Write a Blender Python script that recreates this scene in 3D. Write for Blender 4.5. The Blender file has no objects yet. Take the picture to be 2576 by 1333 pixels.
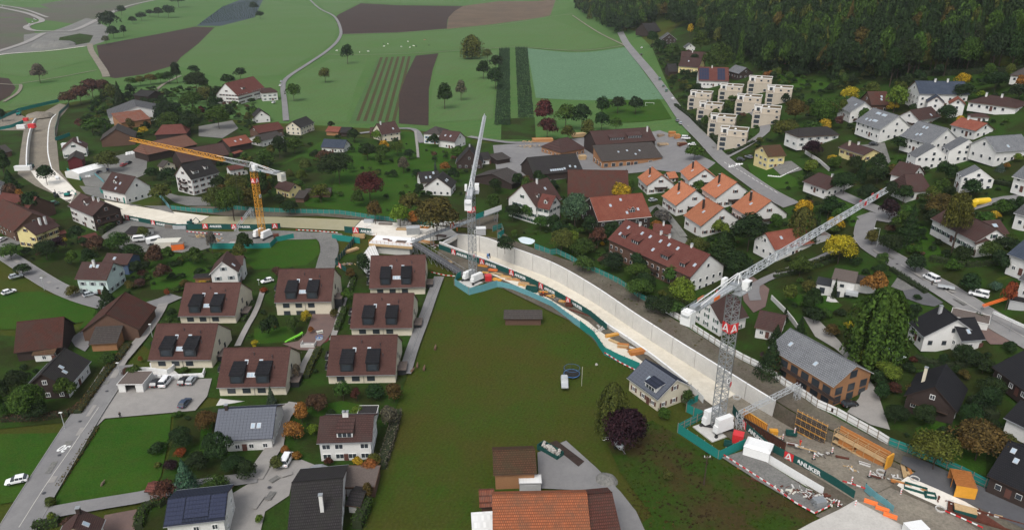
import bpy, math, random, bisect
import numpy as np
from mathutils import Vector, Matrix, geometry, noise as mnoise
random.seed(7); np.random.seed(7)
SC = bpy.context.scene
COL = SC.collection
# ------------------------------------------------------------------ camera, sky, sun, exposure
F, TH, CH, CX, CY = 1850.0, math.radians(23.0), 108.0, 1288.0, 666.5
cam = bpy.data.cameras.new('camera'); co = bpy.data.objects.new('camera', cam); COL.objects.link(co)
co.location = (0, 0, CH); co.rotation_euler = (math.radians(90) - TH, 0, 0)
cam.sensor_width = 36.0; cam.lens = 36.0 * F / 2576.0; cam.clip_end = 20000; cam.clip_start = 1
SC.camera = co
SC.render.resolution_x, SC.render.resolution_y = 1024, 529
SUN_EL, SUN_AZ = math.radians(52), math.radians(200)
w = bpy.data.worlds.new('World'); SC.world = w; w.use_nodes = True
nt = w.node_tree; bg = nt.nodes['Background']
sky = nt.nodes.new('ShaderNodeTexSky'); sky.sky_type = 'NISHITA'; sky.sun_disc = False
sky.sun_elevation = SUN_EL; sky.sun_rotation = SUN_AZ; sky.air_density = 1.0; sky.dust_density = 3.0
hs = nt.nodes.new('ShaderNodeHueSaturation'); hs.inputs['Saturation'].default_value = 0.38
nt.links.new(sky.outputs[0], hs.inputs['Color']); nt.links.new(hs.outputs[0], bg.inputs[0])
bg.inputs[1].default_value = 0.10
sl = bpy.data.lights.new('sun', 'SUN'); so = bpy.data.objects.new('sun', sl); COL.objects.link(so)
sl.energy = 0.9; sl.angle = math.radians(25); sl.color = (1, .97, .93)
_d = Vector((math.sin(SUN_AZ) * math.cos(SUN_EL), math.cos(SUN_AZ) * math.cos(SUN_EL), math.sin(SUN_EL)))
so.rotation_euler = (-_d).to_track_quat('-Z', 'Y').to_euler(); so.location = (0, 0, 300)
SC.view_settings.view_transform = 'Standard'; SC.view_settings.look = 'None'
SC.view_settings.gamma = 1; SC.view_settings.use_curve_mapping = False
SC.view_settings.exposure = 1.02
SC.render.engine = 'CYCLES'
SC.cycles.max_bounces = 5; SC.cycles.diffuse_bounces = 3; SC.cycles.volume_bounces = 1; SC.cycles.glossy_bounces = 2
SC.cycles.transparent_max_bounces = 8; SC.cycles.use_denoising = True
HAZE = 0.00005

# ------------------------------------------------------------------ terrain and picture-to-place helpers
def terr(x, y):
    t = x - 78.0 - 0.45 * max(0.0, 200.0 - y)
    k = 12.0
    e = 0.3 * k * (math.log1p(math.exp(t / k)) if t < 300 else t / k)
    m = 105.0
    return e if e < 60 else 60 + (m - 60) * math.tanh((e - 60) / (m - 60))
CT, ST = math.cos(TH), math.sin(TH)
def ray(px, py):
    u = (px - CX) / F; v = (py - CY) / F
    return Vector((u, CT - v * ST, -(ST + v * CT)))
def unz(px, py, z):
    r = ray(px, py); t = (z - CH) / r.z
    return Vector((r.x * t, r.y * t, z))
def unp(px, py, h=0.0):
    r = ray(px, py)
    g = lambda t: CH + r.z * t - terr(r.x * t, r.y * t) - h
    t, st = 60.0, 12.0
    while g(t) > 0 and t < 6000: t += st; st *= 1.03
    a, b = t - st / 1.0, t
    for _ in range(40):
        m = (a + b) / 2
        if g(m) > 0: a = m
        else: b = m
    t = (a + b) / 2
    return Vector((r.x * t, r.y * t, CH + r.z * t))
def proj(p):
    d = Vector((p[0], p[1], p[2] - CH))
    zc = d.y * CT - d.z * ST
    return (CX + F * d.x / zc, CY - F * (d.y * ST + d.z * CT) / zc, zc)
def gz(p, off=0.0): return Vector((p[0], p[1], terr(p[0], p[1]) + off))

# ------------------------------------------------------------------ mesh builder and linking
MW = {}
I4 = Matrix.Identity(4)
def frame(loc, xdir):
    x = Vector((xdir[0], xdir[1], 0)).normalized(); y = Vector((-x.y, x.x, 0))
    return Matrix(((x.x, y.x, 0, loc[0]), (x.y, y.y, 0, loc[1]), (0, 0, 1, loc[2]), (0, 0, 0, 1)))
class MB:
    def __init__(s): s.v = []; s.f = []; s.m = []
    def poly(s, pts, m=0):
        i = len(s.v); s.v += [tuple(p) for p in pts]; s.f.append(tuple(range(i, i + len(pts)))); s.m.append(m)
    def solid(s, bot, top, m=0, mt=None):
        n = len(bot); i = len(s.v); s.v += [tuple(p) for p in bot] + [tuple(p) for p in top]
        s.f.append(tuple(range(i + n - 1, i - 1, -1))); s.m.append(m)
        s.f.append(tuple(range(i + n, i + 2 * n))); s.m.append(m if mt is None else mt)
        for k in range(n):
            l = (k + 1) % n; s.f.append((i + k, i + l, i + n + l, i + n + k)); s.m.append(m)
    def box(s, c, d, m=0, rz=0, mt=None):
        hx, hy, hz = d[0] / 2, d[1] / 2, d[2] / 2; cr, sr = math.cos(rz), math.sin(rz)
        q = [(c[0] + x * cr - y * sr, c[1] + x * sr + y * cr) for x, y in ((-hx, -hy), (hx, -hy), (hx, hy), (-hx, hy))]
        s.solid([(x, y, c[2] - hz) for x, y in q], [(x, y, c[2] + hz) for x, y in q], m, mt)
    def bar(s, a, b, r, m=0, n=4):
        a = Vector(a); b = Vector(b); d = b - a
        if d.length < 1e-4: return
        up = Vector((0, 0, 1)) if abs(d.normalized().z) < .95 else Vector((1, 0, 0))
        x = d.cross(up).normalized(); y = d.cross(x).normalized()
        o = math.pi / 4 if n == 4 else 0
        ring = [x * math.cos(o + 2 * math.pi * k / n) * r + y * math.sin(o + 2 * math.pi * k / n) * r for k in range(n)]
        s.solid([a + q for q in ring], [b + q for q in ring], m)
    def cyl(s, c, r, h, m=0, n=16, r2=None, mt=None):
        r2 = r if r2 is None else r2
        s.solid([(c[0] + r * math.cos(2 * math.pi * k / n), c[1] + r * math.sin(2 * math.pi * k / n), c[2]) for k in range(n)],
                [(c[0] + r2 * math.cos(2 * math.pi * k / n), c[1] + r2 * math.sin(2 * math.pi * k / n), c[2] + h) for k in range(n)], m, mt)
    def mesh(s, name, mats):
        me = bpy.data.meshes.new(name); me.from_pydata(s.v, [], s.f)
        for x in mats: me.materials.append(x)
        if len(mats) > 1: me.polygons.foreach_set('material_index', s.m)
        me.update(); return me
    def link(s, name, mats, M=I4, parent=None, **p):
        return link(name, s.mesh(name, mats if isinstance(mats, (list, tuple)) else [mats]), M, parent, **p)
def link(name, data, M=I4, parent=None, color=None, label=None, cat=None, group=None, kind=None):
    o = bpy.data.objects.new(name, data); COL.objects.link(o)
    if parent is not None:
        o.parent = parent; o.matrix_parent_inverse = MW[parent.name].inverted()
    o.matrix_basis = M; MW[o.name] = M.copy()
    if color is not None: o.color = (color[0], color[1], color[2], 1)
    if label: o['label'] = label
    if cat: o['category'] = cat
    if group: o['group'] = group
    if kind: o['kind'] = kind
    return o
def empty(name, M, **p): return link(name, None, M, **p)
def copy_thing(src, M, **p):
    d = M @ MW[src.name].inverted()
    def cp(o, par):
        c = o.copy(); COL.objects.link(c)
        W = d @ MW[o.name]; MW[c.name] = W
        if par is not None:
            c.parent = par; c.matrix_parent_inverse = MW[par.name].inverted()
        c.matrix_basis = W
        for ch in KIDS.get(o.name, ()): cp(ch, c)
        return c
    r = cp(src, None)
    for k, v in p.items():
        if k == 'color': r.color = (*v, 1)
        else: r[{'cat': 'category'}.get(k, k)] = v
    return r
KIDS = {}
def index_kids(root):
    KIDS[root.name] = list(root.children)
    for c in root.children: index_kids(c)
def soup(name, V, nq, mats, mi=None):
    """V: (nq*4,3) array of quads"""
    me = bpy.data.meshes.new(name)
    me.vertices.add(nq * 4); me.vertices.foreach_set('co', np.asarray(V, dtype=np.float32).ravel())
    me.loops.add(nq * 4); me.loops.foreach_set('vertex_index', np.arange(nq * 4, dtype=np.int32))
    me.polygons.add(nq); me.polygons.foreach_set('loop_start', np.arange(nq, dtype=np.int32) * 4)
    try: me.polygons.foreach_set('loop_total', np.full(nq, 4, dtype=np.int32))
    except Exception: pass
    for m in mats: me.materials.append(m)
    if mi is not None: me.polygons.foreach_set('material_index', mi)
    me.update(calc_edges=True); return me

# ------------------------------------------------------------------ materials
MATS = {}
def nodes(name):
    m = bpy.data.materials.new(name); m.use_nodes = True
    t = m.node_tree; b = t.nodes['Principled BSDF']; return m, t, b
def N(t, ty, **kw):
    n = t.nodes.new(ty)
    for k, v in kw.items():
        if k in n.inputs: n.inputs[k].default_value = v
        else: setattr(n, k, v)
    return n
def mixc(t, fac, a, b, mode='MIX'):
    n = t.nodes.new('ShaderNodeMix'); n.data_type = 'RGBA'; n.blend_type = mode
    for s, v in ((0, fac), (6, a), (7, b)):
        if isinstance(v, bpy.types.NodeSocket): t.links.new(v, n.inputs[s])
        elif s == 0: n.inputs[s].default_value = v
        else: n.inputs[s].default_value = (v[0], v[1], v[2], 1)
    return n.outputs[2]
def ramp(t, sock, p0, p1):
    n = t.nodes.new('ShaderNodeMapRange'); n.inputs[1].default_value = p0; n.inputs[2].default_value = p1
    t.links.new(sock, n.inputs[0]); return n.outputs[0]
def noise(t, scale, detail=4, coord='Object', rough=.6, stretch=None):
    tc = t.nodes.new('ShaderNodeTexCoord'); n = N(t, 'ShaderNodeTexNoise', Scale=scale, Detail=detail, Roughness=rough)
    src = tc.outputs[coord]
    if stretch:
        mp = t.nodes.new('ShaderNodeMapping'); mp.inputs['Scale'].default_value = stretch
        mp.inputs['Rotation'].default_value = (0, 0, stretch[3] if len(stretch) > 3 else 0) if False else (0, 0, 0)
        t.links.new(src, mp.inputs[0]); src = mp.outputs[0]
    t.links.new(src, n.inputs['Vector']); return n.outputs[0]
def bump(t, b, sock, strength, dist):
    n = N(t, 'ShaderNodeBump', Strength=strength, Distance=dist); t.links.new(sock, n.inputs['Height']); t.links.new(n.outputs[0], b.inputs['Normal'])
def plain(key, c, rough=.7, metal=0, var=.25, scale=1.2, c2=None, bmp=0):
    if key in MATS: return MATS[key]
    m, t, b = nodes(key); b.inputs['Roughness'].default_value = rough; b.inputs['Metallic'].default_value = metal
    if rough >= .7: b.inputs['Specular IOR Level'].default_value = .15
    if var > 0:
        f = ramp(t, noise(t, scale), .3, .7)
        d = c2 or tuple(x * (1 - var) for x in c)
        o = mixc(t, f, c, d)
        g = ramp(t, noise(t, scale * 9, 3), .25, .75)
        o = mixc(t, g, o, mixc(t, .5, o, tuple(x * .6 for x in c)))
        t.links.new(o, b.inputs['Base Color'])
        if bmp: bump(t, b, noise(t, scale * 12), bmp, .05)
    else: b.inputs['Base Color'].default_value = (*c, 1)
    MATS[key] = m; return m
def roofmat(key, c, c2, row=.42, tw=.36, moss=.3, rough=.8, mortar=.35):
    """tiles in courses parallel to the ridge: x along the ridge, height up the slope"""
    if key in MATS: return MATS[key]
    m, t, b = nodes(key); b.inputs['Roughness'].default_value = .9; b.inputs['Specular IOR Level'].default_value = .12
    tc = t.nodes.new('ShaderNodeTexCoord'); sx = t.nodes.new('ShaderNodeSeparateXYZ'); t.links.new(tc.outputs['Object'], sx.inputs[0])
    mu = N(t, 'ShaderNodeMath', operation='MULTIPLY'); t.links.new(sx.outputs[2], mu.inputs[0]); mu.inputs[1].default_value = 1.7
    cb = t.nodes.new('ShaderNodeCombineXYZ'); t.links.new(sx.outputs[0], cb.inputs[0]); t.links.new(mu.outputs[0], cb.inputs[1])
    br = t.nodes.new('ShaderNodeTexBrick'); t.links.new(cb.outputs[0], br.inputs['Vector'])
    br.inputs['Scale'].default_value = 1.0; br.inputs['Brick Width'].default_value = tw; br.inputs['Row Height'].default_value = row
    br.inputs['Mortar Size'].default_value = row * .16; br.inputs['Mortar Smooth'].default_value = .4; br.inputs['Bias'].default_value = 0
    br.inputs['Color1'].default_value = (*c, 1); br.inputs['Color2'].default_value = (*[x * .74 for x in c], 1)
    br.inputs['Mortar'].default_value = (*[x * mortar for x in c], 1)
    f = ramp(t, noise(t, .35, 5), .42, .72)
    o = mixc(t, f, br.outputs['Color'], mixc(t, .75, br.outputs['Color'], c2))
    f2 = ramp(t, noise(t, 2.2, 4, rough=.75), .5, .75)
    mm = N(t, 'ShaderNodeMath', operation='MULTIPLY'); t.links.new(f2, mm.inputs[0]); mm.inputs[1].default_value = moss
    o = mixc(t, mm.outputs[0], o, c2)
    oi = t.nodes.new('ShaderNodeObjectInfo'); mr = t.nodes.new('ShaderNodeMapRange'); mr.inputs[3].default_value = .85; mr.inputs[4].default_value = 1.15
    t.links.new(oi.outputs['Random'], mr.inputs[0])
    o = mixc(t, 1.0, o, mr.outputs[0], 'MULTIPLY')
    t.links.new(o, b.inputs['Base Color'])
    bump(t, b, br.outputs['Fac'], -.6, .06)
    MATS[key] = m; return m
def leafmat():
    m, t, b = nodes('leaf'); b.inputs['Roughness'].default_value = .75; b.inputs['Specular IOR Level'].default_value = .05
    oi = t.nodes.new('ShaderNodeObjectInfo'); ge = t.nodes.new('ShaderNodeNewGeometry')
    r = ramp(t, ge.outputs['Random Per Island'], 0, 1)
    dark = mixc(t, 1.0, oi.outputs['Color'], (.32, .36, .42), 'MULTIPLY')
    lite = mixc(t, 1.0, oi.outputs['Color'], (1.75, 1.7, 1.3), 'MULTIPLY')
    o = mixc(t, r, dark, lite)
    f = ramp(t, noise(t, 3.0, 2), .5, .75)
    o = mixc(t, f, o, mixc(t, .4, o, mixc(t, 1.0, oi.outputs['Color'], (1.5, 1.1, .7), 'MULTIPLY')))
    t.links.new(o, b.inputs['Base Color']); MATS['leaf'] = m; return m
LEAF = leafmat()
def colmat(key, rough=.5, metal=0):
    m, t, b = nodes(key); oi = t.nodes.new('ShaderNodeObjectInfo'); b.inputs['Roughness'].default_value = rough; b.inputs['Metallic'].default_value = metal
    f = ramp(t, noise(t, 1.5), .3, .7); o = mixc(t, f, oi.outputs['Color'], mixc(t, 1.0, oi.outputs['Color'], (.82, .82, .82), 'MULTIPLY'))
    t.links.new(o, b.inputs['Base Color']); MATS[key] = m; return m
PAINT = colmat('coloured_paint', .35); MATT = colmat('coloured_matt', .8)
def groundmat(key, c1, c2, c3, s1=.02, s2=.25, s3=3.0, bmp=.5, rough=.95, stripes=None, mixlo=.4, mixhi=.62):
    m, t, b = nodes(key); b.inputs['Roughness'].default_value = rough; b.inputs['Specular IOR Level'].default_value = .05
    a = mixc(t, ramp(t, noise(t, s1, 5, 'Object'), mixlo, mixhi), c1, c2)
    a = mixc(t, ramp(t, noise(t, s2, 5, rough=.7), .42, .75), a, mixc(t, .6, a, c3))
    n3 = noise(t, s3, 4, rough=.8)
    a = mixc(t, ramp(t, n3, .3, .75), a, mixc(t, 1.0, a, (.45, .5, .5) if bmp > .1 else (.84, .84, .83), 'MULTIPLY'))
    if stripes:
        ang, per, cs, amt = stripes
        tc = t.nodes.new('ShaderNodeTexCoord'); mp = t.nodes.new('ShaderNodeMapping'); mp.inputs['Rotation'].default_value = (0, 0, ang)
        t.links.new(tc.outputs['Object'], mp.inputs[0])
        wv = N(t, 'ShaderNodeTexWave', Scale=1.0 / per * .314, Distortion=1.5, Detail=3); wv.inputs['Detail Scale'].default_value = 2
        t.links.new(mp.outputs[0], wv.inputs[0])
        mm = N(t, 'ShaderNodeMath', operation='MULTIPLY'); t.links.new(ramp(t, wv.outputs[1], .35, .7), mm.inputs[0]); mm.inputs[1].default_value = amt
        a = mixc(t, mm.outputs[0], a, cs)
    t.links.new(a, b.inputs['Base Color'])
    if bmp: bump(t, b, n3, bmp, .25)
    MATS[key] = m; return m
G = groundmat
G('grass', (.064, .068, .012), (.044, .08, .010), (.085, .062, .02), s1=.03, s2=.13, s3=1.5, stripes=(.33, 1.1, (.04, .05, .007), .35), mixlo=.38, mixhi=.6)
G('grass_far', (.084, .165, .048), (.066, .15, .038), (.115, .145, .055), s1=.008, s2=.035, s3=.8, stripes=(.9, 9, (.075, .13, .035), .35))
G('grass_far2', (.10, .17, .06), (.085, .165, .045), (.12, .14, .06), s1=.01, s2=.04, s3=.8, stripes=(.2, 7, (.07, .14, .04), .4))
G('lawn', (.030, .088, .009), (.042, .098, .011), (.055, .07, .014), s1=.05, s2=.3, s3=2.5)
G('garden', (.028, .038, .009), (.03, .07, .01), (.04, .034, .014), s1=.05, s2=.3, s3=2.0, mixlo=.42, mixhi=.56)
G('rough', (0.0315, 0.0630, 0.0077), (0.0525, 0.0420, 0.0143), (0.0665, 0.0420, 0.0193), s1=.06, s2=.12, s3=1.6, mixlo=.45, mixhi=.6)
G('soil', (0.0612, 0.0396, 0.0336), (0.0540, 0.0374, 0.0329), (0.0720, 0.0446, 0.0350), s1=.02, s2=.1, s3=.8)
G('soil_tan', (.19, .125, .085), (.13, .09, .065), (.11, .08, .06), s1=.02, s2=.1, stripes=(.35, 7, (.10, .08, .055), .7))
G('strips', (.08, .15, .05), (.07, .14, .045), (.10, .13, .06), s1=.03, s2=.2)
G('strip_soil', (0.0800, 0.0600, 0.0315), (0.0680, 0.0800, 0.0280), (0.0880, 0.0520, 0.0350), s1=.03, s2=.2)
G('cabbage', (.125, .215, .125), (.135, .23, .135), (.085, .16, .09), s1=.02, s2=.3, s3=.7)
G('netting', (.05, .065, .08), (.06, .075, .09), (.05, .07, .07), s1=.02, s2=.1)
G('asphalt', (.20, .195, .195), (.225, .22, .215), (.15, .148, .15), s1=.04, s2=.3, s3=3, bmp=.1)
G('paver', (.30, .285, .265), (.27, .255, .24), (.22, .21, .2), s1=.05, s2=.4, s3=3, bmp=.1)
G('dark_asphalt', (.085, .085, .092), (.11, .11, .115), (.07, .07, .075), s1=.04, s2=.3, bmp=.1)
G('dirt', (.30, .26, .205), (.25, .215, .175), (.18, .15, .12), s1=.06, s2=.25, s3=1.5)
G('gravel', (.24, .23, .21), (.2, .19, .18), (.15, .14, .13), s1=.05, s2=.3, s3=2)
G('mud', (.125, .10, .078), (.17, .145, .115), (.085, .085, .05), s1=.08, s2=.25, s3=1.4)
G('redpave', (.17, .115, .10), (.15, .105, .095), (.12, .09, .085), s1=.05, s2=.4, bmp=.1)
G('slab', (.70, .65, .55), (.62, .575, .48), (.52, .46, .36), s1=.06, s2=.2, s3=1.2, bmp=.05)
G('slab_new', (.76, .72, .64), (.68, .64, .57), (.54, .5, .43), s1=.06, s2=.2, s3=1.2, bmp=.05)
G('slab_green', (.34, .31, .19), (.30, .28, .18), (.40, .36, .25), s1=.06, s2=.12, s3=1.2, bmp=.05)
G('concrete', (.50, .48, .44), (.44, .42, .39), (.36, .34, .31), s1=.12, s2=.5, s3=2, bmp=.08)
G('far_soil', (.12, .105, .09), (.10, .12, .07), (.14, .11, .09), s1=.006, s2=.03)
RC = dict(
 brown=((0.086, 0.046, 0.041), (0.053, 0.038, 0.034)), duplex=((.10, .05, .042), (.085, .042, .035)), dark=((0.038, 0.034, 0.035), (0.026, 0.026, 0.022)),
 red=((.27, .085, .057), (.2, .075, .05)), orange=((.50, .19, .10), (.34, .14, .075)), rust=((0.104, 0.040, 0.030), (0.044, 0.036, 0.030)),
 mossy=((0.120, 0.060, 0.036), (0.048, 0.044, 0.024)), grey=((0.111, 0.111, 0.115), (0.085, 0.085, 0.085)), greybrown=((0.080, 0.068, 0.062), (0.048, 0.044, 0.040)),
 slate=((.17, .175, .185), (.14, .145, .15)), black=((0.022, 0.022, 0.026), (0.017, 0.017, 0.018)), redbrown=((.15, .052, .042), (.11, .045, .036)),
 farred=((0.178, 0.085, 0.061), (0.111, 0.068, 0.051)), blue=((.055, .07, .10), (.05, .06, .08)), rusty=((.25, .085, .05), (.13, .10, .085)), bigred=((.40, .13, .06), (.12, .07, .045)),
 white=((.75, .75, .73), (.65, .65, .63)), solar=((0.028, 0.034, 0.056), (0.024, 0.028, 0.040)), tan=((.22, .19, .16), (.16, .14, .12)))
for k, (a, b_) in RC.items():
    big = k in ('slate', 'grey', 'white', 'solar')
    roofmat('roof_' + k, a, b_, row=.42 if not big else .5, tw=.36 if not big else .6, moss=.55 if k in ('mossy', 'rust', 'bigred', 'rusty', 'greybrown') else .22,
            rough=.8, mortar=.34 if k != 'white' else .85)
WC = dict(wh=(.68, .67, .64), cr=(.66, .60, .47), ye=(.68, .58, .28), dw=(.045, .032, .028), wd=(.33, .17, .085), gy=(.42, .42, .42), rd=(.11, .022, .026),
          mi=(.55, .66, .62), bl=(.08, .12, .20), be=(.47, .41, .33), bw=(.12, .07, .05), cc=(.46, .44, .41))
for k, c in WC.items(): plain('wall_' + k, c, .85, var=.12, scale=.5)
plain('frame_white', (.75, .75, .73), .5, var=0); plain('frame_dark', (.04, .04, .045), .5, var=0); plain('shutter_green', (.03, .07, .05), .7, var=0)
plain('shutter_blue', (.12, .22, .32), .7, var=0); plain('shutter_brown', (.10, .045, .035), .7, var=0); plain('shutter_grey', (.25, .28, .28), .7, var=0)
plain('glass', (.035, .042, .05), .08, var=0); plain('skyglass', (.33, .40, .46), .08, var=0); plain('black_clad', (.022, .023, .026), .5, var=.3)
plain('metal', (.40, .42, .43), .45, .5, var=.2); plain('steel_light', (.55, .57, .58), .5, .3, var=.15); plain('yellow_paint', (.72, .33, .03), .5, var=.2)
plain('white_paint', (.8, .8, .78), .5, var=.08); plain('red_paint', (.62, .03, .035), .5, var=.1); plain('rubber', (.02, .02, .02), .8, var=0)
plain('teal', (.02, .22, .19), .7, var=.2, scale=.7); plain('tealdark', (.015, .08, .07), .7, var=.2, scale=.7); plain('tealpale', (.14, .36, .40), .6, var=.35, scale=1.5)
plain('post_wood', (.28, .24, .19), .8, var=.3); plain('wood_new', (.55, .38, .2), .8, var=.3, scale=2); plain('wood_orange', (.50, .20, .06), .7, var=.3, scale=2)
plain('wood_grey', (.22, .19, .165), .85, var=.35, scale=2); plain('bark', (.07, .05, .04), .9, var=.3, scale=3); plain('rusted', (.13, .045, .03), .9, var=.4, scale=2)
plain('rock', (.5, .47, .43), .9, var=.35, scale=1.5, bmp=.5); plain('panel_solar', (.022, .028, .06), .15, var=.3, scale=.8); plain('panel_slate', (.10, .11, .135), .35, var=.25, scale=.8)
plain('greenroof', (.13, .085, .05), .95, c2=(.09, .085, .04), scale=.6); plain('gravel_roof', (.15, .12, .105), .95, var=.35, scale=3); plain('fabric', (.62, .6, .52), .8, var=.15)
plain('skin', (.45, .27, .2), .6, var=0); plain('blue_tarp', (.07, .2, .45), .6, var=.1); plain('kerbstone', (.30, .29, .28), .9, var=.2); plain('concrete_clean', (.58, .57, .54), .85, var=.15, scale=.6)
plain('concrete_wall', (.64, .625, .585), .85, var=.16, scale=.35); plain('concrete_yellow', (.50, .42, .22), .85, var=.25, scale=.3); plain('top_white', (.82, .82, .80), .7, var=.06)
plain('skylight_frame', (.5, .5, .5), .4, .3, var=0); plain('poolcover', (.72, .8, .82), .5, c2=(.62, .74, .77), scale=.8); plain('purplecover', (.25, .26, .28), .3, var=.3)
plain('marking', (.78, .78, .76), .8, var=.12, scale=4); plain('lamp_grey', (.4, .42, .42), .5, .3, var=0); plain('orange_paint', (.85, .18, .03), .5, var=.1)
# ------------------------------------------------------------------ keep-outs
KEEP = []      # world polygons where nothing grows
def inpoly(x, y, P):
    c = False; n = len(P); j = n - 1
    for i in range(n):
        xi, yi = P[i][0], P[i][1]; xj, yj = P[j][0], P[j][1]
        if (yi > y) != (yj > y) and x < (xj - xi) * (y - yi) / (yj - yi) + xi: c = not c
        j = i
    return c
def keep(P):
    xs = [p[0] for p in P]; ys = [p[1] for p in P]; KEEP.append((min(xs), max(xs), min(ys), max(ys), [(p[0], p[1]) for p in P]))
def blocked(x, y, r=0):
    for a, b, c, d, P in KEEP:
        if a - r < x < b + r and c - r < y < d + r:
            if inpoly(x, y, P): return True
            if r and any(inpoly(x + r * q[0], y + r * q[1], P) for q in ((1, 0), (-1, 0), (0, 1), (0, -1))): return True
    return False
def resample(P, n):
    d = [0.0]
    for a, b in zip(P, P[1:]): d.append(d[-1] + (Vector(b) - Vector(a)).length)
    out = []
    for i in range(n):
        s = d[-1] * i / (n - 1); k = min(max(bisect.bisect_right(d, s) - 1, 0), len(P) - 2)
        f = (s - d[k]) / max(d[k + 1] - d[k], 1e-9); out.append(Vector(P[k]).lerp(Vector(P[k + 1]), f))
    return out
def smooth(P, sub=6):
    P = [Vector(p) for p in P]
    if len(P) < 3: return P
    Q = [P[0] * 2 - P[1]] + P + [P[-1] * 2 - P[-2]]; out = []
    for i in range(1, len(Q) - 2):
        for k in range(sub):
            t = k / sub; a, b, c, d = Q[i - 1:i + 3]
            out.append(.5 * ((2 * b) + (c - a) * t + (2 * a - 5 * b + 4 * c - d) * t * t + (3 * b - a - 3 * c + d) * t ** 3))
    out.append(P[-1]); return out
def plen(P): return sum((b - a).length for a, b in zip(P, P[1:]))
GS = 6.0
HOLES = []
def drape(name, poly, off, mat, parent=None, zf=None, step=GS, hole=True, **p):
    poly = [Vector((q[0], q[1])) for q in poly]
    xs = [q.x for q in poly]; ys = [q.y for q in poly]
    span = max(max(xs) - min(xs), max(ys) - min(ys)); st = step
    while span / st > 90: st *= 2
    sub = []
    for a, b in zip(poly, poly[1:] + poly[:1]):
        L = (b - a).length; k = max(1, int(L / (6 if min(a.x, b.x) < 140 and max(a.x, b.x) > 20 else st)))
        sub += [a.lerp(b, i / k) for i in range(k)]
    poly = sub; pts = list(poly); n0 = len(pts)
    if st > step:
        gx = max(30, math.floor(min(xs) / 6) * 6)
        while gx < min(138, max(xs)):
            gy = math.floor(min(ys) / st) * st
            while gy < max(ys):
                for q in ([0] if gy >= 204 else range(0, int(st), 6)):
                    if (gx % st or gy % st or q) and inpoly(gx, gy + q, poly): pts.append(Vector((gx, gy + q)))
                gy += st
            gx += 6
    gx = math.floor(min(xs) / st) * st
    while gx < max(xs):
        gy = math.floor(min(ys) / st) * st
        while gy < max(ys):
            if inpoly(gx, gy, poly): pts.append(Vector((gx, gy)))
            gy += st
        gx += st
    ed = [(i, (i + 1) % n0) for i in range(n0)]
    hs = [h for h in HOLES if hole and min(q[0] for q in h) < max(xs) and max(q[0] for q in h) > min(xs) and min(q[1] for q in h) < max(ys) and max(q[1] for q in h) > min(ys)]
    for h in hs:
        s = len(pts); pts += [Vector(q) for q in h]; ed += [(s + i, s + (i + 1) % len(h)) for i in range(len(h))]
    v, e, f = geometry.delaunay_2d_cdt(pts, ed, [], 0, 1e-4)[:3]
    ff = []
    for t in f:
        cx = sum(v[i].x for i in t) / 3; cy = sum(v[i].y for i in t) / 3
        if inpoly(cx, cy, poly) and not any(inpoly(cx, cy, h) for h in hs): ff.append(t)
    f = ff
    me = bpy.data.meshes.new(name)
    zf = zf or (lambda x, y: terr(x, y) + off)
    me.from_pydata([(q.x, q.y, zf(q.x, q.y)) for q in v], [], f)
    me.materials.append(MATS[mat] if isinstance(mat, str) else mat); me.update()
    if len(me.polygons) and me.polygons[0].normal.z < 0: me.flip_normals()
    return link(name, me, I4, parent, **p)
LAY = [0.05]
def nextlayer():
    LAY[0] += .006; return LAY[0]
def pxpoly(s): return [tuple(map(float, a.split(','))) for a in s.split()]
def sheet(name, px, mat, paved=True, kind='structure', off=None, **p):
    W = [unp(*q) for q in (pxpoly(px) if isinstance(px, str) else px)]
    if paved: keep(W)
    return drape(name, W, nextlayer() if off is None else off, mat, kind=kind, **p)
def road(name, px, width, mat, kerb=False, line=False, paved=True, sub=5, **p):
    P = smooth([unp(*q).to_2d() for q in pxpoly(px)], sub); n = max(3, int(plen(P) / 5)); P = resample(P, n)
    L, R = [], []
    for i, q in enumerate(P):
        t = (P[min(i + 1, n - 1)] - P[max(i - 1, 0)]).normalized(); nn = Vector((-t.y, t.x)); L.append(q + nn * width / 2); R.append(q - nn * width / 2)
    off = nextlayer(); mb = MB(); m2 = MB(); m3 = MB(); cz = lambda q, o: (q.x, q.y, terr(q.x, q.y) + o)
    for i in range(n - 1):
        mb.poly([cz(R[i], off), cz(R[i + 1], off), cz(P[i + 1], off), cz(P[i], off)]); mb.poly([cz(P[i], off), cz(P[i + 1], off), cz(L[i + 1], off), cz(L[i], off)])
        if kerb:
            for E, s in ((L, 1), (R, -1)):
                a, b = E[i], E[i + 1]; d = (b - a).normalized(); nn = Vector((-d.y, d.x)) * s * .16
                mn = MB; m2.solid([cz(a, off - .05), cz(b, off - .05), cz(b + nn, off - .05), cz(a + nn, off - .05)] if s < 0 else [cz(a + nn, off - .05), cz(b + nn, off - .05), cz(b, off - .05), cz(a, off - .05)],
                         [cz(a, off + .1), cz(b, off + .1), cz(b + nn, off + .1), cz(a + nn, off + .1)] if s < 0 else [cz(a + nn, off + .1), cz(b + nn, off + .1), cz(b, off + .1), cz(a, off + .1)])
    for i in range(n - 1):
        keep([L[i], L[i + 1], R[i + 1], R[i]]) if paved and i % 1 == 0 else None
    o = mb.link(name, [MATS[mat]], kind='structure', **p)
    if kerb: m2.link('kerb', [MATS['kerbstone']], parent=o)
    return P, o, off

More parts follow.
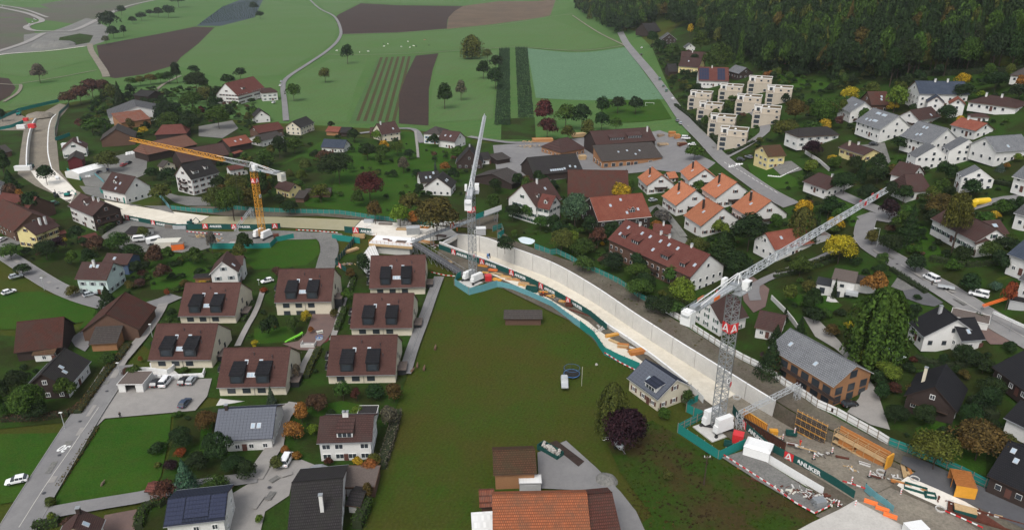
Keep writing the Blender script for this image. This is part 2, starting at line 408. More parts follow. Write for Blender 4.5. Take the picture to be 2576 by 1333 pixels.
# ------------------------------------------------------------------ trenches cut into the ground
def trench(name, Npx, Fpx, depths, seglen, label, key, walls=(True, True), upN=None, upF=None, n=60, hN=.45, floor='slab', endfloor=None, ef=1.0, Frange=(0, 1), Nrange=(0, 1)):
    Nw = resample(smooth([unp(*q, hN if hN > 1 else 0).to_2d() for q in pxpoly(Npx)]), n); Fw = resample(smooth([unp(*q).to_2d() for q in pxpoly(Fpx)]), n)
    d = [np.interp(i / (n - 1), *zip(*depths)) for i in range(n)]
    th = .55
    def outer(P, Q):
        out = []
        for i, q in enumerate(P):
            t = (P[min(i + 1, n - 1)] - P[max(i - 1, 0)]).normalized(); nn = Vector((-t.y, t.x))
            if (Q[i] - q).dot(nn) > 0: nn = -nn
            out.append(q + nn * th)
        return out
    No, Fo = outer(Nw, Fw), outer(Fw, Nw)
    HOLES.append([(q.x, q.y) for q in No + Fo[::-1]]); keep(No + Fo[::-1])
    root = empty(name, Matrix.Translation(gz(Nw[n // 3])), label=label, cat='concrete trough')
    for wi, (P, O, r) in enumerate(((Nw, No, Nrange), (Fw, Fo, Frange))):
        i = 0
        while i < n - 1:
            j = i
            while j < n - 1 and plen([P[k] for k in range(i, j + 1)]) < seglen: j += 1
            if not (r[0] * (n - 1) <= i and j <= r[1] * (n - 1) + 1): i = j; continue
            mb = MB()
            for k in range(i, j):
                a, b, c, e = P[k], P[k + 1], O[k + 1], O[k]
                if k == j - 1: b = b.lerp(a, .06); c = c.lerp(e, .06)
                tb = lambda q, o: (q.x, q.y, o)
                z0 = [-d[k], -d[k + 1]]; tp_ = hN if wi == 0 else .45; za = terr(a.x, a.y) + tp_; zb = terr(b.x, b.y) + tp_
                bot = [tb(a, z0[0] - .3), tb(b, z0[1] - .3), tb(c, z0[1] - .3), tb(e, z0[0] - .3)]; top = [tb(a, za), tb(b, zb), tb(c, zb), tb(e, za)]
                if (b - a).cross(c - b) < 0: bot.reverse(); top.reverse()
                mb.solid(bot, top, 0, 1)
            mb.link('wall_panel', [MATS['concrete_wall'], MATS['top_white']], parent=root); i = j
    mb = MB()
    for k in range(n - 1):
        m = 1 if endfloor and k / (n - 1) >= ef else 0
        for q in range(4):
            f0, f1 = q / 4, (q + 1) / 4
            A = Nw[k].lerp(Fw[k], f0); B = Nw[k + 1].lerp(Fw[k + 1], f0); C = Nw[k + 1].lerp(Fw[k + 1], f1); D = Nw[k].lerp(Fw[k], f1)
            if f0 == 0: A, B = No[k], No[k + 1]
            if f1 == 1: C, D = Fo[k + 1], Fo[k]
            mb.poly([(A.x, A.y, -d[k]), (B.x, B.y, -d[k + 1]), (C.x, C.y, -d[k + 1]), (D.x, D.y, -d[k])], m)
    o = mb.link('trough_floor', [MATS[floor], MATS[endfloor or floor]], parent=root)
    REF.append((key, gz(Nw[n // 3]).lerp(gz(Fw[n // 3]), .5)))
    return Nw, Fw, No, Fo, d, root
REF = []
TR1 = trench('concrete_trough', '1107,607 1160,628 1234,655 1300,683 1400,733 1480,782 1560,833 1640,888 1720,950 1790,1003 1860,1052 1935,1103 2010,1150 2090,1200 2170,1250',
       '1150,592 1210,598 1290,626 1390,664 1490,720 1600,794 1700,858 1800,920 1880,970 1950,1013 2003,1046 2083,1084 2160,1120 2230,1155 2300,1192',
       [(0, 6.8), (.3, 6.2), (.5, 5.2), (.68, 4.6), (.8, 4.1), (.87, 3.4), (.93, 1.2), (1, .0)], 9, 'long curved concrete trough with pale floor and tall white-topped walls', 'the long concrete trough',
       endfloor='dirt', ef=.745, Frange=(0, .80), Nrange=(0, .71), floor='slab', hN=1.5)
TR2 = trench('concrete_trough', '97,294 85,307 75,335 70,365 68,400 69,428', '140,289 128,302 121,330 119,376 122,400 129,428',
       [(0, .2), (.25, 2.5), (.6, 4), (1, 4)], 9, 'short concrete trough between two curved white walls by the farm at far left', 'the small concrete trough', floor='dirt', n=30)

# ------------------------------------------------------------------ ground with the trenches cut out
def make_ground():
    pts = []
    def grid(x0, x1, y0, y1, s, skip=None):
        nx = int((x1 - x0) / s); ny = int((y1 - y0) / s)
        for i in range(nx + 1):
            for j in range(ny + 1):
                x, y = x0 + i * s, y0 + j * s
                if skip and skip[0] - .1 <= x <= skip[1] + .1 and skip[2] - .1 <= y <= skip[3] + .1: continue
                pts.append((x, y))
    near = (-30, 330, 36, 636)
    grid(*near, 6)
    for gy in list(range(660, 1237, 24)) + list(range(1296, 9997, 300)):
        for gx in range(30, 139, 6):
            if gy <= 1236 and (gx + 510) % 24 == 0: continue
            if gy > 1236 and gx % 300 == 0: continue
            pts.append((gx, gy))
    big = (-510, 690, -84, 1236)
    grid(*big, 24, near); grid(-6000, 6000, -2004, 9996, 300, big)
    edges = []; P = [p for p in pts if not any(inpoly(p[0], p[1], h) for h in HOLES)]
    for h in HOLES:
        s = len(P); P += h; edges += [(s + i, s + (i + 1) % len(h)) for i in range(len(h))]
    v, e, f = geometry.delaunay_2d_cdt([Vector(p) for p in P], edges, [], 0, 1e-4)[:3]
    keepf = []
    for t in f:
        cx = sum(v[i].x for i in t) / len(t); cy = sum(v[i].y for i in t) / len(t)
        if -200 < cx < 200 and any(inpoly(cx, cy, h) for h in HOLES): continue
        if cx < -200 and any(inpoly(cx, cy, h) for h in HOLES): continue
        keepf.append(t)
    me = bpy.data.meshes.new('ground'); me.from_pydata([(q.x, q.y, terr(q.x, q.y)) for q in v], [], keepf)
    me.materials.append(MATS['grass']); me.update()
    if me.polygons[0].normal.z < 0: me.flip_normals()
    link('ground', me, kind='structure')
make_ground()

# ------------------------------------------------------------------ fields and other surfaces (drawn far to near)
S = sheet
S('meadow', '-400,-40 0,-40 400,-40 800,-40 1150,-40 1400,-40 1470,0 1530,60 1600,80 1640,120 1700,260 1735,340 1290,358 1060,330 900,322 730,312 560,300 300,240 150,262 -60,290 -500,330', 'grass_far', False)
S('field', '-200,10 100,20 290,42 180,60 60,45 -200,40', 'far_soil', False)
S('field', '-260,50 60,45 90,85 100,115 -10,140 -260,150', 'far_soil', False)
S('construction_ground', '60,88 130,80 180,62 240,36 250,58 280,75 262,105 225,118 150,124 50,134 -20,150 -40,135 60,110', 'gravel', False)
S('grass_patch', '150,95 200,85 235,90 225,108 170,118 145,112', 'garden', False)
S('field', '100,12 210,-8 420,-12 240,50 160,38', 'far_soil', False)
S('netted_orchard', '495,66 515,50 560,18 625,-8 662,0 645,48 560,66', 'netting', False)
S('field', '243,115 400,86 490,68 540,70 500,110 455,145 440,165 360,188 290,198 262,192 250,150', 'soil', False)
S('field', '843,48 850,38 908,9 1000,14 1165,16 1140,32 1126,50 1124,73 1000,83 858,87', 'soil', False)
S('field', '1165,16 1255,4 1400,-6 1384,40 1240,62 1124,74 1128,45 1142,30', 'soil_tan', False)
S('field', '-60,190 22,198 40,222 25,242 0,256 -60,270', 'soil', False)
S('field', '878,312 905,250 952,145 1046,141 1022,190 1004,240 1000,311', 'strips', False)
for i in range(6):
    a, b = (i + .12) / 6, (i + .6) / 6; S('field', '%f,%f %f,%f %f,%f %f,%f' % (893 + 108 * a, 305 + 4 * a, 955 + 84 * a, 145 - 3 * a, 955 + 84 * b, 145 - 3 * b, 893 + 108 * b, 305 + 4 * b), 'strip_soil', False)
S('field', '1046,141 1103,135 1089,175 1079,225 1078,317 1003,312 1004,240 1022,190', 'soil', False)
S('field', '1325,122 1578,119 1625,190 1672,250 1535,252 1348,247 1338,190', 'cabbage', False)
S('nursery_soil', '1262,300 1345,296 1348,352 1260,352', 'garden', False)
S('meadow', '700,190 830,145 950,140 878,310 727,308 722,230', 'grass_far', False)
for e in ('540,70 640,45 662,0 790,18 850,60 838,110 700,190 560,200 440,165 500,110', '725,205 830,150 878,150 925,150 895,220 870,305 728,300', '1104,135 1250,128 1240,300 1080,310 1090,200', '860,92 1120,78 1380,44 1560,112 1300,118 1060,132 850,134', '790,-8 1150,-12 1160,12 905,8 840,36 815,22', '0,140 240,115 230,150 60,195 -40,180', '60,225 180,205 262,200 150,255 20,270'): S('meadow', e, 'grass_far2', False)
# gardens and lawns
S('garden_ground', '300,240 560,300 640,330 800,330 905,345 1060,370 1240,360 1255,560 1090,570 900,545 650,530 430,525 300,420 150,430 60,300 180,270', 'garden', False)
S('garden_ground', '1240,360 1480,345 1735,340 1700,262 1640,120 1740,40 2060,160 2600,170 2700,1300 2330,1190 2200,1110 1990,990 1700,830 1560,740 1400,640 1260,600', 'garden', False)
S('garden_ground', '-60,280 60,300 60,440 170,500 300,560 430,590 530,635 600,640 560,700 440,760 350,770 200,735 60,670 -60,620', 'garden', False)
S('garden_ground', '-60,840 200,860 330,835 300,930 200,1060 -100,1090', 'garden', False)
S('garden_ground', '440,1040 620,1010 740,1010 1030,930 960,1130 905,1350 350,1350 400,1230 430,1130', 'garden', False)
S('garden_ground', '350,860 460,700 700,660 900,640 1100,690 1020,950 800,1030 520,1000', 'garden', False)
S('lawn', '700,420 820,350 1040,380 1060,450 1050,560 940,545 820,525 770,520 740,480 830,500 850,420 760,395', 'lawn', False)
S('lawn', '1000,330 1190,350 1140,400 1080,440 1045,480 1030,400', 'lawn', False)
S('lawn', '372,640 500,640 530,680 470,730 380,730 375,690', 'lawn', False)
S('lawn', '640,600 735,605 800,600 806,640 770,668 700,675 640,680 600,640', 'lawn', False)
S('lawn', '265,1057 432,1042 425,1110 405,1200 370,1255 145,1290 140,1240 200,1150 246,1076', 'lawn', False)
S('lawn', '-60,1095 175,1090 110,1190 60,1260 -60,1280', 'lawn', False)
S('lawn', '-60,740 100,735 190,757 265,790 205,812 100,830 0,830 -60,830', 'lawn', False)
S('lawn', '215,805 245,795 240,820 200,830', 'lawn', False)
S('lawn', '640,828 745,820 740,860 640,868', 'lawn', False)
S('lawn', '760,1030 860,1010 935,1025 880,1045 790,1050', 'lawn', False)
S('lawn', '510,1040 540,1040 530,1110 580,1140 600,1160 500,1150', 'lawn', False)
S('lawn', '2260,580 2330,570 2370,640 2330,650 2280,610', 'lawn', False)
S('lawn', '1975,750 2060,735 2120,770 2090,790 2010,770', 'lawn', False)
S('lawn', '1525,250 1660,252 1690,300 1560,310 1500,300', 'lawn', False)
S('lawn', '1880,415 1930,410 2000,450 2010,470 1940,480 1890,440', 'lawn', False)
S('lawn', '2095,500 2160,520 2130,560 2090,530', 'lawn', False)
S('lawn', '2120,540 2190,540 2200,570 2140,572', 'lawn', False)
S('lawn', '1950,185 2050,205 2110,215 2060,230 1960,215', 'lawn', False)
S('lawn', '2300,1080 2350,1060 2480,1100 2480,1200 2420,1190 2330,1150', 'lawn', False)
S('rough_meadow', '1520,1105 1640,1060 1700,1095 1810,1160 2045,1300 2060,1360 1560,1360 1640,1300 1560,1190', 'rough', False)
S('lawn', '2190,860 2230,850 2330,880 2330,930 2250,930', 'garden', False)
# construction ground
S('construction_ground', '420,530 600,548 800,545 1000,562 1130,572 1260,580 1290,608 1150,585 1120,600 1100,640 1140,690 1260,725 1460,822 1520,888 1620,940 1700,1000 1750,1040 1840,1110 1900,1120 2060,1250 2100,1275 2050,1300 2150,1345 2700,1400 2700,1330 2440,1215 2300,1150 2200,1105 2060,1030 1940,950 1800,872 1655,780 1600,740 1480,675 1345,628 1250,590 1255,540 1130,560 940,545 800,530 640,528 500,520', 'mud', True)
S('construction_ground', '70,300 100,290 150,262 176,268 150,300 142,345 150,430 190,480 230,500 262,510 290,552 260,560 180,510 90,470 45,440 52,380 60,330 0,330 0,300 45,285', 'dirt', True)
S('site_yard', '250,602 300,560 330,556 480,582 560,585 700,585 740,590 680,620 530,625 480,640 400,632 330,640', 'gravel', True)
S('haul_strip', '290,556 350,570 460,588 700,582 860,590 866,602 690,606 560,606 450,600 340,582', 'gravel', True)
S('tunnel_roof', '78,432 132,426 165,455 192,482 178,514 150,498 110,470 90,450', 'slab_new', True)
S('tunnel_roof', '263,506 300,513 400,530 527,546 486,571 400,566 330,556 284,545', 'slab', True)
S('tunnel_roof', '529,546 700,548 908,556 882,583 700,574 488,571', 'slab_green', True)
S('tunnel_roof', '910,556 1010,564 1130,575 1152,592 1105,606 1040,612 935,594 884,583', 'slab_new', True)
S('work_slab', '1230,690 1300,722 1400,770 1440,800 1480,835 1510,870 1540,892 1600,925 1640,930 1560,870 1500,830 1480,812 1400,765 1300,705', 'slab', True)
S('concrete_apron', '1990,1345 2040,1318 2110,1285 2150,1262 2200,1265 2290,1330 2300,1350', 'concrete', True)
S('haul_road', '1985,1125 2150,1190 2250,1235 2420,1310 2480,1350 2330,1350 2260,1320 2150,1262 2040,1195', 'dirt', True)
S('work_slab', '2245,1195 2300,1205 2400,1250 2470,1290 2450,1313 2380,1285 2290,1245 2240,1215', 'slab_new', True)
S('asphalt_pad', '2270,1150 2330,1165 2440,1215 2600,1285 2600,1345 2470,1285 2360,1235 2290,1205 2262,1185', 'dark_asphalt', True)
# farm yards, drives
S('farm_yard', '200,440 262,402 330,385 372,392 368,440 340,452 300,455 262,475 215,470', 'gravel', True)
S('farm_yard', '200,470 262,475 300,505 330,520 420,520 440,540 360,520 270,506 215,490', 'gravel', True)
S('farm_yard', '500,320 585,305 600,325 560,350 500,345', 'gravel', True)
S('drive', '395,480 450,495 530,500 530,520 470,520 440,512', 'gravel', True)
S('sawmill_yard', '1240,368 1390,357 1480,347 1660,330 1722,352 1745,385 1800,412 1765,440 1650,430 1570,440 1465,445 1330,465 1250,440', 'asphalt', True)
S('parking_lot', '233,1001 262,980 305,950 375,962 534,955 522,1000 492,1036 265,1056 246,1074 210,1060', 'paver', True)
S('yard', '560,1345 585,1245 640,1212 690,1165 760,1160 800,1176 868,1187 862,1206 735,1216 728,1250 668,1290 655,1345', 'paver', True)
S('drive', '700,1020 742,1016 735,1050 712,1065 690,1060', 'paver', True)
S('playground', '786,793 849,793 834,841 819,861 794,886 751,883 711,868 751,861 771,841', 'redpave', True)
S('farm_yard', '1352,1142 1424,1112 1500,1180 1560,1240 1600,1290 1625,1345 1480,1345 1480,1238 1355,1232', 'asphalt', True)
S('drive', '2020,800 2060,810 2110,860 2165,930 2205,985 2238,1085 2190,1072 2130,1040 2160,1005 2180,950 2100,880 2050,850', 'paver', True)
S('drive', '1860,700 1895,700 1935,730 1925,775 1895,790 1870,760', 'redpave', True)
S('drive', '2440,820 2475,800 2560,850 2550,870 2490,870 2470,850', 'redpave', True)
S('drive', '250,1345 265,1300 345,1285 340,1345', 'redpave', True)
S('gravel_bed', '2270,735 2305,720 2372,765 2350,775 2320,770 2280,755', 'dark_asphalt', True)
S('terrace_paving', '2258,700 2300,730 2268,735 2240,725', 'gravel', True)
S('drive', '1650,565 1700,575 1745,620 1720,625 1680,600', 'gravel', True)
S('farm_yard', '-60,620 0,600 30,600 60,615 20,625 -40,650', 'gravel', True)
S('barn_forecourt', '177,855 222,825 225,875 215,888 190,875', 'asphalt', True)
S('terrace_paving', '1930,412 1990,408 2020,430 1965,445', 'gravel', True)
S('soil_bed', '1375,1120 1400,1112 1470,1165 1455,1178 1420,1150', 'soil', True)
S('site_yard', '1815,1155 1880,1135 1935,1172 2000,1215 2065,1256 2100,1268 2048,1298 1900,1210', 'gravel', True)
S('drive', '2150,370 2225,362 2240,410 2215,430 2190,400', 'gravel', True)
# roads
R = road
R('highway', '-120,-2 40,28 95,45 105,55 80,62 66,70 85,78 140,80 190,76 250,48 310,20 370,5 430,-5', 9, 'paver', paved=False)
R('highway', '-60,5 50,22 120,45', 6, 'paver', paved=False)
R('valley_road', '-60,148 60,110 110,85', 8, 'paver', paved=False)
R('dirt_track', '226,112 230,130 246,155 262,180 268,195', 6.5, 'dirt', paved=False)
R('farm_track', '-60,208 30,215 52,215 45,235 10,258', 2.6, 'dirt', paved=False)
R('farm_track', '52,212 150,196 243,178', 1.6, 'dirt', paved=False)
R('farm_track', '388,265 388,238 410,215 455,192', 2.6, 'dirt', paved=False)
R('site_track', '-30,146 20,137 120,130 215,118', 3, 'slab_new', paved=False)
R('country_lane', '768,-12 800,20 840,42 857,75 852,100 825,128 775,162 735,188 716,205 712,225 716,260 720,306', 4.2, 'asphalt', paved=True)
R('field_edge_path', '852,88 960,84 1080,79 1240,66 1380,44 1440,36', 1.4, 'dirt', paved=False)
R('field_edge_path', '815,138 900,140 1050,135 1190,127 1325,121 1570,116', 1.6, 'dirt', paved=False)
R('field_edge_path', '1575,118 1500,80 1440,40', 1.6, 'dirt', paved=False)
R('village_street', '1560,82 1578,115 1630,178 1680,245 1722,305 1768,352 1815,402 1870,445 1935,490 1990,520', 6.4, 'asphalt', kerb=True)
R('side_street', '1812,404 1858,380 1902,352 1925,330 1912,300 1880,270', 5, 'asphalt', kerb=True)
R('side_street', '905,338 1000,326 1045,330 1062,362', 4, 'asphalt')
R('village_street', '1180,346 1240,356 1300,362 1390,356', 4.5, 'asphalt')
R('side_street', '2180,556 2172,590 2190,622 2260,665 2337,712 2420,762 2500,812 2620,880', 6.2, 'asphalt', kerb=True)
R('side_street', '2185,560 2165,540 2200,550 2260,560 2240,545 2140,505 2100,485', 4.5, 'asphalt')
R('side_street', '2178,590 2130,620 2060,655 1990,680 1930,705 1895,725 1900,760', 3.6, 'asphalt')
R('side_street', '2430,530 2500,510 2576,500 2640,500', 5, 'asphalt')
R('village_street', '-60,605 20,650 90,695 150,730 220,758 290,775 350,778 405,765 445,748', 6, 'asphalt', kerb=True)
R('footpath', '412,768 398,795 370,838 335,880 305,915 290,940', 3.2, 'paver')
R('village_street', '300,925 262,985 218,1050 175,1120 120,1210 75,1285 40,1345', 7.5, 'asphalt', kerb=True)
RD30 = R('side_street', '100,1300 180,1285 270,1270 360,1255 420,1240 520,1222 600,1212 650,1205', 4, 'asphalt')
R('footpath', '745,1018 715,1050 700,1085 695,1120 680,1150 645,1190 640,1210', 4, 'paver')
R('footpath', '1105,700 1088,745 1065,810 1040,875 1018,945', 3.6, 'asphalt')
R('footpath', '888,708 872,745 858,785 846,830 836,860', 1.8, 'paver')
R('footpath', '662,735 645,785 620,830 598,875', 1.8, 'paver')
R('footpath', '786,882 765,920 750,960', 1.8, 'paver')
R('site_road', '800,590 822,605 830,630 824,655 818,680', 7, 'gravel')
R('footpath', '1045,332 1050,375 1052,400', 1.5, 'paver')
R('side_street', '1610,560 1650,520 1690,560 1720,600', 3, 'gravel')
# ------------------------------------------------------------------ buildings
WIN = {}
def window_mesh(w, h, style, shut=None):
    k = ('w', w, h, style, shut)
    if k not in WIN:
        mb = MB(); f = .09
        for x in (-w / 2 + f / 2, w / 2 - f / 2): mb.box((x, -.05, 0), (f, .14, h), 0)
        for z in (-h / 2 + f / 2, h / 2 - f / 2): mb.box((0, -.05, z), (w - 2 * f, .14, f), 0)
        if style != 'dark': mb.box((0, -.04, 0), (.07, .1, h - 2 * f), 0)
        mats = [MATS['frame_dark' if style == 'dark' else 'frame_white']]
        if shut:
            mats.append(MATS['shutter_' + shut])
            for s in (-1, 1): mb.box((s * (w / 2 + w * .26), -.05, 0), (w * .48, .08, h * 1.03), 1)
        if style == 'far': mb.box((0, -.075, 0), (w - 1.1 * f, .13, h - 1.1 * f), len(mats)); mats.append(MATS['glass'])
        WIN[k] = mb.mesh('window', mats)
    return WIN[k]
def pane_mesh(w, h):
    k = ('p', w, h)
    if k not in WIN:
        mb = MB(); mb.box((0, -.02, 0), (w - .18, .04, h - .18)); WIN[k] = mb.mesh('pane', [MATS['glass']])
    return WIN[k]
def put_window(root, M, w, h, style, shut, near):
    o = link('window', window_mesh(w, h, style if near else 'far' if style != 'dark' else 'far', shut), M, root)
    if near: link('pane', pane_mesh(w, h), M, o)
def T(x, y, z, rz=0): return Matrix.Translation((x, y, z)) @ Matrix.Rotation(rz, 4, 'Z')
def wall_windows(root, Mw, nx, ny, length, he, style, shut, near, win=(1.15, 1.25), gap=2.9, z0=1.5, rows=None, skip=0, inset=.002):
    """windows on one wall: Mw puts the wall's middle at the origin, outward = -y"""
    rows = rows if rows is not None else max(1, int((he - .5) / 2.6)); n = max(1, int((length - .8) / gap))
    for r in range(rows):
        for i in range(n):
            if skip and random.random() < skip: continue
            x = (i - (n - 1) / 2) * (length / n)
            put_window(root, Mw @ T(x, 0, z0 + 2.65 * r), win[0], win[1], style, shut, near)
def solve_house(E1, E2, R, he, pitch, lmax=None):
    tp = math.tan(math.radians(pitch)); g = unp((E1[0] + E2[0]) / 2, (E1[1] + E2[1]) / 2, he); g0 = terr(g.x, g.y)
    for _ in range(3):
        a, b = unz(*E1, g0 + he), unz(*E2, g0 + he)
        if a.x > b.x and abs(a.x - b.x) > 0: pass
        ax = (b - a).to_2d(); L = ax.length; ax = ax / L; mid = ((a + b) / 2).to_2d(); n = Vector((-ax.y, ax.x))
        P = unz(*R, g0 + he + 3).to_2d()
        if (P - mid).dot(n) < 0: n = -n
        lo, hi = .6, 22.0
        for _ in range(30):
            m = (lo + hi) / 2
            P = unz(*R, g0 + he + m * tp).to_2d()
            if (P - mid).dot(n) > m: lo = m
            else: hi = m
        wd = (lo + hi) / 2
        if wd < .9 or wd > 20:
            wd = max(1.8, L * .33)
            if n.y < 0: n = -n
        if lmax and L > lmax:
            near = a if a.y < b.y else b; fa = 1 if near is a else -1; mid = near.to_2d() + ax * fa * lmax / 2; L = lmax
        c = mid + n * wd; g0 = terr(c.x, c.y)
    return c, n, L, wd, g0, tp
def roof_pt(L, wd, he, tp, u, s): return Vector((u * L / 2, -wd * (1 - s), he + s * wd * tp))
def skylight(root, M, near=True):
    k = ('sk',)
    if k not in WIN:
        mb = MB(); mb.box((0, 0, .08), (.95, 1.35, .16), 0); mb.box((0, 0, .175), (.75, 1.15, .03), 1); WIN[k] = mb.mesh('skylight', [MATS['skylight_frame'], MATS['skyglass']])
    link('skylight', WIN[k], M, root)
HOUSES = []
LM = {(599, 243): 36, (681, 294): 11, (267, 273): 30, (1711, 114): 10, (1663, 102): 13, (208, 402): 14, (218, 373): 12, (1146, 412): 13, (2088, 264): 16, (1593, 436): 15, (1699, 420): 16, (2380, 252): 8, (2433, 256): 8, (1950, 629): 18, (-10, 475): 11, (340, 347): 18, (1288, 464): 14, (650, 336): 18, (2333, 550): 22}
def H(name, e1x, e1y, e2x, e2y, rx, ry, he, pitch, roof, wall, key, extra='', style='white', shut=None, hip=0, sky=(), chim=(), dorm=(), solar=None, into=None, ox=.5, oy=.6,
      rows=None, gap=2.9, win=(1.15, 1.25), shed=False, gable=None, skipw=.12, cat=None, wl=True, door=True, balcony=None, base=None, verge=None, group=None, back=1.0):
    c, n, L, wd, g0, tp = solve_house((e1x, e1y), (e2x, e2y), (rx, ry), he, pitch, LM.get((e1x, e1y)))
    if shed: wd = wd / 2; c = c - n * wd
    xd = Vector((n.y, -n.x)); M = frame((c.x, c.y, g0), (xd.x, xd.y)); near = proj((c.x, c.y, g0 + 3))[2] < 235
    lab = (key + ' ' + extra).strip()
    if into is None:
        root = empty(name, M, label=lab, cat=cat or name.replace('_', ' '), group=group)
        REF.append(('the ' + key, Vector((c.x, c.y, g0))))
    else: root = into
    hl = L / 2; ez = he; rz = he + wd * tp; t = .24
    cx, cy = c.x, c.y
    keep([(cx + xd.x * sx * hl + n.x * sy * wd, cy + xd.y * sx * hl + n.y * sy * wd) for sx, sy in ((-1, -1), (1, -1), (1, 1), (-1, 1))])
    rm = MATS['roof_' + roof]; vm = MATS['wall_' + (verge or ('dw' if wall in ('dw', 'bw', 'rd') else 'gy' if roof in ('slate', 'black', 'grey') else 'bw'))]
    hx = hl - ox; hy = max(wd - oy, wd * .7); wm = MATS['wall_' + wall]; low = -1.2
    mb = MB()
    if shed:
        rz = he + 2 * wd * tp
        A = [(-hl, -wd, ez), (hl, -wd, ez), (hl, wd, rz), (-hl, wd, rz)]
        mb.solid([(x, y, z - t) for x, y, z in A], A, 1, 0)
        ro = mb.link('roof', [rm, vm], M, root)
        wz = lambda y: ez + (y + wd) * tp - t - .02
        mb = MB(); B = [(-hx, -hy), (hx, -hy), (hx, hy), (-hx, hy)]
        mb.solid([(x, y, low) for x, y in B], [(x, y, wz(y)) for x, y in B]); wo = mb.link('wall', wm, M, root)
    elif hip:
        r0 = hl - min(hip * wd, hl - .05); A = [(-hl, -wd, ez), (hl, -wd, ez), (hl, wd, ez), (-hl, wd, ez)]; B = [(x, y, z - t) for x, y, z in A]
        P, Q = (-r0, 0, rz), (r0, 0, rz)
        for k in range(4): mb.poly([B[k], B[(k + 1) % 4], A[(k + 1) % 4], A[k]], 1)
        mb.poly([A[0], A[1], Q, P]); mb.poly([A[1], A[2], Q]); mb.poly([A[2], A[3], P, Q]); mb.poly([A[3], A[0], P]); mb.poly(B[::-1], 1)
        ro = mb.link('roof', [rm, vm], M, root)
        mb = MB(); mb.box((0, 0, (low + ez - t) / 2), (2 * hx, 2 * hy, ez - t - low)); wo = mb.link('wall', wm, M, root)
        cap = MB(); cap.bar(P, Q, .14); cap.bar(A[0], P, .1); cap.bar(A[1], Q, .1); cap.link('ridge_cap', rm, M, root)
    else:
        for s in (-1, 1):
            wb = wd * (back if s > 0 else 1); zb = rz - wb * tp; A = [(-hl, s * wb, zb), (hl, s * wb, zb), (hl, 0, rz), (-hl, 0, rz)]
            if s > 0: A = A[::-1]
            mb.solid([(x, y, z - t) for x, y, z in A], A, 1, 0)
        ro = mb.link('roof', [rm, vm], M, root)
        zt = lambda y: ez + (wd - abs(y)) * tp - t - .02
        mb = MB(); hb = hy * back if back < 1 else hy; prof = [(-hy, low), (hb, low), (hb, zt(hb)), (0, zt(0)), (-hy, zt(hy))]
        gm = 0 if gable is None else 1
        i = len(mb.v); mb.v += [(-hx, y, z) for y, z in prof] + [(hx, y, z) for y, z in prof]
        mb.f += [(i + 4, i + 3, i + 2, i + 1, i), (i + 5, i + 6, i + 7, i + 8, i + 9)]; mb.m += [gm, gm]
        for a, b_ in ((0, 1), (1, 2), (2, 3), (3, 4), (4, 0)): mb.f.append((i + a, i + b_, i + 5 + b_, i + 5 + a)); mb.m.append(0)
        wo = mb.link('wall', [wm] + ([MATS['wall_' + gable]] if gable else []), M, root)
        if near or L > 12:
            cap = MB(); cap.bar((-hl, 0, rz + .02), (hl, 0, rz + .02), .15); cap.link('ridge_cap', rm, M, root)
            if wall in ('wh', 'cr', 'ye', 'mi', 'be') and name == 'house':
                g_ = MB(); g_.bar((-hl, -wd - .06, ez - .1), (hl, -wd - .06, ez - .1), .09); g_.bar((-hl, wd + .06, ez - .1), (hl, wd + .06, ez - .1), .09); g_.link('gutter', MATS['metal'], M, root)
    st = style
    if wl:
        cam_l = M.inverted() @ Vector((0, 0, CH))
        for ang, dist, ln in ((0, hy, 2 * hx), (math.pi, hy, 2 * hx), (math.pi / 2, hx, 2 * hy), (-math.pi / 2, hx, 2 * hy)):
            out = Vector((math.sin(ang), -math.cos(ang)))
            if out.dot(cam_l.to_2d().normalized()) < -.25: continue
            if shed and ang == math.pi: continue
            Mw = M @ Matrix.Rotation(ang, 4, 'Z') @ T(0, -dist, 0)
            big = abs(abs(ang) - math.pi / 2) < .1
            wall_windows(root, Mw, 0, 0, ln, he, st, shut, near, win, gap, rows=rows, skip=skipw)
            if big and not hip and not shed and wd * tp > 2.4:
                put_window(root, Mw @ T(0, 0, he + .36 * wd * tp), win[0], win[1], st, shut, near)
            if door and ang == 0:
                d = MB(); d.box((0, -.05, 1.05), (1.1, .14, 2.1), 0); d.link('door', MATS['shutter_brown'], Mw @ T(ln * .5 / max(1, int((ln - .8) / gap)) if int((ln - .8) / gap) % 2 else 0, 0, 0), root)
    pit = math.atan(tp)
    for u, s in sky:
        p = roof_pt(L, wd * (2 if shed else 1), he, tp, u, s) + (Vector((0, wd, 0)) if shed else Vector())
        skylight(root, M @ Matrix.Translation(p) @ Matrix.Rotation(pit, 4, 'X'))
    for ch in chim:
        u, s = ch[0], ch[1]; m_ = ch[2] if len(ch) > 2 else 'wh'
        side = 1
        if s > 1: s = 2 - s; side = -1
        p = roof_pt(L, wd, he, tp, u, s); q = MB(); q.box((p.x, side * p.y, (p.z + rz) / 2 + .2), (.7, .7, rz - p.z + 2.0)); q.box((p.x, side * p.y, rz + 1.28), (.9, .9, .12), 1)
        q.link('chimney', [MATS['wall_' + m_], MATS['metal']], M, ro)
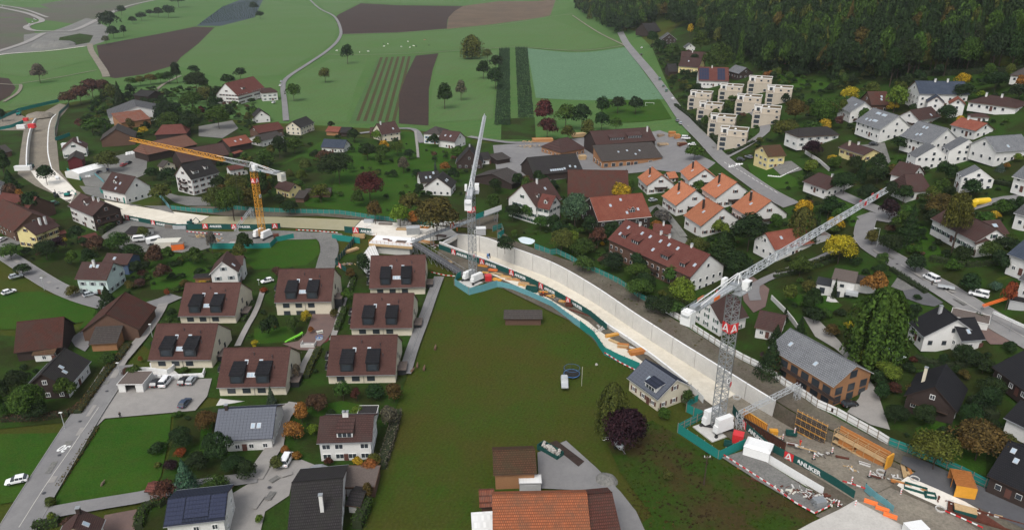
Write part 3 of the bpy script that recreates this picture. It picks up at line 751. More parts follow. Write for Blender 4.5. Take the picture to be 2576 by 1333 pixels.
    for u, s, dw, ty in dorm:
        p = roof_pt(L, wd, he, tp, u, s); dh = 1.5; q = MB(); y0 = p.y; z0 = p.z - .1
        if ty == 'shed':
            back = dh / max(tp - .25, .2); A = [(p.x - dw / 2 - .2, y0 - .3, z0 + dh), (p.x + dw / 2 + .2, y0 - .3, z0 + dh), (p.x + dw / 2 + .2, min(y0 + back, -.1), z0 + dh + back * .25), (p.x - dw / 2 - .2, min(y0 + back, -.1), z0 + dh + back * .25)]
            q.solid([(x, y, z - .15) for x, y, z in A], A, 1, 0)
            q.solid([(p.x - dw / 2, y0, z0 - .3), (p.x + dw / 2, y0, z0 - .3), (p.x + dw / 2, -.3, z0), (p.x - dw / 2, -.3, z0)],
                    [(p.x - dw / 2, y0, z0 + dh - .15), (p.x + dw / 2, y0, z0 + dh - .15), (p.x + dw / 2, y0 + back * .8, z0 + dh), (p.x - dw / 2, y0 + back * .8, z0 + dh)], 2)
        elif ty == 'box':
            zt_ = z0 + 2.1
            q.solid([(p.x - dw / 2, y0, z0 - .3), (p.x + dw / 2, y0, z0 - .3), (p.x + dw / 2, -.4, z0 - .3), (p.x - dw / 2, -.4, z0 - .3)],
                    [(p.x - dw / 2, y0, zt_ - .05), (p.x + dw / 2, y0, zt_ - .05), (p.x + dw / 2, -.4, zt_ + .35), (p.x - dw / 2, -.4, zt_ + .35)], 2, 0)
        else:
            yb = min(y0 + (dh + dw * .45) / tp, -.05); r_ = z0 + dh + dw * .45
            q.solid([(p.x - dw / 2, y0, z0 - .4), (p.x + dw / 2, y0, z0 - .4), (p.x + dw / 2, y0 + dh / tp, z0), (p.x - dw / 2, y0 + dh / tp, z0)],
                    [(p.x - dw / 2, y0, z0 + dh), (p.x + dw / 2, y0, z0 + dh), (p.x + dw / 2, y0 + dh / tp, z0 + dh), (p.x - dw / 2, y0 + dh / tp, z0 + dh)], 2)
            q.poly([(p.x - dw / 2, y0, z0 + dh), (p.x + dw / 2, y0, z0 + dh), (p.x, y0, r_)], 2)
            for s_ in (-1, 1):
                A = [(p.x + s_ * (dw / 2 + .25), y0 - .3, z0 + dh - .25), (p.x, y0 - .3, r_ + .05), (p.x, yb, r_ + .05), (p.x + s_ * (dw / 2 + .25), y0 + dh / tp + .2, z0 + dh - .25)]
                if s_ > 0: A = A[::-1]
                q.solid([(x, y, z - .12) for x, y, z in A][::-1], A[::-1], 1, 0)
        do = q.link('dormer', [rm, vm, MATS['black_clad'] if ty == 'box' else MATS['wall_wh'] if wall not in ('dw', 'bw') else MATS['wall_dw']], M, root)
        k = max(1, int(dw / 1.1))
        for i in range(k):
            link('window', window_mesh(min(1.0, dw * .6), 1.1, 'far'), M @ T(p.x + (i - (k - 1) / 2) * 1.05, y0 - .01, z0 + .75), do)
    if solar:
        for (cn, rn, u0, u1, s0, s1, mt) in solar:
            pw = (u1 - u0) * hl / cn; ln = wd / math.cos(pit); ph = (s1 - s0) * ln / rn
            k = ('solar', round(pw, 2), round(ph, 2), mt)
            if k not in WIN:
                q = MB(); q.box((0, 0, .05), (pw * .95, ph * .95, .06)); WIN[k] = q.mesh('solar_panel', [MATS[mt]])
            for i in range(cn):
                for j in range(rn):
                    p = roof_pt(L, wd, he, tp, u0 + (i + .5) / cn * (u1 - u0), s0 + (j + .5) / rn * (s1 - s0))
                    link('solar_panel', WIN[k], M @ Matrix.Translation(p) @ Matrix.Rotation(pit, 4, 'X') @ Matrix.Translation((0, 0, .03)), root)
    if balcony:
        for ang, z, ln_ in balcony:
            dist = hy if ang in (0, 180) else hx; q = MB(); q.box((0, -.7, z), (ln_, 1.4, .15)); q.box((0, -1.37, z + .5), (ln_, .06, .85), 1)
            for s_ in (-1, 1): q.box((s_ * (ln_ / 2 - .03), -.7, z + .5), (.06, 1.28, .85), 1)
            q.link('balcony', [MATS['wall_bw'], MATS['wall_dw']], M @ Matrix.Rotation(math.radians(ang), 4, 'Z') @ T(0, -dist, 0), root)
    HOUSES.append((root, M, L, wd)); return root, M, L, wd, he, tp, ro

# the seven brown-tiled twin houses
DUP = []
def duplex(el, er, rl, rr, k, key, extra, front=3, lower=False):
    rm = ((rl[0] + rr[0]) / 2, (rl[1] + rr[1]) / 2)
    r, M, L, wd, he, tp, ro = H('house', *el, *er, *rm, 5.2 if lower else 3.3, 37, 'duplex', 'cr', key, extra, wl=False, oy=.9, ox=.25, group='brown-tiled twin houses with black dormers', door=False)
    hl = L / 2; hy = wd - .9; tz = wd * tp; zo = he - 5.2
    # two black dormers with metal roofs
    for u in (-.42, .32) if k == 0 else (-.42, .33):
        x = u * hl; y0 = -wd * .91; z0 = he + .09 * tz; zt = z0 + 2.5; w2 = 1.7; q = MB(); yb = -wd * .36; ze = he + .64 * tz + .06
        q.solid([(x - w2, y0, z0 - .4), (x + w2, y0, z0 - .4), (x + w2, yb, z0 - .4), (x - w2, yb, z0 - .4)], [(x - w2, y0, zt), (x + w2, y0, zt), (x + w2, yb, ze), (x - w2, yb, ze)])
        d = q.link('dormer', MATS['black_clad'], M, r)
        q = MB(); A = [(x - w2 - .15, y0 - .2, zt + .03), (x + w2 + .15, y0 - .2, zt + .03), (x + w2 + .15, yb, ze + .05), (x - w2 - .15, yb, ze + .05)]
        q.solid(A, [(a, b_, c_ + .14) for a, b_, c_ in A])
        for i in range(9):
            xx = x - w2 + i * w2 / 4; q.solid([(xx - .03, y0 - .18, zt + .18), (xx + .03, y0 - .18, zt + .18), (xx + .03, yb, ze + .2), (xx - .03, yb, ze + .2)], [(xx - .03, y0 - .18, zt + .24), (xx + .03, y0 - .18, zt + .24), (xx + .03, yb, ze + .26), (xx - .03, yb, ze + .26)])
        q.link('dormer_roof', MATS['roof_black'], M, d)
        q = MB(); q.box((x, y0 - .03, z0 + 1.2), (2.3, .08, 1.7)); q.link('window', MATS['glass'], M, d)
    for u, s in ((-.25, .63), (.18, .63)) + (((-.12, .30), (-.02, .30), (.08, .30)) if k != 2 else ()): skylight(r, M @ Matrix.Translation(roof_pt(L, wd, he, tp, u, s)) @ Matrix.Rotation(math.atan(tp), 4, 'X'))
    for u, s in ((-.05, .8), (.5, .72), (.6, .45)):
        p = roof_pt(L, wd, he, tp, u, s); q = MB(); q.cyl((p.x, p.y, p.z - .1), .09, 1.0, n=8); q.cyl((p.x, p.y, p.z + .9), .14, .12, n=8); q.link('vent_pipe', MATS['frame_dark'], M, ro)
    for i in range(front):
        x = (-.62 + .44 * i) * hl; q = MB(); q.box((x, -hy - .02, 3.6 + zo), (2.1, .12, 1.5)); q.link('window', MATS['glass'], M, r)
        if lower: q = MB(); q.box((x, -hy - .02, .9), (2.1, .12, 1.6)); q.link('window', MATS['glass'], M, r)
    for yy, zz in ((-hy * .35, 3.6 + zo), (hy * .3, 3.6 + zo), (-hy * .1, 6.4 + zo)):
        q = MB(); q.box((hl - .22, yy, zz), (.1, 1.1, 1.6)); q.link('window', MATS['glass'], M, r)
    q = MB(); q.bar((.05 * hl, -hy - .08, 0), (.05 * hl, -hy - .08, he - .3), .06); q.link('downpipe', MATS['frame_dark'], M, r)
    # black annex at the right gable and stacked loggias at the left gable
    q = MB(); q.box((hl + 1.1, -.25 * wd, 1.2 + zo), (2.2, 4.6, 5.0), 0); q.box((hl + 1.1, -.25 * wd, 3.75 + zo), (2.4, 4.8, .12), 1); q.link('annex', [MATS['black_clad'], MATS['gravel_roof']], M, r)
    for z in (.9, 3.7, 6.1):
        if z + zo < -.5: continue
        z += zo; q = MB(); wy = 5.5 if z - zo < 6 else 3.2; q.box((-hl - .8, -.1 * wd, z), (1.7, wy, .18), 0); q.box((-hl - 1.6, -.1 * wd, z + .55), (.08, wy, 1.0), 1)
        for s_ in (-1, 1): q.box((-hl - .8, -.1 * wd + s_ * wy / 2, z + .55), (1.6, .08, 1.0), 1)
        q.link('balcony', [MATS['wall_gy'], MATS['black_clad']], M, r)
    q = MB(); q.box((0, -hy - 2.2, -.1), (L - 1, 4.0, .3)); q.link('terrace', MATS['concrete_clean'], M, r)
    DUP.append((r, M, L, wd))
duplex((447, 795.5), (591, 794), (457.5, 711.7), (602.5, 710.5), 0, 'twin house nearest the barns', 'with brown roof and black dormers, second from left')
duplex((371, 906), (530, 905), (385, 814), (545, 813.5), 1, 'twin house above the car park', 'with brown roof and black dormers, leftmost of seven')
duplex((544.5, 975), (718, 972), (556, 876), (726.5, 872), 1, 'twin house beside the parking lot', 'with brown roof and black dormers, lowest of the seven')
duplex((689.5, 761), (833.5, 758.5), (696.5, 676.5), (840, 675.5), 0, 'twin house above the playground', 'with brown tiled roof, yellow tree before its white front', lower=True)
duplex((928, 725.5), (1070, 722), (933, 643), (1073, 641), 0, 'twin house below the bridge deck', 'with brown roof, farthest back of seven')
duplex((880, 826), (1036.5, 825), (885, 738.5), (1039, 737), 2, 'middle twin house by the meadow', 'with brown roof, second down beside the straight lane')
duplex((821, 945), (995, 942), (828, 844), (996.5, 842), 2, 'front twin house by the meadow', 'with brown roof and maroon shrub before its front')

# --- far and mid left
X = H
r = X('house', 599, 243, 694, 217, 615, 198, 6.5, 42, 'redbrown', 'wh', 'white farmhouse with half-red roof', 'and brown rear half, below the sloping field', shut='brown', gap=2.4, dorm=[(-.3, .35, 3.5, 'shed')], rows=3, gable='wh', cat='farmhouse')
X('house', 657, 235, 699, 232, 682, 221, 6.5, 28, 'brown', 'wh', 'small white house by the lane', 'with brown hipped roof beside the long farmhouse', shut='grey', hip=.8)
X('house', 681, 294, 665, 277, 653, 274, 3.6, 40, 'dark', 'wh', 'white gabled cottage with dark roof', 'below the small white house', rows=1)
X('barn', 267, 273, 272, 296, 336, 249, 5, 17, 'grey', 'wh', 'big grey-roofed cattle barn', 'with shallow roof and white end wall', wl=False, cat='barn')
X('barn', 304, 310, 380, 299, 337, 278, 4.5, 14, 'rusty', 'wd', 'lean-to with rust-striped metal roof', 'against the grey barn', shed=True, wl=False)
X('barn', 334, 240, 372, 244, 354, 226, 4, 22, 'dark', 'dw', 'low dark shed behind grey barn', 'at the field edge', wl=False, cat='shed')
X('barn', 340, 347, 347, 324, 292, 322, 4.5, 32, 'greybrown', 'bw', 'dark timber barn with grey-brown roof', 'behind the yellow tree', wl=False)
X('barn', 388, 340, 470, 336, 425, 314, 4, 30, 'redbrown', 'dw', 'low red-brown hipped barn', 'above the crane jib', hip=.5, wl=False)
X('barn', 371, 390, 497, 363, 430, 346, 4.5, 33, 'farred', 'dw', 'long red-roofed farm building', 'crossed by the yellow crane jib', hip=.25, wl=False, cat='barn')
X('barn', 456, 410, 578, 389, 505, 368, 5, 33, 'brown', 'dw', 'large brown-roofed barn', 'behind the white balcony house', wl=False)
X('house', 481, 453, 553, 434, 496, 405, 8.2, 42, 'dark', 'wh', 'white balcony apartment house', 'with dark roof and stacked gable balconies', shut='brown', dorm=[(-.45, .3, 3.2, 'shed'), (.35, .4, 2, 'shed')], balcony=[(-90, 2.9, 5), (-90, 5.6, 5)], rows=3, gap=3.4)
X('house', 253, 476, 313, 489, 316, 440, 5, 42, 'brown', 'wh', 'house with blank white gable', 'and brown roof, teal sheeting at its foot', sky=[(-.4, .75), (.2, .5), (.1, .2)], dorm=[(-.2, .45, 2, 'gable')], cat='house')
X('house', 170, 518, 231, 545, 228, 496, 7, 34, 'brown', 'wh', 'dark timber chalet beside tunnel roof', 'with brown roof and white long side', gable='dw', chim=[(.2, .9), (.55, .95)], dorm=[(0, .45, 3, 'gable')], shut='brown', balcony=[(90, 3.2, 9), (90, 5.8, 8)], verge='dw')
X('barn', -40, 545, 33, 583, 38, 516, 5, 34, 'rust', 'bw', 'rust-tiled farmhouse at the left edge', 'with wide overhanging roof', rows=2, style='far', cat='farmhouse', verge='bw')
X('barn', -30, 528, 60, 540, 15, 486, 5, 34, 'redbrown', 'bw', 'red-brown farm roof behind rust-tiled farmhouse', '', wl=False)
X('house', 89, 592, 151, 568, 98, 552, 6.2, 34, 'brown', 'ye', 'cream house with brown shutters', 'and tall white chimney below the rust-tiled farmhouse', shut='brown', chim=[(0, .6), (.35, .5)], gap=2.4)
X('shed', 204, 606, 248, 594, 222, 583, 2.8, 28, 'redbrown', 'bw', 'red-brown garden shed', 'among shrubs below the chalet', wl=False)
X('shed', 140, 592, 168, 586, 155, 575, 2.8, 28, 'redbrown', 'bw', 'small red-brown outhouse', 'right of the cream house', wl=False)
X('garage', 310, 588, 347, 593, 334, 569, 2.8, 20, 'dark', 'wh', 'white garage with dark roof', 'beside the site yard', rows=1)
X('barn', 208, 402, 217, 379, 190, 382, 5.2, 30, 'greybrown', 'rd', 'dark red barn with grey-brown roof', 'beside the white tent', wl=False)
X('house', 218, 373, 224, 355, 186, 343, 5, 36, 'brown', 'wh', 'white gabled house with green shutters', 'behind the dark red barn', shut='green', gap=2.6, sky=[(0, .5)], chim=[(-.3, .6)])
X('shed', 197, 438, 266, 419, 222, 418, 3.2, 14, 'white', 'wh', 'long white storage tent', 'above the concrete slab', wl=False, ox=.05, oy=.05, cat='tent', verge='wh')
X('house', 650, 336, 722, 323, 688, 309, 4.5, 30, 'redbrown', 'bw', 'long red-brown roofed house', 'at the end of the country lane', rows=1)
X('house', 756, 323, 792, 309, 751, 300, 5, 34, 'dark', 'cr', 'dark-roofed house on the lane corner', 'with cream walls', rows=2)
X('shed', 577, 370, 636, 358, 600, 343, 4, 26, 'red', 'dw', 'bright orange-red roofed stable', 'right of the brown barn', wl=False, cat='stable', sky=[(-.2, .5), (.3, .55)])
X('shed', 590, 388, 612, 381, 598, 377, 2.6, 16, 'red', 'dw', 'small red canopy', 'below the orange-red stable', wl=False, shed=True)
X('house', 660, 355, 716, 342, 676, 334, 4, 16, 'greybrown', 'wh', 'low flat workshop with strip windows', 'beside the gravel yard', rows=1, style='far')
X('shed', 818, 331, 851, 333, 838, 318, 2.8, 26, 'red', 'wd', 'orange-red garden barn', 'left of the dark twin shed', wl=False)
X('shed', 855, 334, 882, 334, 870, 320, 2.8, 24, 'dark', 'dw', 'dark garden shed', 'beside the orange-red garden barn', wl=False)
X('house', 961, 340, 1009, 333, 975, 308, 4.8, 38, 'brown', 'cr', 'cream house with steep brown roof', 'below the striped field', sky=[(.4, .4)], chim=[(-.6, .9)], rows=2)
X('shed', 929, 337, 946, 337, 938, 320, 2.6, 38, 'brown', 'dw', 'narrow brown garage', 'left of the cream house with steep roof', wl=False, cat='garage')
X('house', 1063, 336, 1108, 339, 1096, 318, 6.5, 24, 'greybrown', 'wh', 'white house with blue shutters', 'and hipped roof under the brown field', shut='blue', hip=.8, gap=2.6)
X('house', 1100, 352, 1144, 358, 1131, 329, 4.6, 36, 'brown', 'wh', 'brown-roofed rear wing', 'joined to the white house with blue shutters', sky=[(-.4, .5), (.2, .5)], rows=1)
X('shed', 1147, 358, 1171, 353, 1161, 339, 3, 30, 'brown', 'wh', 'small brown-roofed annex', 'at the end of the rear wing', rows=1)
X('shed', 806, 371, 865, 374, 837, 351, 3, 34, 'blue', 'wh', 'blue-grey roofed bungalow', 'behind the shrubs on the green slope', rows=1, cat='bungalow')
X('house', 1146, 412, 1152, 389, 1181, 371, 3.2, 46, 'dark', 'wh', 'steep dark-gabled chalet', 'behind the second crane', gable='dw', rows=1, chim=[(0, 1, 'gy')])
X('house', 1203, 404, 1236, 401, 1216, 383, 3, 30, 'dark', 'wh', 'dark-roofed side wing', 'right of the steep chalet', rows=1)
X('house', 1058, 461, 1110, 456, 1088, 430, 4.2, 38, 'dark', 'wh', 'white house behind the big autumn tree', 'with dark roof and skylights', sky=[(-.35, .45), (.05, .45), (.45, .8)], rows=1)
X('house', 1136, 474, 1149, 457, 1112, 433, 4.2, 36, 'dark', 'wh', 'dark skylit wing', 'right of the big autumn tree', sky=[(-.4, .5), (0, .5)], rows=1)
X('house', 690, 472, 727, 482, 719, 456, 3.8, 36, 'brown', 'ye', 'small yellow cottage', 'behind the yellow crane', rows=1)
X('shed', 739, 498, 765, 499, 760, 478, 2.6, 14, 'greybrown', 'bw', 'grey-roofed open shed', 'left of the hen-house', shed=True, wl=False)
X('shed', 766, 488, 832, 486, 800, 473, 2.4, 18, 'greybrown', 'bw', 'long low hen-house', 'on the green slope', wl=False)
X('shed', 395, 418, 409, 422, 403, 400, 3.2, 34, 'greybrown', 'cr', 'little cream stable', 'on the farm yard', rows=1)
X('barn', 10, 385, 32, 380, 20, 362, 3, 30, 'greybrown', 'bw', 'weathered hay hut', 'left of the small trough', wl=False, cat='hut')
X('house', -10, 475, 24, 450, -8, 445, 5, 30, 'grey', 'wh', 'grey-roofed house at the left edge', 'behind dark conifers', rows=1)
X('house', 577 + 0, 429, 625, 421, 600, 412, 4, 25, 'redbrown', 'wh', 'brown-red roofed house', 'behind the big walnut trees', rows=1)
# --- centre
r = X('house', 1349, 522, 1414, 500, 1344, 457, 8.2, 42, 'brown', 'wh', 'big white farmhouse with green shutters', 'and brown gabled roofs', shut='green', gap=2.2, sky=[(.35, .6)], chim=[(.05, .9)], rows=3, dorm=[(-.45, .35, 1.5, 'gable')], cat='farmhouse')
X('house', 1348, 521, 1382, 528, 1378, 489, 8.0, 42, 'redbrown', 'wh', '', '', into=r[0], shut='green', gap=2.2, rows=3, dorm=[(.1, .35, 1.6, 'gable')])
X('barn', 1342, 441, 1467, 429, 1390, 391, 4, 33, 'dark', 'dw', 'long dark-tiled sawmill barn', 'with rows of small skylights', wl=False, sky=[(-.25 + .09 * i, .17) for i in range(6)] + [(.3, .2), (.55, .3), (.75, .25)])
X('shed', 1288, 464, 1338, 442, 1300, 412, 3.2, 16, 'greybrown', 'dw', 'weathered plank-roofed shed', 'left of the dark sawmill barn', wl=False)
X('shed', 1250, 404, 1286, 398, 1268, 382, 3, 8, 'greybrown', 'dw', 'flat timber store', 'beside the log piles', shed=True, wl=False)
X('barn', 1428, 496, 1583, 498, 1490, 428, 4.6, 40, 'rust', 'bw', 'huge red-brown tiled barn', 'between sawmill and orange houses', wl=False)
X('sawmill', 1499, 365, 1651, 354, 1563, 325, 6.5, 30, 'brown', 'dw', 'sawmill hall with two dormers', 'and wide brown roof', dorm=[(-.25, .25, 9, 'shed'), (.35, .3, 9, 'shed')], wl=False, chim=[(.85, .7, 'wh')])
X('sawmill_shed', 1514, 406, 1668, 396, 1578, 361, 4, 17, 'greybrown', 'wd', 'weathered front roof of the sawmill', 'over open timber bays', shed=True, rows=1, style='far', gap=4, win=(2.2, 2), sky=[(-.3, .5), (0, .55), (.2, .3), (.4, .5)], cat='shed')
X('house', 1412, 385, 1473, 373, 1425, 346, 3.6, 30, 'brown', 'wd', 'brown hipped sawmill office', 'beside the log yard', hip=.6, rows=1)
og = 'orange-roofed terrace houses'
for e in ((1593, 436, 1627, 468, 1641, 420, 'leftmost orange-roofed house', 'by the sawmill drive'), (1699, 420, 1732, 455, 1749, 403, 'topmost orange-roofed house', 'of the close'),
          (1763, 475, 1800, 500, 1822, 440, 'orange-roofed house by the street', 'at the upper right of the close'), (1664, 493, 1700, 518, 1722, 460, 'orange-roofed house left of centre', 'with mossy streaks on its roof'),
          (1838, 520, 1885, 549, 1900, 484, 'rightmost orange-roofed house', 'behind the dark conifers'), (1719, 542, 1763, 570, 1789, 505, 'lowest orange-roofed house', 'nearest the long row house')):
    X('house', *e[:6], 4.3, 36, 'orange', 'wh', e[6], e[7], sky=[(.05, .5)], chim=[(-.25, .6, 'dw')], shut='brown', gap=3.2, balcony=[(90, 2.7, 6)], rows=1, group=og, verge='dw')
X('garage', 1684, 450, 1707, 447, 1697, 431, 2.6, 36, 'orange', 'wh', 'small orange-roofed garage', 'between two terrace houses', rows=1)
r = X('house', 1505, 558, 1640, 545, 1545, 492, 5.8, 33, 'red', 'dw', 'red-tiled house with roof terrace', 'and gabled dormer', dorm=[(.35, .25, 2.4, 'gable')], sky=[(-.35, .6), (.15, .25), (.6, .35), (.1, .8)], rows=2, verge='wh', gap=3.3)
r = X('house', 1528, 602, 1737, 698, 1672, 593, 6.6, 36, 'redbrown', 'bw', 'long row house with four dormers', 'and brown-red tiled roof', dorm=[(-.72, .3, 2.2, 'shed'), (-.42, .28, 3.8, 'shed'), (.32, .22, 3.8, 'shed'), (.72, .22, 2.2, 'shed')],
  sky=[(-.8, .75), (-.45, .75), (-.25, .75), (0, .75), (.2, .75), (.4, .75), (0, .35), (.9, .45), (-.85, .4)], chim=[(-.62, 1), (-.1, 1), (.1, 1.0), (.6, 1)], balcony=[(0, 2.8, 12)], gable='wh', gap=2.6, shut=None, cat='row house')
X('house', 1640, 585, 1686, 590, 1662, 563, 3, 34, 'redbrown', 'wh', 'little red-brown outbuilding', 'behind the long row house', rows=1, chim=[(.1, .9)], cat='outbuilding')
# --- far right of the lane
X('house', 1663, 102, 1648, 92, 1679, 84, 5, 36, 'grey', 'wh', 'white hamlet house with grey roof', 'below the forest', gable='dw', rows=2)
X('house', 1711, 114, 1724, 122, 1727, 106, 3.5, 36, 'grey', 'wh', 'small white chapel-like house', 'right of the hamlet house', rows=1)
X('barn', 1630, 80, 1664, 78, 1650, 56, 4, 36, 'dark', 'dw', 'dark barn at the forest edge', '', wl=False)
X('barn', 1712, 150, 1775, 152, 1748, 131, 4.5, 36, 'brown', 'bw', 'brown barn among the upper trees', '', wl=False, chim=[(-.1, .9)])
X('house', 1705, 168, 1758, 172, 1735, 146, 4, 36, 'brown', 'ye', 'brown-roofed house above the solar house', '', rows=1, sky=[(-.2, .6)])
X('shed', 1682, 181, 1706, 181, 1692, 161, 3, 28, 'dark', 'dw', 'dark shed by the upper lane', '', wl=False)
X('house', 1757, 204, 1834, 206, 1796, 170, 4, 34, 'redbrown', 'wh', 'solar-roofed timber house', 'above the beige villas', solar=[(4, 3, -.95, -.3, .08, .92, 'panel_solar'), (3, 3, .25, .75, .08, .92, 'panel_solar')], chim=[(-.1, .95)], rows=1, gap=2.2)
X('house', 1829, 181, 1858, 189, 1846, 165, 3.8, 34, 'slate', 'dw', 'dark gabled house behind solar house', '', rows=1)
# --- upper right village
r = X('house', 2313, 238, 2440, 240, 2378, 206, 6.4, 32, 'blue', 'wh', 'large white house with blue-and-red roof', 'under the forest', rows=2, chim=[(-.2, .95), (.3, .95)], gap=3)
X('house', 2380, 252, 2372, 233, 2352, 213, 5.6, 38, 'blue', 'wh', '', '', into=r[0], rows=2); X('house', 2433, 256, 2425, 238, 2405, 216, 5.6, 38, 'red', 'wh', '', '', into=r[0], rows=2)
X('house', 2535, 207, 2610, 214, 2568, 183, 3.2, 20, 'greybrown', 'wh', 'grey-brown bungalow at the top right', '', hip=.5, rows=1, cat='bungalow')
X('house', 2430, 267, 2555, 284, 2494, 252, 3.0, 17, 'brown', 'wh', 'wide white bungalow with hipped roof', 'at the right', hip=.7, rows=1, chim=[(-.5, .8), (.1, .9)], cat='bungalow')
X('garage', 2439, 294, 2492, 297, 2466, 285, 2.8, 18, 'brown', 'wh', 'white double garage', 'in front of the wide bungalow', hip=.8, rows=1)
X('house', 2192, 265, 2242, 265, 2197, 230, 3.6, 38, 'rust', 'bw', 'maroon-roofed chalet', 'left of the pale green tree', rows=1, sky=[(.3, .6), (.2, .4)])
X('house', 2088, 264, 2137, 288, 2142, 248, 4.2, 36, 'slate', 'wh', 'grey-roofed house behind the green tree', '', sky=[(.5, .6)], rows=1)
X('house', 2150, 311, 2213, 333, 2213, 283, 5, 36, 'slate', 'wh', 'long grey-roofed house with eleven skylights', 'in the right village', sky=[(-.35 + .1 * i, .78) for i in range(3)] + [(.1 + .1 * i, .78) for i in range(3)] + [(-.5, .3), (-.2, .3), (.0, .35), (.1, .35), (.2, .35)], rows=2)
X('house', 2262, 349, 2336, 371, 2327, 316, 5, 36, 'slate', 'wh', 'second long grey-roofed house', 'behind the white triangular villas', sky=[(-.3, .75), (-.1, .75), (-.2, .3), (0, .35)], rows=2)
X('house', 2388, 321, 2453, 337, 2434, 306, 3.2, 28, 'red', 'wh', 'orange-red roofed bungalow', 'at the right', rows=1, chim=[(-.4, .95)], cat='bungalow')
X('house', 2315, 301, 2369, 291, 2327, 268, 3.6, 34, 'brown', 'wh', 'brown-roofed white house with balcony', 'below the large blue-roofed house', rows=1, sky=[(.3, .3)], balcony=[(-90, 1.2, 6)])
X('house', 2008, 345, 2114, 339, 2062, 319, 5.4, 26, 'dark', 'wh', 'white house with low brown hip', 'above the cream bungalow', hip=.6, rows=2, shut='grey', gap=3.6)
X('house', 2108, 373, 2172, 394, 2168, 370, 3.2, 22, 'brown', 'ye', 'cream bungalow with pergola', 'and brown roof', rows=1, chim=[(-.6, .6, 'cr'), (-.2, 1)], cat='bungalow', shut='brown')
X('house', 1932, 394, 1979, 391, 1935, 365, 6.2, 30, 'mossy', 'ye', 'bright yellow house', 'with mossy brown roof', rows=2, gap=2.8, shut='grey')
X('house', 2018, 459, 2079, 481, 2090, 447, 3, 19, 'brown', 'wh', 'brown bungalow above the lane', 'with wide low roof', rows=1, chim=[(.1, 1)], cat='bungalow')
r = X('house', 2283, 482, 2346, 480, 2310, 437, 3.6, 40, 'brown', 'wh', 'dark tiled house with half hip', 'left of the poplar', rows=1, hip=.25)
X('house', 2237, 440, 2290, 453, 2292, 415, 4.2, 38, 'brown', 'wh', '', '', into=r[0], rows=1)
wv = 'white triangular-gabled villas'
for e in ((2281, 393, 2303, 404, 2341, 369, 'left triangular white villa', 'with tall gable windows'), (2366, 377, 2387, 387, 2427, 355, 'rear triangular white villa', 'with tall gable windows, topmost of three'),
          (2405, 440, 2418, 452, 2449, 417, 'front triangular white villa', 'with solar strip and glass canopy')):
    X('house', *e[:6], 4.6, 34, 'slate', 'wh', e[6], e[7], verge='wh', rows=2, gap=2.4, ox=.12, oy=.12, group=wv, style='dark')
X('house', 2543, 452, 2600, 468, 2575, 405, 4.6, 36, 'slate', 'wh', 'white villa at the right edge', 'with grey roof', verge='wh', rows=2)
X('house', 2508, 381, 2600, 374, 2555, 337, 4.6, 34, 'slate', 'wh', 'grey-roofed house at the right edge', 'above the white villas', rows=1, sky=[(-.2, .3)])
r = X('house', 2333, 550, 2452, 613, 2427, 541, 4.2, 33, 'brown', 'wh', 'large brown-tiled house with white chimney', 'and long lawn', rows=1, dorm=[(-.45, .35, 5, 'shed')], chim=[(-.05, .97)], shut='green', gap=2.3)
X('house', 2478, 592, 2540, 586, 2492, 553, 3.6, 33, 'brown', 'wh', '', '', into=r[0], rows=1, sky=[(.2, .6), (.35, .6)]); X('house', 2453, 616, 2440, 600, 2470, 590, 4.0, 30, 'brown', 'wh', '', '', into=r[0], rows=1, shut='green')
X('house', 1950, 629, 2072, 607, 1985, 576, 4, 36, 'red', 'wh', 'orange-brown house under the crane jib', '', rows=1, sky=[(-.4, .6)])
X('house', 2548, 540, 2620, 560, 2590, 520, 4, 24, 'grey', 'wh', 'white bungalow at the right edge', '', rows=1, cat='bungalow')
X('house', 2530, 650, 2610, 680, 2590, 620, 5, 32, 'blue', 'wh', 'dark blue roofed house', 'with white balcony rails at right', rows=2)
X('house', 2560, 708, 2640, 735, 2600, 690, 5, 32, 'grey', 'wh', 'white house at right below blue roof', '', rows=2)
# --- left foreground
X('barn', 350, 829, 394, 772, 287, 765, 3.8, 34, 'rust', 'bw', 'big dark brown barn', 'with sweeping roof at the lane bend', wl=False)
X('shed', 222, 866, 294, 862, 262, 820, 3, 20, 'greybrown', 'wd', 'plank shed with patched roof', 'against the big dark barn', shed=True, wl=False)
X('barn', 34, 888, 157, 873, 114, 802, 3.4, 38, 'rust', 'dw', 'rust-patched old barn', 'at the left', wl=False)
X('shed', 79, 893, 136, 890, 110, 872, 2.6, 20, 'mossy', 'wh', 'small white-walled lean-to', 'in front of the rust-patched barn', shed=True, rows=1)
X('house', 172, 975, 229, 908, 141, 900, 3.6, 38, 'dark', 'wh', 'black-roofed farmhouse', 'with dark gable and two skylights', gable='dw', rows=1, sky=[(-.3, .45), (-.15, .65)], verge='dw')
r = X('house', 187, 702, 268, 704, 242, 659, 6, 34, 'brown', 'mi', 'pale mint house', 'with brown-red roof', rows=2, shut='grey', sky=[(-.3, .75), (.1, .75)], chim=[(-.1, .75)], gap=3)
X('house', 254, 663, 321, 665, 292, 637, 4.6, 26, 'brown', 'bl', 'blue-walled house', 'behind the pale mint house', rows=1, sky=[(-.2, .5)])
r = X('house', 600, 686, 612, 657, 566, 642, 6.0, 42, 'brown', 'wh', 'white gabled house above twin houses', 'with grey shutters', rows=2, shut='grey', sky=[(-.4, .4)], gap=3.8, verge='wh')
X('house', 588, 667, 611, 666, 600, 643, 6.2, 36, 'brown', 'wh', '', '', into=r[0], rows=2)
X('shed', 485, 700, 530, 698, 508, 685, 2.6, 12, 'dark', 'wd', 'low black-roofed garden shed', 'left of the white gabled house', wl=False)
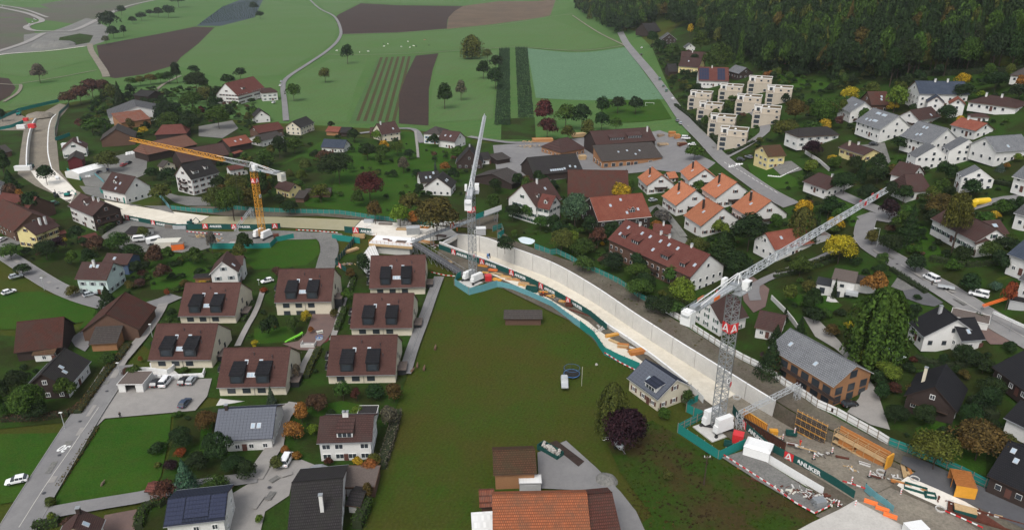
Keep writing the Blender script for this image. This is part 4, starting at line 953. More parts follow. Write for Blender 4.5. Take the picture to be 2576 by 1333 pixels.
r = X('house', 534, 1111, 686, 1103, 622, 1025, 3.6, 30, 'solar', 'wh', 'slate solar-roofed house', 'with roof terrace', rows=1, solar=[(17, 11, -.99, .99, .01, .99, 'panel_slate')], sky=[(.28, .42), (.48, .42)], chim=[(-.7, .97, 'dw')])
X('house', 410, 1325, 566, 1307, 490, 1246, 6, 24, 'solar', 'wh', 'white house with blue solar panels', 'at the bottom', rows=2, solar=[(5, 6, -.97, -.4, .04, .95, 'panel_solar'), (7, 5, -.36, .42, .2, .97, 'panel_solar'), (5, 6, .46, .97, .1, .95, 'panel_solar')], cat='house')
X('house', 265, 1305, 246, 1352, 192, 1303, 5, 40, 'brown', 'cr', 'brown-roofed house at the bottom left', '', sky=[(-.2, .6)], rows=2, chim=[(.6, 1, 'dw')])
X('shed', 362, 1236, 386, 1238, 376, 1216, 2, 24, 'redbrown', 'bw', 'tiny brown wood store', 'at the lawn corner', wl=False)
X('house', 796, 1115, 936, 1111, 870, 1046, 5.6, 30, 'brown', 'wh', 'brown corrugated-roof chalet', 'with white panels', rows=2, dorm=[(0, .2, 3.6, 'shed')], chim=[(-.1, 1), (.0, 1)], gap=2.6, win=(1.9, 1.4), verge='dw')
X('house', 722, 1346, 859, 1333, 792, 1208, 4, 24, 'dark', 'wh', 'big dark-roofed house at the bottom', 'beside the meadow', rows=1, chim=[(.25, .4)])
X('shed', 868, 1270, 906, 1275, 914, 1238, 2.6, 18, 'dark', 'wh', 'small dark-roofed cabin', 'beside the big dark roof', wl=False)
# --- meadow and bottom centre
X('shed', 1267, 802, 1365, 802, 1320, 779, 2.5, 14, 'greybrown', 'bw', 'lone wooden field shed', 'on the meadow', wl=False, shed=True)
X('shed', 1241, 1194, 1351, 1190, 1295, 1132, 4.4, 28, 'mossy', 'wd', 'pink-tiled farm shed', 'on the meadow edge', wl=False, cat='shed')
X('barn', 1240, 1402, 1492, 1396, 1363, 1241, 5, 27, 'bigred', 'bw', 'large orange-tiled barn roof', 'at the bottom centre', wl=False, back=.22)
X('barn', 1498, 1398, 1575, 1390, 1516, 1240, 4.6, 24, 'rust', 'bw', 'dark maroon barn end', 'right of the orange-tiled barn', wl=False, back=.3)
X('shed', 1188, 1345, 1246, 1341, 1216, 1286, 3, 10, 'white', 'wh', 'white corrugated shed roof', 'left of the orange-tiled barn', wl=False, shed=True, verge='wh')
X('shed', 1206, 1276, 1246, 1274, 1228, 1228, 2.8, 8, 'rusty', 'bw', 'rusty lean-to', 'above the white corrugated roof', wl=False, shed=True)
# --- solar house by the trough, right foreground
r = X('house', 1577, 950, 1655, 1006, 1667, 931, 3.8, 34, 'solar', 'cr', 'cream house with black solar roof', 'beside the trough', rows=1, solar=[(9, 8, -.97, .97, .02, .97, 'panel_slate')], sky=[(-.1, .45)], shut='brown', dorm=[(.35, .15, 4.2, 'shed')], verge='wh')
r = X('house', 1813, 815, 1884, 797, 1796, 750, 4.6, 36, 'brown', 'wh', 'white house behind the tall crane', 'with brown roof and green shutters', rows=2, shut='green', gap=3.4, verge='wh')
X('shed', 1897, 823, 1965, 838, 1950, 788, 3, 24, 'brown', 'wh', 'brown-roofed garage', 'right of the tiled courtyard', rows=1, cat='garage')
r = X('house', 1932, 873, 2097, 973, 2082, 878, 6.4, 30, 'slate', 'wd', 'timber-clad apartment house', 'with grey slate roof and long balconies', rows=2, gap=3.3, win=(2.4, 2.1), style='dark', sky=[(-.62, .5), (.25, .35)], balcony=[(0, .2, 26), (0, 3.1, 26)], cat='apartment house')
r = X('house', 2283, 815, 2322, 854, 2385, 790, 3.4, 34, 'black', 'wh', 'white villa with black roofs', 'beside the covered pool', rows=1, chim=[(-.35, .8, 'gy')], style='dark', oy=.5)
X('house', 2419, 860, 2480, 855, 2418, 802, 3.4, 36, 'black', 'wh', '', '', into=r[0], rows=1, sky=[(-.1, .4)])
r = X('house', 2436, 977, 2410, 1038, 2366, 944, 3.4, 40, 'black', 'dw', 'black-roofed chalet with smoking chimney', 'at right', rows=1, chim=[(-.1, 1.55, 'cr')], balcony=[(-90, 2.6, 8)])
X('house', 2493, 928, 2590, 1000, 2560, 876, 3, 30, 'black', 'dw', 'black-roofed house at right', 'with white garden chair', rows=1)
X('house', 2524, 1053, 2600, 1090, 2590, 1020, 3.2, 28, 'black', 'wh', 'black roof with white awning', 'at the right edge', rows=1)
X('house', 2482, 1196, 2600, 1250, 2590, 1130, 3.4, 26, 'black', 'dw', 'dark house above the orange cage', 'at the lower right corner', rows=1, sky=[(-.6, .8), (-.3, .6)], style='far')

# --- flat-roofed villas
def boxpart(root, name, M, x0, x1, y0, y1, z0, z1, m): q = MB(); q.box(((x0 + x1) / 2, (y0 + y1) / 2, (z0 + z1) / 2), (x1 - x0, y1 - y0, z1 - z0)); return q.link(name, MATS[m], M, root)
def parapet(root, M, x0, x1, y0, y1, z, h=.5, m='wall_wh', w=.22):
    q = MB(); q.box(((x0 + x1) / 2, y0 + w / 2, z + h / 2), (x1 - x0, w, h)); q.box(((x0 + x1) / 2, y1 - w / 2, z + h / 2), (x1 - x0, w, h))
    q.box((x0 + w / 2, (y0 + y1) / 2, z + h / 2), (w, y1 - y0 - 2 * w, h)); q.box((x1 - w / 2, (y0 + y1) / 2, z + h / 2), (w, y1 - y0 - 2 * w, h)); q.link('parapet', MATS[m], M, root)
def villa(cx, cy, key, extra, proto=[None]):
    p = unp(cx, cy, 8.4); g = terr(p.x, p.y); M = frame((p.x, p.y, g), (.93, -.36)) @ Matrix.Diagonal((1.2, 1.2, 1.0, 1)); REF.append(('the ' + key, Vector((p.x, p.y, g))))
    cs = [(p.x + .93 * x + .36 * y, p.y - .36 * x + .93 * y) for x, y in ((-7, -6), (7, -6), (7, 6), (-7, 6))]; keep(cs)
    gr = 'beige flat-roofed villas'
    if proto[0] is not None: return copy_thing(proto[0], M, label=key + ' ' + extra, group=gr)
    r = empty('villa', M, label=key + ' ' + extra, cat='villa', group=gr)
    boxpart(r, 'wall', M, -6.5, 5.5, -5.5, 5.2, -3, 5.6, 'wall_be'); boxpart(r, 'upper_wall', M, -2.8, 5.5, -2.6, 5.2, 5.6, 8.3, 'wall_be'); boxpart(r, 'upper_wall', M, -6.5, -2.8, 1.2, 5.2, 5.6, 8.3, 'wall_be')
    boxpart(r, 'terrace_wall', M, -6.3, -2.8, .9, 1.18, 5.6, 8.3, 'wall_wh'); boxpart(r, 'terrace_wall', M, -3.08, -2.8, -2.6, .9, 5.6, 8.3, 'wall_wh')
    boxpart(r, 'roof', M, -2.8, 5.5, -2.6, 5.2, 8.3, 8.45, 'greenroof'); boxpart(r, 'roof', M, -6.5, -2.8, 1.2, 5.2, 8.3, 8.45, 'greenroof')
    parapet(r, M, -3.1, 5.6, -2.7, 5.3, 8.3, .5); parapet(r, M, -6.6, -2.7, .85, 5.3, 8.3, .48); parapet(r, M, -6.6, 5.6, -5.6, 1.1, 5.6, .5, 'wall_be')
    q = MB(); q.cyl((0, 1, 8.45), .6, .35, n=10, r2=.4); q.link('roof_dome', MATS['white_paint'], M, r)
    for x, z, w_, h_ in ((-4.5, .9, 2.6, 2.2), (-4.4, -1.6, 2.4, 1.6), (2.6, 1, 1.4, 1.5), (4.2, 4, 1.2, 1.3), (1, -1.2, 1.6, 1.2), (-4.4, 3.6, 2.6, 2.1)): put_window(r, M @ T(x, -5.5, z + .6), w_, h_, 'dark', None, False)
    for y, z, w_, h_ in ((-4, .9, 1.6, 2), (-1, .9, 1.4, 2), (2.4, .9, 1.4, 2), (-4, 3.8, 1.6, 2), (2.4, 3.8, 1.4, 1.8), (3.2, 6.9, 1.3, 1.2), (-1, -1.6, 1.4, 1.6)): put_window(r, M @ Matrix.Rotation(-math.pi / 2, 4, 'Z') @ T(-y, -6.5, z + .5), w_, h_, 'dark', None, False)
    for x in (.2, 3.8): put_window(r, M @ T(x, -2.6, 7), 1.2, 1.2, 'dark', None, False)
    put_window(r, M @ Matrix.Rotation(-math.pi / 2, 4, 'Z') @ T(.6, -3.09, 6.9), 2.2, 2.2, 'dark', None, False); put_window(r, M @ T(-4.6, .9, 6.9), 1.6, 2.1, 'dark', None, False)
    q = MB()
    for i in range(3): q.box((-5.2 + i * .8, -3.5, 5.85), (.5, .5, .5))
    q.link('terrace_furniture', MATS['frame_dark'], M, r)
    index_kids(r); proto[0] = r; return r
for x, y, k, e in ((1766, 233, 'leftmost beige villa', 'of the back row'), (1843, 216, 'second beige villa of the back row', 'from the left'), (1916, 196, 'topmost beige villa', 'below the lawn'), (1791, 262, 'second beige villa down the lane', ''),
                (1888, 243, 'beige villa with rooftop solar rack', 'in the middle row'), (1965, 220, 'rightmost beige villa', 'behind the brown tree'), (1822, 293, 'third beige villa down the lane', ''), (1934, 271, 'beige villa with striped awning', 'at the right of the middle row'),
                (1850, 326, 'lowest beige villa', 'at the street corner')): villa(x, y, k, e)
# modern white villa by the birch
p = unp(2100, 745); M = frame(p, (.88, -.47)); r = empty('villa', M, label='modern white cube villa beside the giant birch', cat='villa'); REF.append(('the white cube villa', p)); keep([(p.x + x, p.y + y) for x, y in ((-6, -4), (8, -4), (10, 10), (-6, 10))])
boxpart(r, 'wall', M, -6, -1.5, 0, 6, -1, 3, 'wall_wh'); boxpart(r, 'wall', M, -1.5, 5, -1, 8, -1, 6, 'wall_wh'); boxpart(r, 'wall', M, 5, 11, 1, 8, -1, 5.2, 'wall_wh')
boxpart(r, 'roof', M, -1.8, 5.2, -1.3, 8.3, 6, 6.25, 'gravel_roof'); boxpart(r, 'roof', M, -6.2, -1.5, -.2, 6.2, 3, 3.2, 'black_clad'); boxpart(r, 'roof', M, 5.2, 11.2, .8, 8.2, 5.2, 5.45, 'roof_greybrown')
for x, y, z, w_, h_ in ((.3, -1, 1.3, 2.2, 2), (3.4, -1, 1.3, 1.6, 2), (1.5, -1, 4.4, 1.2, 1), (7.5, 1, 1.4, 2.2, 2), (-4, 0, 1.2, 1.6, 2)): put_window(r, M @ T(x, y, z), w_, h_, 'dark', None, True)
boxpart(r, 'terrace', M, -2, 9, -4.5, -1, -.3, .06, 'concrete_clean'); boxpart(r, 'balcony', M, 3, 6.5, -3.4, -1, 2.6, 3.5, 'steel_light')
# white carport building at the car park and the flat garage roofs
def flatbuild(px, py, xd, w_, d_, h_, wall, roof, key, extra, name='garage', cat='garage', openf=False, off=0):
    p = unp(px, py); M = frame(p, xd); r = empty(name, M, label=(key + ' ' + extra).strip(), cat=cat); REF.append(('the ' + key, p)); n = Vector((-xd[1], xd[0])).normalized(); x = Vector(xd).normalized()
    keep([(p.x + x.x * a + n.x * b, p.y + x.y * a + n.y * b) for a, b in ((-w_ / 2, 0), (w_ / 2, 0), (w_ / 2, d_), (-w_ / 2, d_))])
    if openf:
        boxpart(r, 'wall', M, -w_ / 2, -w_ / 2 + .3, 0, d_, -.5, h_, wall); boxpart(r, 'wall', M, w_ / 2 - .3, w_ / 2, 0, d_, -.5, h_, wall); boxpart(r, 'wall', M, -w_ / 2 + .3, w_ / 2 - .3, d_ - .3, d_, -.5, h_, wall)
        boxpart(r, 'wall', M, -w_ / 2 + .3, -w_ / 2 + w_ * .28, 0, .3, -.5, h_, wall); boxpart(r, 'wall', M, w_ / 2 - w_ * .3, w_ / 2 - .3, 0, .3, -.5, h_, wall)
    else:
        boxpart(r, 'wall', M, -w_ / 2, w_ / 2, 0, d_, -.5, h_, wall)
        q = MB(); q.box((0, -.03, 1.1), (w_ * .6, .1, 2.1)); q.link('garage_door', MATS['wall_gy'], M, r)
    boxpart(r, 'roof', M, -w_ / 2 - .1, w_ / 2 + .1, -.1, d_ + .1, h_, h_ + .15, roof); parapet(r, M, -w_ / 2 - .2, w_ / 2 + .2, -.2, d_ + .2, h_ + .05, .2, wall, .12); return r, M
flatbuild(332, 990, (1, .02), 6.5, 6.5, 2.8, 'wall_wh', 'gravel_roof', 'white-walled bicycle shelter', 'with gravel roof at the car park', 'bicycle_shelter', 'shelter', True)
flatbuild(900, 1250, (1, .0), 7.5, 7, 2.6, 'wall_bw', 'gravel_roof', 'flat gravel-roofed carport', 'beside the covered car', 'carport', 'carport')
flatbuild(925, 1062, (1, .02), 4.5, 3.5, 2.4, 'wall_wh', 'roof_dark', 'flat annex behind corrugated chalet', '', 'annex', 'annex')
flatbuild(2432, 830, (.82, -.57), 9, 6, 3.0, 'wall_wh', 'gravel_roof', 'flat-roofed white garage', 'behind the black-roofed villa')
flatbuild(2556, 782, (.82, -.57), 4, 4, 2.6, 'wall_gy', 'roof_dark', 'grey flat garage', 'beside the orange drilling mast')
flatbuild(2070, 610, (.9, .2), 5, 4, 2.5, 'wall_gy', 'gravel_roof', 'grey garage under the jib', '')
flatbuild(1334, 1240, (1, .02), 4.6, 2.6, 2.6, 'wall_gy', 'roof_white', 'white-roofed storage container', 'between farm shed and barn', 'storage_container', 'container')
flatbuild(1210, 592, (1, .1), 4, 3, 2.6, 'wall_gy', 'roof_white', 'small site hut', 'beyond the footbridge end', 'site_hut', 'hut')
# ------------------------------------------------------------------ trench ends
def banks():
    Nw, Fw, No, Fo, d, root = TR1; n = len(Nw)
    for P, O, r0 in ((Fw, Fo, .78), (Nw, No, .69)):
        mb = MB()
        for k in range(int(r0 * (n - 1)), n - 1):
            q = [(O[k].x, O[k].y, terr(*O[k]) + .04), (O[k + 1].x, O[k + 1].y, terr(*O[k + 1]) + .04), (P[k + 1].x, P[k + 1].y, -d[k + 1] - .05), (P[k].x, P[k].y, -d[k] - .05)]
            mb.poly(q)
        mb.link('earth_bank', MATS['mud'], parent=root)
    # tunnel mouth under the roof slab
    a, b = No[0], Fo[0]; back = -(Nw[1] - Nw[0]).normalized() * 14; z0 = -d[0]; g = .02
    A = [a, b, b + back, a + back]; mb = MB()
    mb.poly([(q.x, q.y, z0) for q in A])
    for p, q in ((b, b + back), (b + back, a + back), (a + back, a)): mb.poly([(p.x, p.y, z0), (q.x, q.y, z0), (q.x, q.y, -g), (p.x, p.y, -g)])
    mb.link('tunnel_mouth', MATS['concrete_wall'], parent=root)
    mb = MB(); f = (Nw[1] - Nw[0]).normalized() * .6; B = [a - f * .2, b - f * .2, b + f, a + f]
    mb.solid([(q.x, q.y, -1.3) for q in B], [(q.x, q.y, .55) for q in B], 0, 1); mb.link('portal_beam', [MATS['concrete_wall'], MATS['top_white']], parent=root)
    Nw, Fw, No, Fo, d, root = TR2
    mb = MB(); a, b = No[-1], Fo[-1]; mb.poly([(a.x, a.y, -d[-1]), (b.x, b.y, -d[-1]), (b.x, b.y, .3), (a.x, a.y, .3)]); a, b = No[0], Fo[0]
    mb.poly([(a.x, a.y, -d[0] - .1), (b.x, b.y, -d[0] - .1), (b.x, b.y, .02), (a.x, a.y, .02)]); mb.link('end_wall', MATS['concrete_wall'], parent=root)
banks()
# ------------------------------------------------------------------ lettering and emblem
TXT = {}
def text_mesh(s, size, bold=.03, depth=.02, mat='white_paint'):
    k = (s, size, mat)
    if k in TXT: return TXT[k]
    cu = bpy.data.curves.new('lettering', 'FONT'); cu.body = s; cu.size = size; cu.extrude = depth; cu.offset = bold * size; cu.align_x = 'CENTER'; cu.align_y = 'CENTER'; cu.resolution_u = 3
    o = bpy.data.objects.new('lettering_tmp', cu); COL.objects.link(o); dg = bpy.context.evaluated_depsgraph_get(); dg.update()
    me = bpy.data.meshes.new_from_object(o.evaluated_get(dg)); COL.objects.unlink(o); bpy.data.objects.remove(o)
    me.transform(Matrix.Rotation(math.pi / 2, 4, 'X')); me.materials.clear(); me.materials.append(MATS[mat]); me.name = 'lettering'; TXT[k] = me; return me
def emblem_mesh(sz):
    k = ('emb', sz)
    if k not in TXT:
        q = MB(); q.box((0, 0, 0), (sz, .06, sz), 0)
        def stroke(ax, az, bx, bz, w_):
            d = Vector((bx - ax, bz - az)); d.normalize(); n = Vector((-d.y, d.x)) * w_ / 2
            P = [(ax + n.x, az + n.y), (ax - n.x, az - n.y), (bx - n.x, bz - n.y), (bx + n.x, bz + n.y)]
            q.solid([(x * sz, -.075, z * sz) for x, z in P][::-1], [(x * sz, -.035, z * sz) for x, z in P][::-1], 1)
        stroke(-.02, .42, .30, -.36, .15); stroke(-.02, .42, -.20, .02, .13); stroke(-.40, -.36, .12, -.10, .13); stroke(-.40, -.36, -.16, .02, .12)
        TXT[k] = q.mesh('emblem', [MATS['red_paint'], MATS['white_paint']])
    return TXT[k]
# ------------------------------------------------------------------ cranes
def truss(mb, A, B, w_, h_, n, tri=False, rc=.1, rb=.055, m=0, skipends=False):
    A = Vector(A); B = Vector(B); ax = (B - A); L = ax.length; ax = ax / L
    side = ax.cross(Vector((0, 0, 1))) if abs(ax.z) < .9 else Vector((1, 0, 0)); side.normalize(); up = side.cross(ax).normalized()
    if up.z < 0 and abs(ax.z) < .9: up = -up
    if tri: C = [side * w_ / 2, -side * w_ / 2, up * h_]
    else: C = [side * w_ / 2 - up * h_ / 2, -side * w_ / 2 - up * h_ / 2, -side * w_ / 2 + up * h_ / 2, side * w_ / 2 + up * h_ / 2]
    k = len(C)
    for c in C: mb.bar(A + c, B + c, rc, m)
    for i in range(n):
        p = A + ax * L * i / n; q = A + ax * L * (i + 1) / n
        for j in range(k):
            a, b = C[j], C[(j + 1) % k]
            if i % 2: a, b = b, a
            mb.bar(p + a, q + b, rb, m)
            mb.bar(p + C[j], p + C[(j + 1) % k], rb, m)
def crane(bx, by, topy, tip, cnt, mastmat, jibmat, frontfrac, label, num, logo_f, num_f, yaw, cabside, sd=2.1, bh=4.2, hookpx=None, hooks=8, greyto=0.0, base='cross'):
    b = unp(bx, by); lo, hi = 5, 80
    for _ in range(40):
        m = (lo + hi) / 2
        if proj((b.x, b.y, b.z + m))[1] > topy: lo = m
        else: hi = m
    Ht = (lo + hi) / 2; M = Matrix.Translation(b); root = empty('tower_crane', M, label=label, cat='tower crane', group='tower cranes on the tunnel site')
    REF.append(('the tower crane numbered ' + num, b)); keep([(b.x - 4, b.y - 4), (b.x + 4, b.y - 4), (b.x + 4, b.y + 4), (b.x - 4, b.y + 4)])
    z0 = 1.2; nsec = max(2, round((Ht - z0) / 5.5)); sl_ = (Ht - z0) / nsec
    q = MB(); truss(q, (0, 0, 0), (0, 0, sl_), sd, sd, 4, rc=.115, rb=.065)
    q.bar((-sd / 2, -sd / 2, sl_ - .02), (sd / 2, -sd / 2, sl_ - .02), .08); me = q.mesh('mast_section', [MATS[mastmat]])
    R = Matrix.Rotation(yaw, 4, 'Z')
    for i in range(nsec): link('mast_section', me, M @ R @ Matrix.Translation((0, 0, z0 + i * sl_)), root)
    lz = z0 + (Ht - z0) * logo_f
    for k in (0, -1):
        link('emblem', emblem_mesh(round(sd * 1.06, 2)), M @ Matrix.Rotation(yaw + (k * math.pi / 2 if k else 0), 4, 'Z') @ T(0, -sd / 2 - .16, lz), root)
    nz = z0 + (Ht - z0) * num_f; q = MB(); q.box((0, 0, 0), (1.1, .06, 1.3)); Mn = M @ R @ T(.45, -sd / 2 - .2, nz)
    no = q.link('number_board', MATS['white_paint'], Mn, root); link('lettering', text_mesh(num, 1.15, .05, .02, 'frame_dark'), Mn @ T(0, -.05, 0), no)
    # slewing unit, jib
    zt = b.z + Ht; tp_ = unz(*tip, zt + 1.6); cp = unz(*cnt, zt + 1.0); c0 = Vector((b.x, b.y, zt))
    jd = (tp_ - c0).to_2d().normalized(); J = (tp_ - c0).to_2d().length; Mj = frame(c0, jd); K = (cp - c0).to_2d().length
    q = MB(); q.cyl((0, 0, 0), 1.5, .5, n=14); q.box((0, 0, .9), (2.2, 2.0, .8)); q.link('slewing_ring', MATS['metal'], Mj, root)
    nj = int(J / 2.2); q = MB(); s0 = 1.2; s1 = s0 + (J - s0) * greyto
    if greyto:
        truss(q, (s0, 0, 1.4), (s1, 0, 1.4), 1.3, 1.5, max(2, int((s1 - s0) / 2.2)), True, .09, .05); q.link('jib_foot', MATS['metal'], Mj, root); q = MB()
    segs = max(3, int((J - s1) / 10))
    for k in range(segs):
        q = MB(); a, e = s1 + (J - s1) * k / segs, s1 + (J - s1) * (k + 1) / segs; hh = 1.75 - .5 * k / segs
        truss(q, (a, 0, 1.4), (e, 0, 1.4), 1.5, hh, max(3, int((e - a) / 1.9)), True, .12, .075); q.link('jib_section', MATS[jibmat], Mj, root)
    q = MB(); q.box((J * .5 + .6, 0, 1.32), (J * .9, .4, .05)); q.link('catwalk', MATS['metal'], Mj, root)
    # tower head and tie bars
    q = MB()
    for s in (-.6, .6):
        q.bar((0, s, .9), (.9, s * .3, 3.4), .13); q.bar((1.8, s, 1.4), (.9, s * .3, 3.4), .11); q.bar((.9, s * .3, 3.4), (-K * .78, s * 1.2, 1.6), .11); q.bar((.9, 0, 3.4), (s1 + 4, s * .3, 3.0), .08)
    q.link('tie_bars', MATS['white_paint'], Mj, root)
    # counter jib
    q = MB(); q.box((-K / 2, 0, .75), (K, 1.5, .3)); q.box((-K / 2, .85, .9), (K, .12, .4)); q.box((-K / 2, -.85, .9), (K, .12, .4)); q.link('counter_jib', MATS['steel_light'], Mj, root)
    q = MB()
    for s in (-1.1, 1.1):
        q.bar((-K, s, 1.9), (-2, s, 1.9), .05)
        for i in range(int(K / 1.5)): q.bar((-2 - i * (K - 2) / int(K / 1.5), s, .9), (-2 - i * (K - 2) / int(K / 1.5), s, 1.9), .04)
    q.link('railing', MATS['metal'], Mj, root)
    for i in range(3):
        q = MB(); q.box((-K + .6 + i * .75, 0, .1 if i % 2 else 0), (.68, 2.3, 3.0)); q.link('counterweight', MATS['white_paint' if mastmat != 'yellow_paint' else 'fabric'], Mj, root)
    q = MB(); q.box((-K + 3.6, 0, 1.5), (1.8, 1.4, 1.1), 0); q.cyl((-K + 5.2, 0, .9), .5, .9, n=10); q.link('winch', MATS['metal'], Mj, root)
    q = MB(); q.box((-2.6, cabside * 1.5, 1.9), (1.6, .8, 2.0)); q.link('switch_cabinet', MATS['white_paint'], Mj, root)
    q = MB(); q.box((1.6, -cabside * 1.9, .9), (2.0, 1.5, 2.1), 0); q.box((2.63, -cabside * 1.9, 1.1), (.06, 1.3, 1.4), 1); q.box((1.9, -cabside * 2.67, 1.2), (1.2, .06, 1.1), 1); q.box((1.9, -cabside * 1.13, 1.2), (1.2, .06, 1.1), 1)
    q.link('cab', [MATS['white_paint'], MATS['glass']], Mj, root)
    q = MB(); q.box((-.4, -cabside * 1.7, -.3), (4.6, 2.2, .12)); 
    for s in (-2.6, 1.8): q.bar((s, -cabside * 2.8, -.3), (s, -cabside * 2.8, .8), .04)
    q.bar((-2.6, -cabside * 2.8, .8), (1.8, -cabside * 2.8, .8), .04); q.link('platform', MATS['metal'], Mj, root)
    if num == '5':
        for s in (.80, .9): 
            q = MB(); q.box((J * s, -.75, 2.1), (1.6, .06, 1.4)); q.box((J * s, .75, 2.1), (1.6, .06, 1.4)); q.link('warning_panel', MATS['red_paint'], Mj, root)
        for x, s in ((-K * .62, 1), (-K * .5, -1)):
            q = MB(); q.box((x, s * 1.25, 1.6), (2.4, .06, .8)); q.link('warning_panel', MATS['orange_paint'], Mj, root)
    q = MB(); q.box((-4.2, 0, 0), (3.6, .06, .8)); bo = q.link('name_board', MATS['tealdark'], Mj @ T(0, cabside * 1.15, .9), root)
    fl = Matrix.Rotation(math.pi, 4, 'Z') if (Mj.to_3x3() @ Vector((0, -1, 0))).y > 0 else I4
    link('lettering', text_mesh('ANLIKER', .62, .02), Mj @ T(-4.0, cabside * 1.15, .9) @ fl @ T(.3 if fl == I4 else -.1, -.06, 0), bo); link('emblem', emblem_mesh(.8), Mj @ T(-6.4 if fl == I4 else -2.0, cabside * 1.15, .9) @ fl @ T(0, -.05, 0), bo)
    # trolley, ropes, hook
    tx = min(hooks, J - 2); hz = 6.0
    if hookpx:
        wp = Mj @ Vector((tx, 0, 0)); lo, hi = 0.5, Ht
        for _ in range(30):
            m = (lo + hi) / 2
            if proj((wp.x, wp.y, b.z + m))[1] > hookpx: lo = m
            else: hi = m
        hz = (lo + hi) / 2
    q = MB(); q.box((tx, 0, 1.15), (1.6, 1.5, .3)); q.link('trolley', MATS['metal'], Mj, root)
    q = MB(); q.bar((tx - .2, 0, 1), (tx - .1, 0, hz - Ht + .8), .03); q.bar((tx + .2, 0, 1), (tx + .1, 0, hz - Ht + .8), .03); q.link('hoist_rope', MATS['frame_dark'], Mj, root)
    q = MB(); q.box((tx, 0, hz - Ht + .4), (.5, .35, .9)); q.box((tx, 0, hz - Ht - .3), (.2, .2, .6)); q.link('hook_block', MATS['red_paint'], Mj, root)
    # foot and ballast
    Mb = M @ R
    q = MB(); q.box((0, 0, .12), (9.2, 7.0, .3)); q.link('foundation_slab', MATS['concrete_clean'], Mb, root)
    q = MB()
    for a in (math.pi / 4, -math.pi / 4): q.box((0, 0, .8), (7.6, .6, .7), rz=a)
    for x, y in ((2.7, 2.7), (-2.7, 2.7), (2.7, -2.7), (-2.7, -2.7)): q.box((x, y, .5), (.6, .6, .5))
    q.link('cross_base', MATS['black_clad'], Mb, root)
    for s in (-1, 1):
        for k in range(4):
            q = MB(); lx = 5.4 if k < 2 else 4.6; q.solid([(-lx / 2, s * 2.0 - .75, 1.25 + k * bh / 5), (lx / 2, s * 2.0 - .75, 1.25 + k * bh / 5), (lx / 2, s * 2.0 + .75, 1.25 + k * bh / 5), (-lx / 2, s * 2.0 + .75, 1.25 + k * bh / 5)],
                [(-lx / 2 + .1, s * 2.0 - .7, 1.2 + (k + 1) * bh / 5), (lx / 2 - .1, s * 2.0 - .7, 1.2 + (k + 1) * bh / 5), (lx / 2 - .1, s * 2.0 + .7, 1.2 + (k + 1) * bh / 5), (-lx / 2 + .1, s * 2.0 + .7, 1.2 + (k + 1) * bh / 5)])
            q.link('ballast_block', MATS['white_paint'], Mb, root)
    return root
crane(662, 600, 430, (328, 352), (728, 436), 'yellow_paint', 'yellow_paint', 0, 'yellow lattice tower crane numbered 3 with jib reaching left over the farms', '3', .86, .62, math.radians(65), 1, sd=1.9, greyto=.20, hooks=12, bh=3.2)
crane(1190, 708, 480, (1219, 292), (1166, 512), 'metal', 'steel_light', 0, 'grey lattice tower crane numbered 4 with jib pointing away over the meadow', '4', .80, .55, math.radians(48), 1, sd=1.9, hooks=9, bh=3.0)
crane(1803, 1080, 725, (2228, 480), (1716, 790), 'metal', 'steel_light', 0, 'tallest grey tower crane numbered 5 in the right foreground', '5', .74, .36, math.radians(28), 1, sd=2.25, hookpx=968, hooks=4.2, bh=4.6)
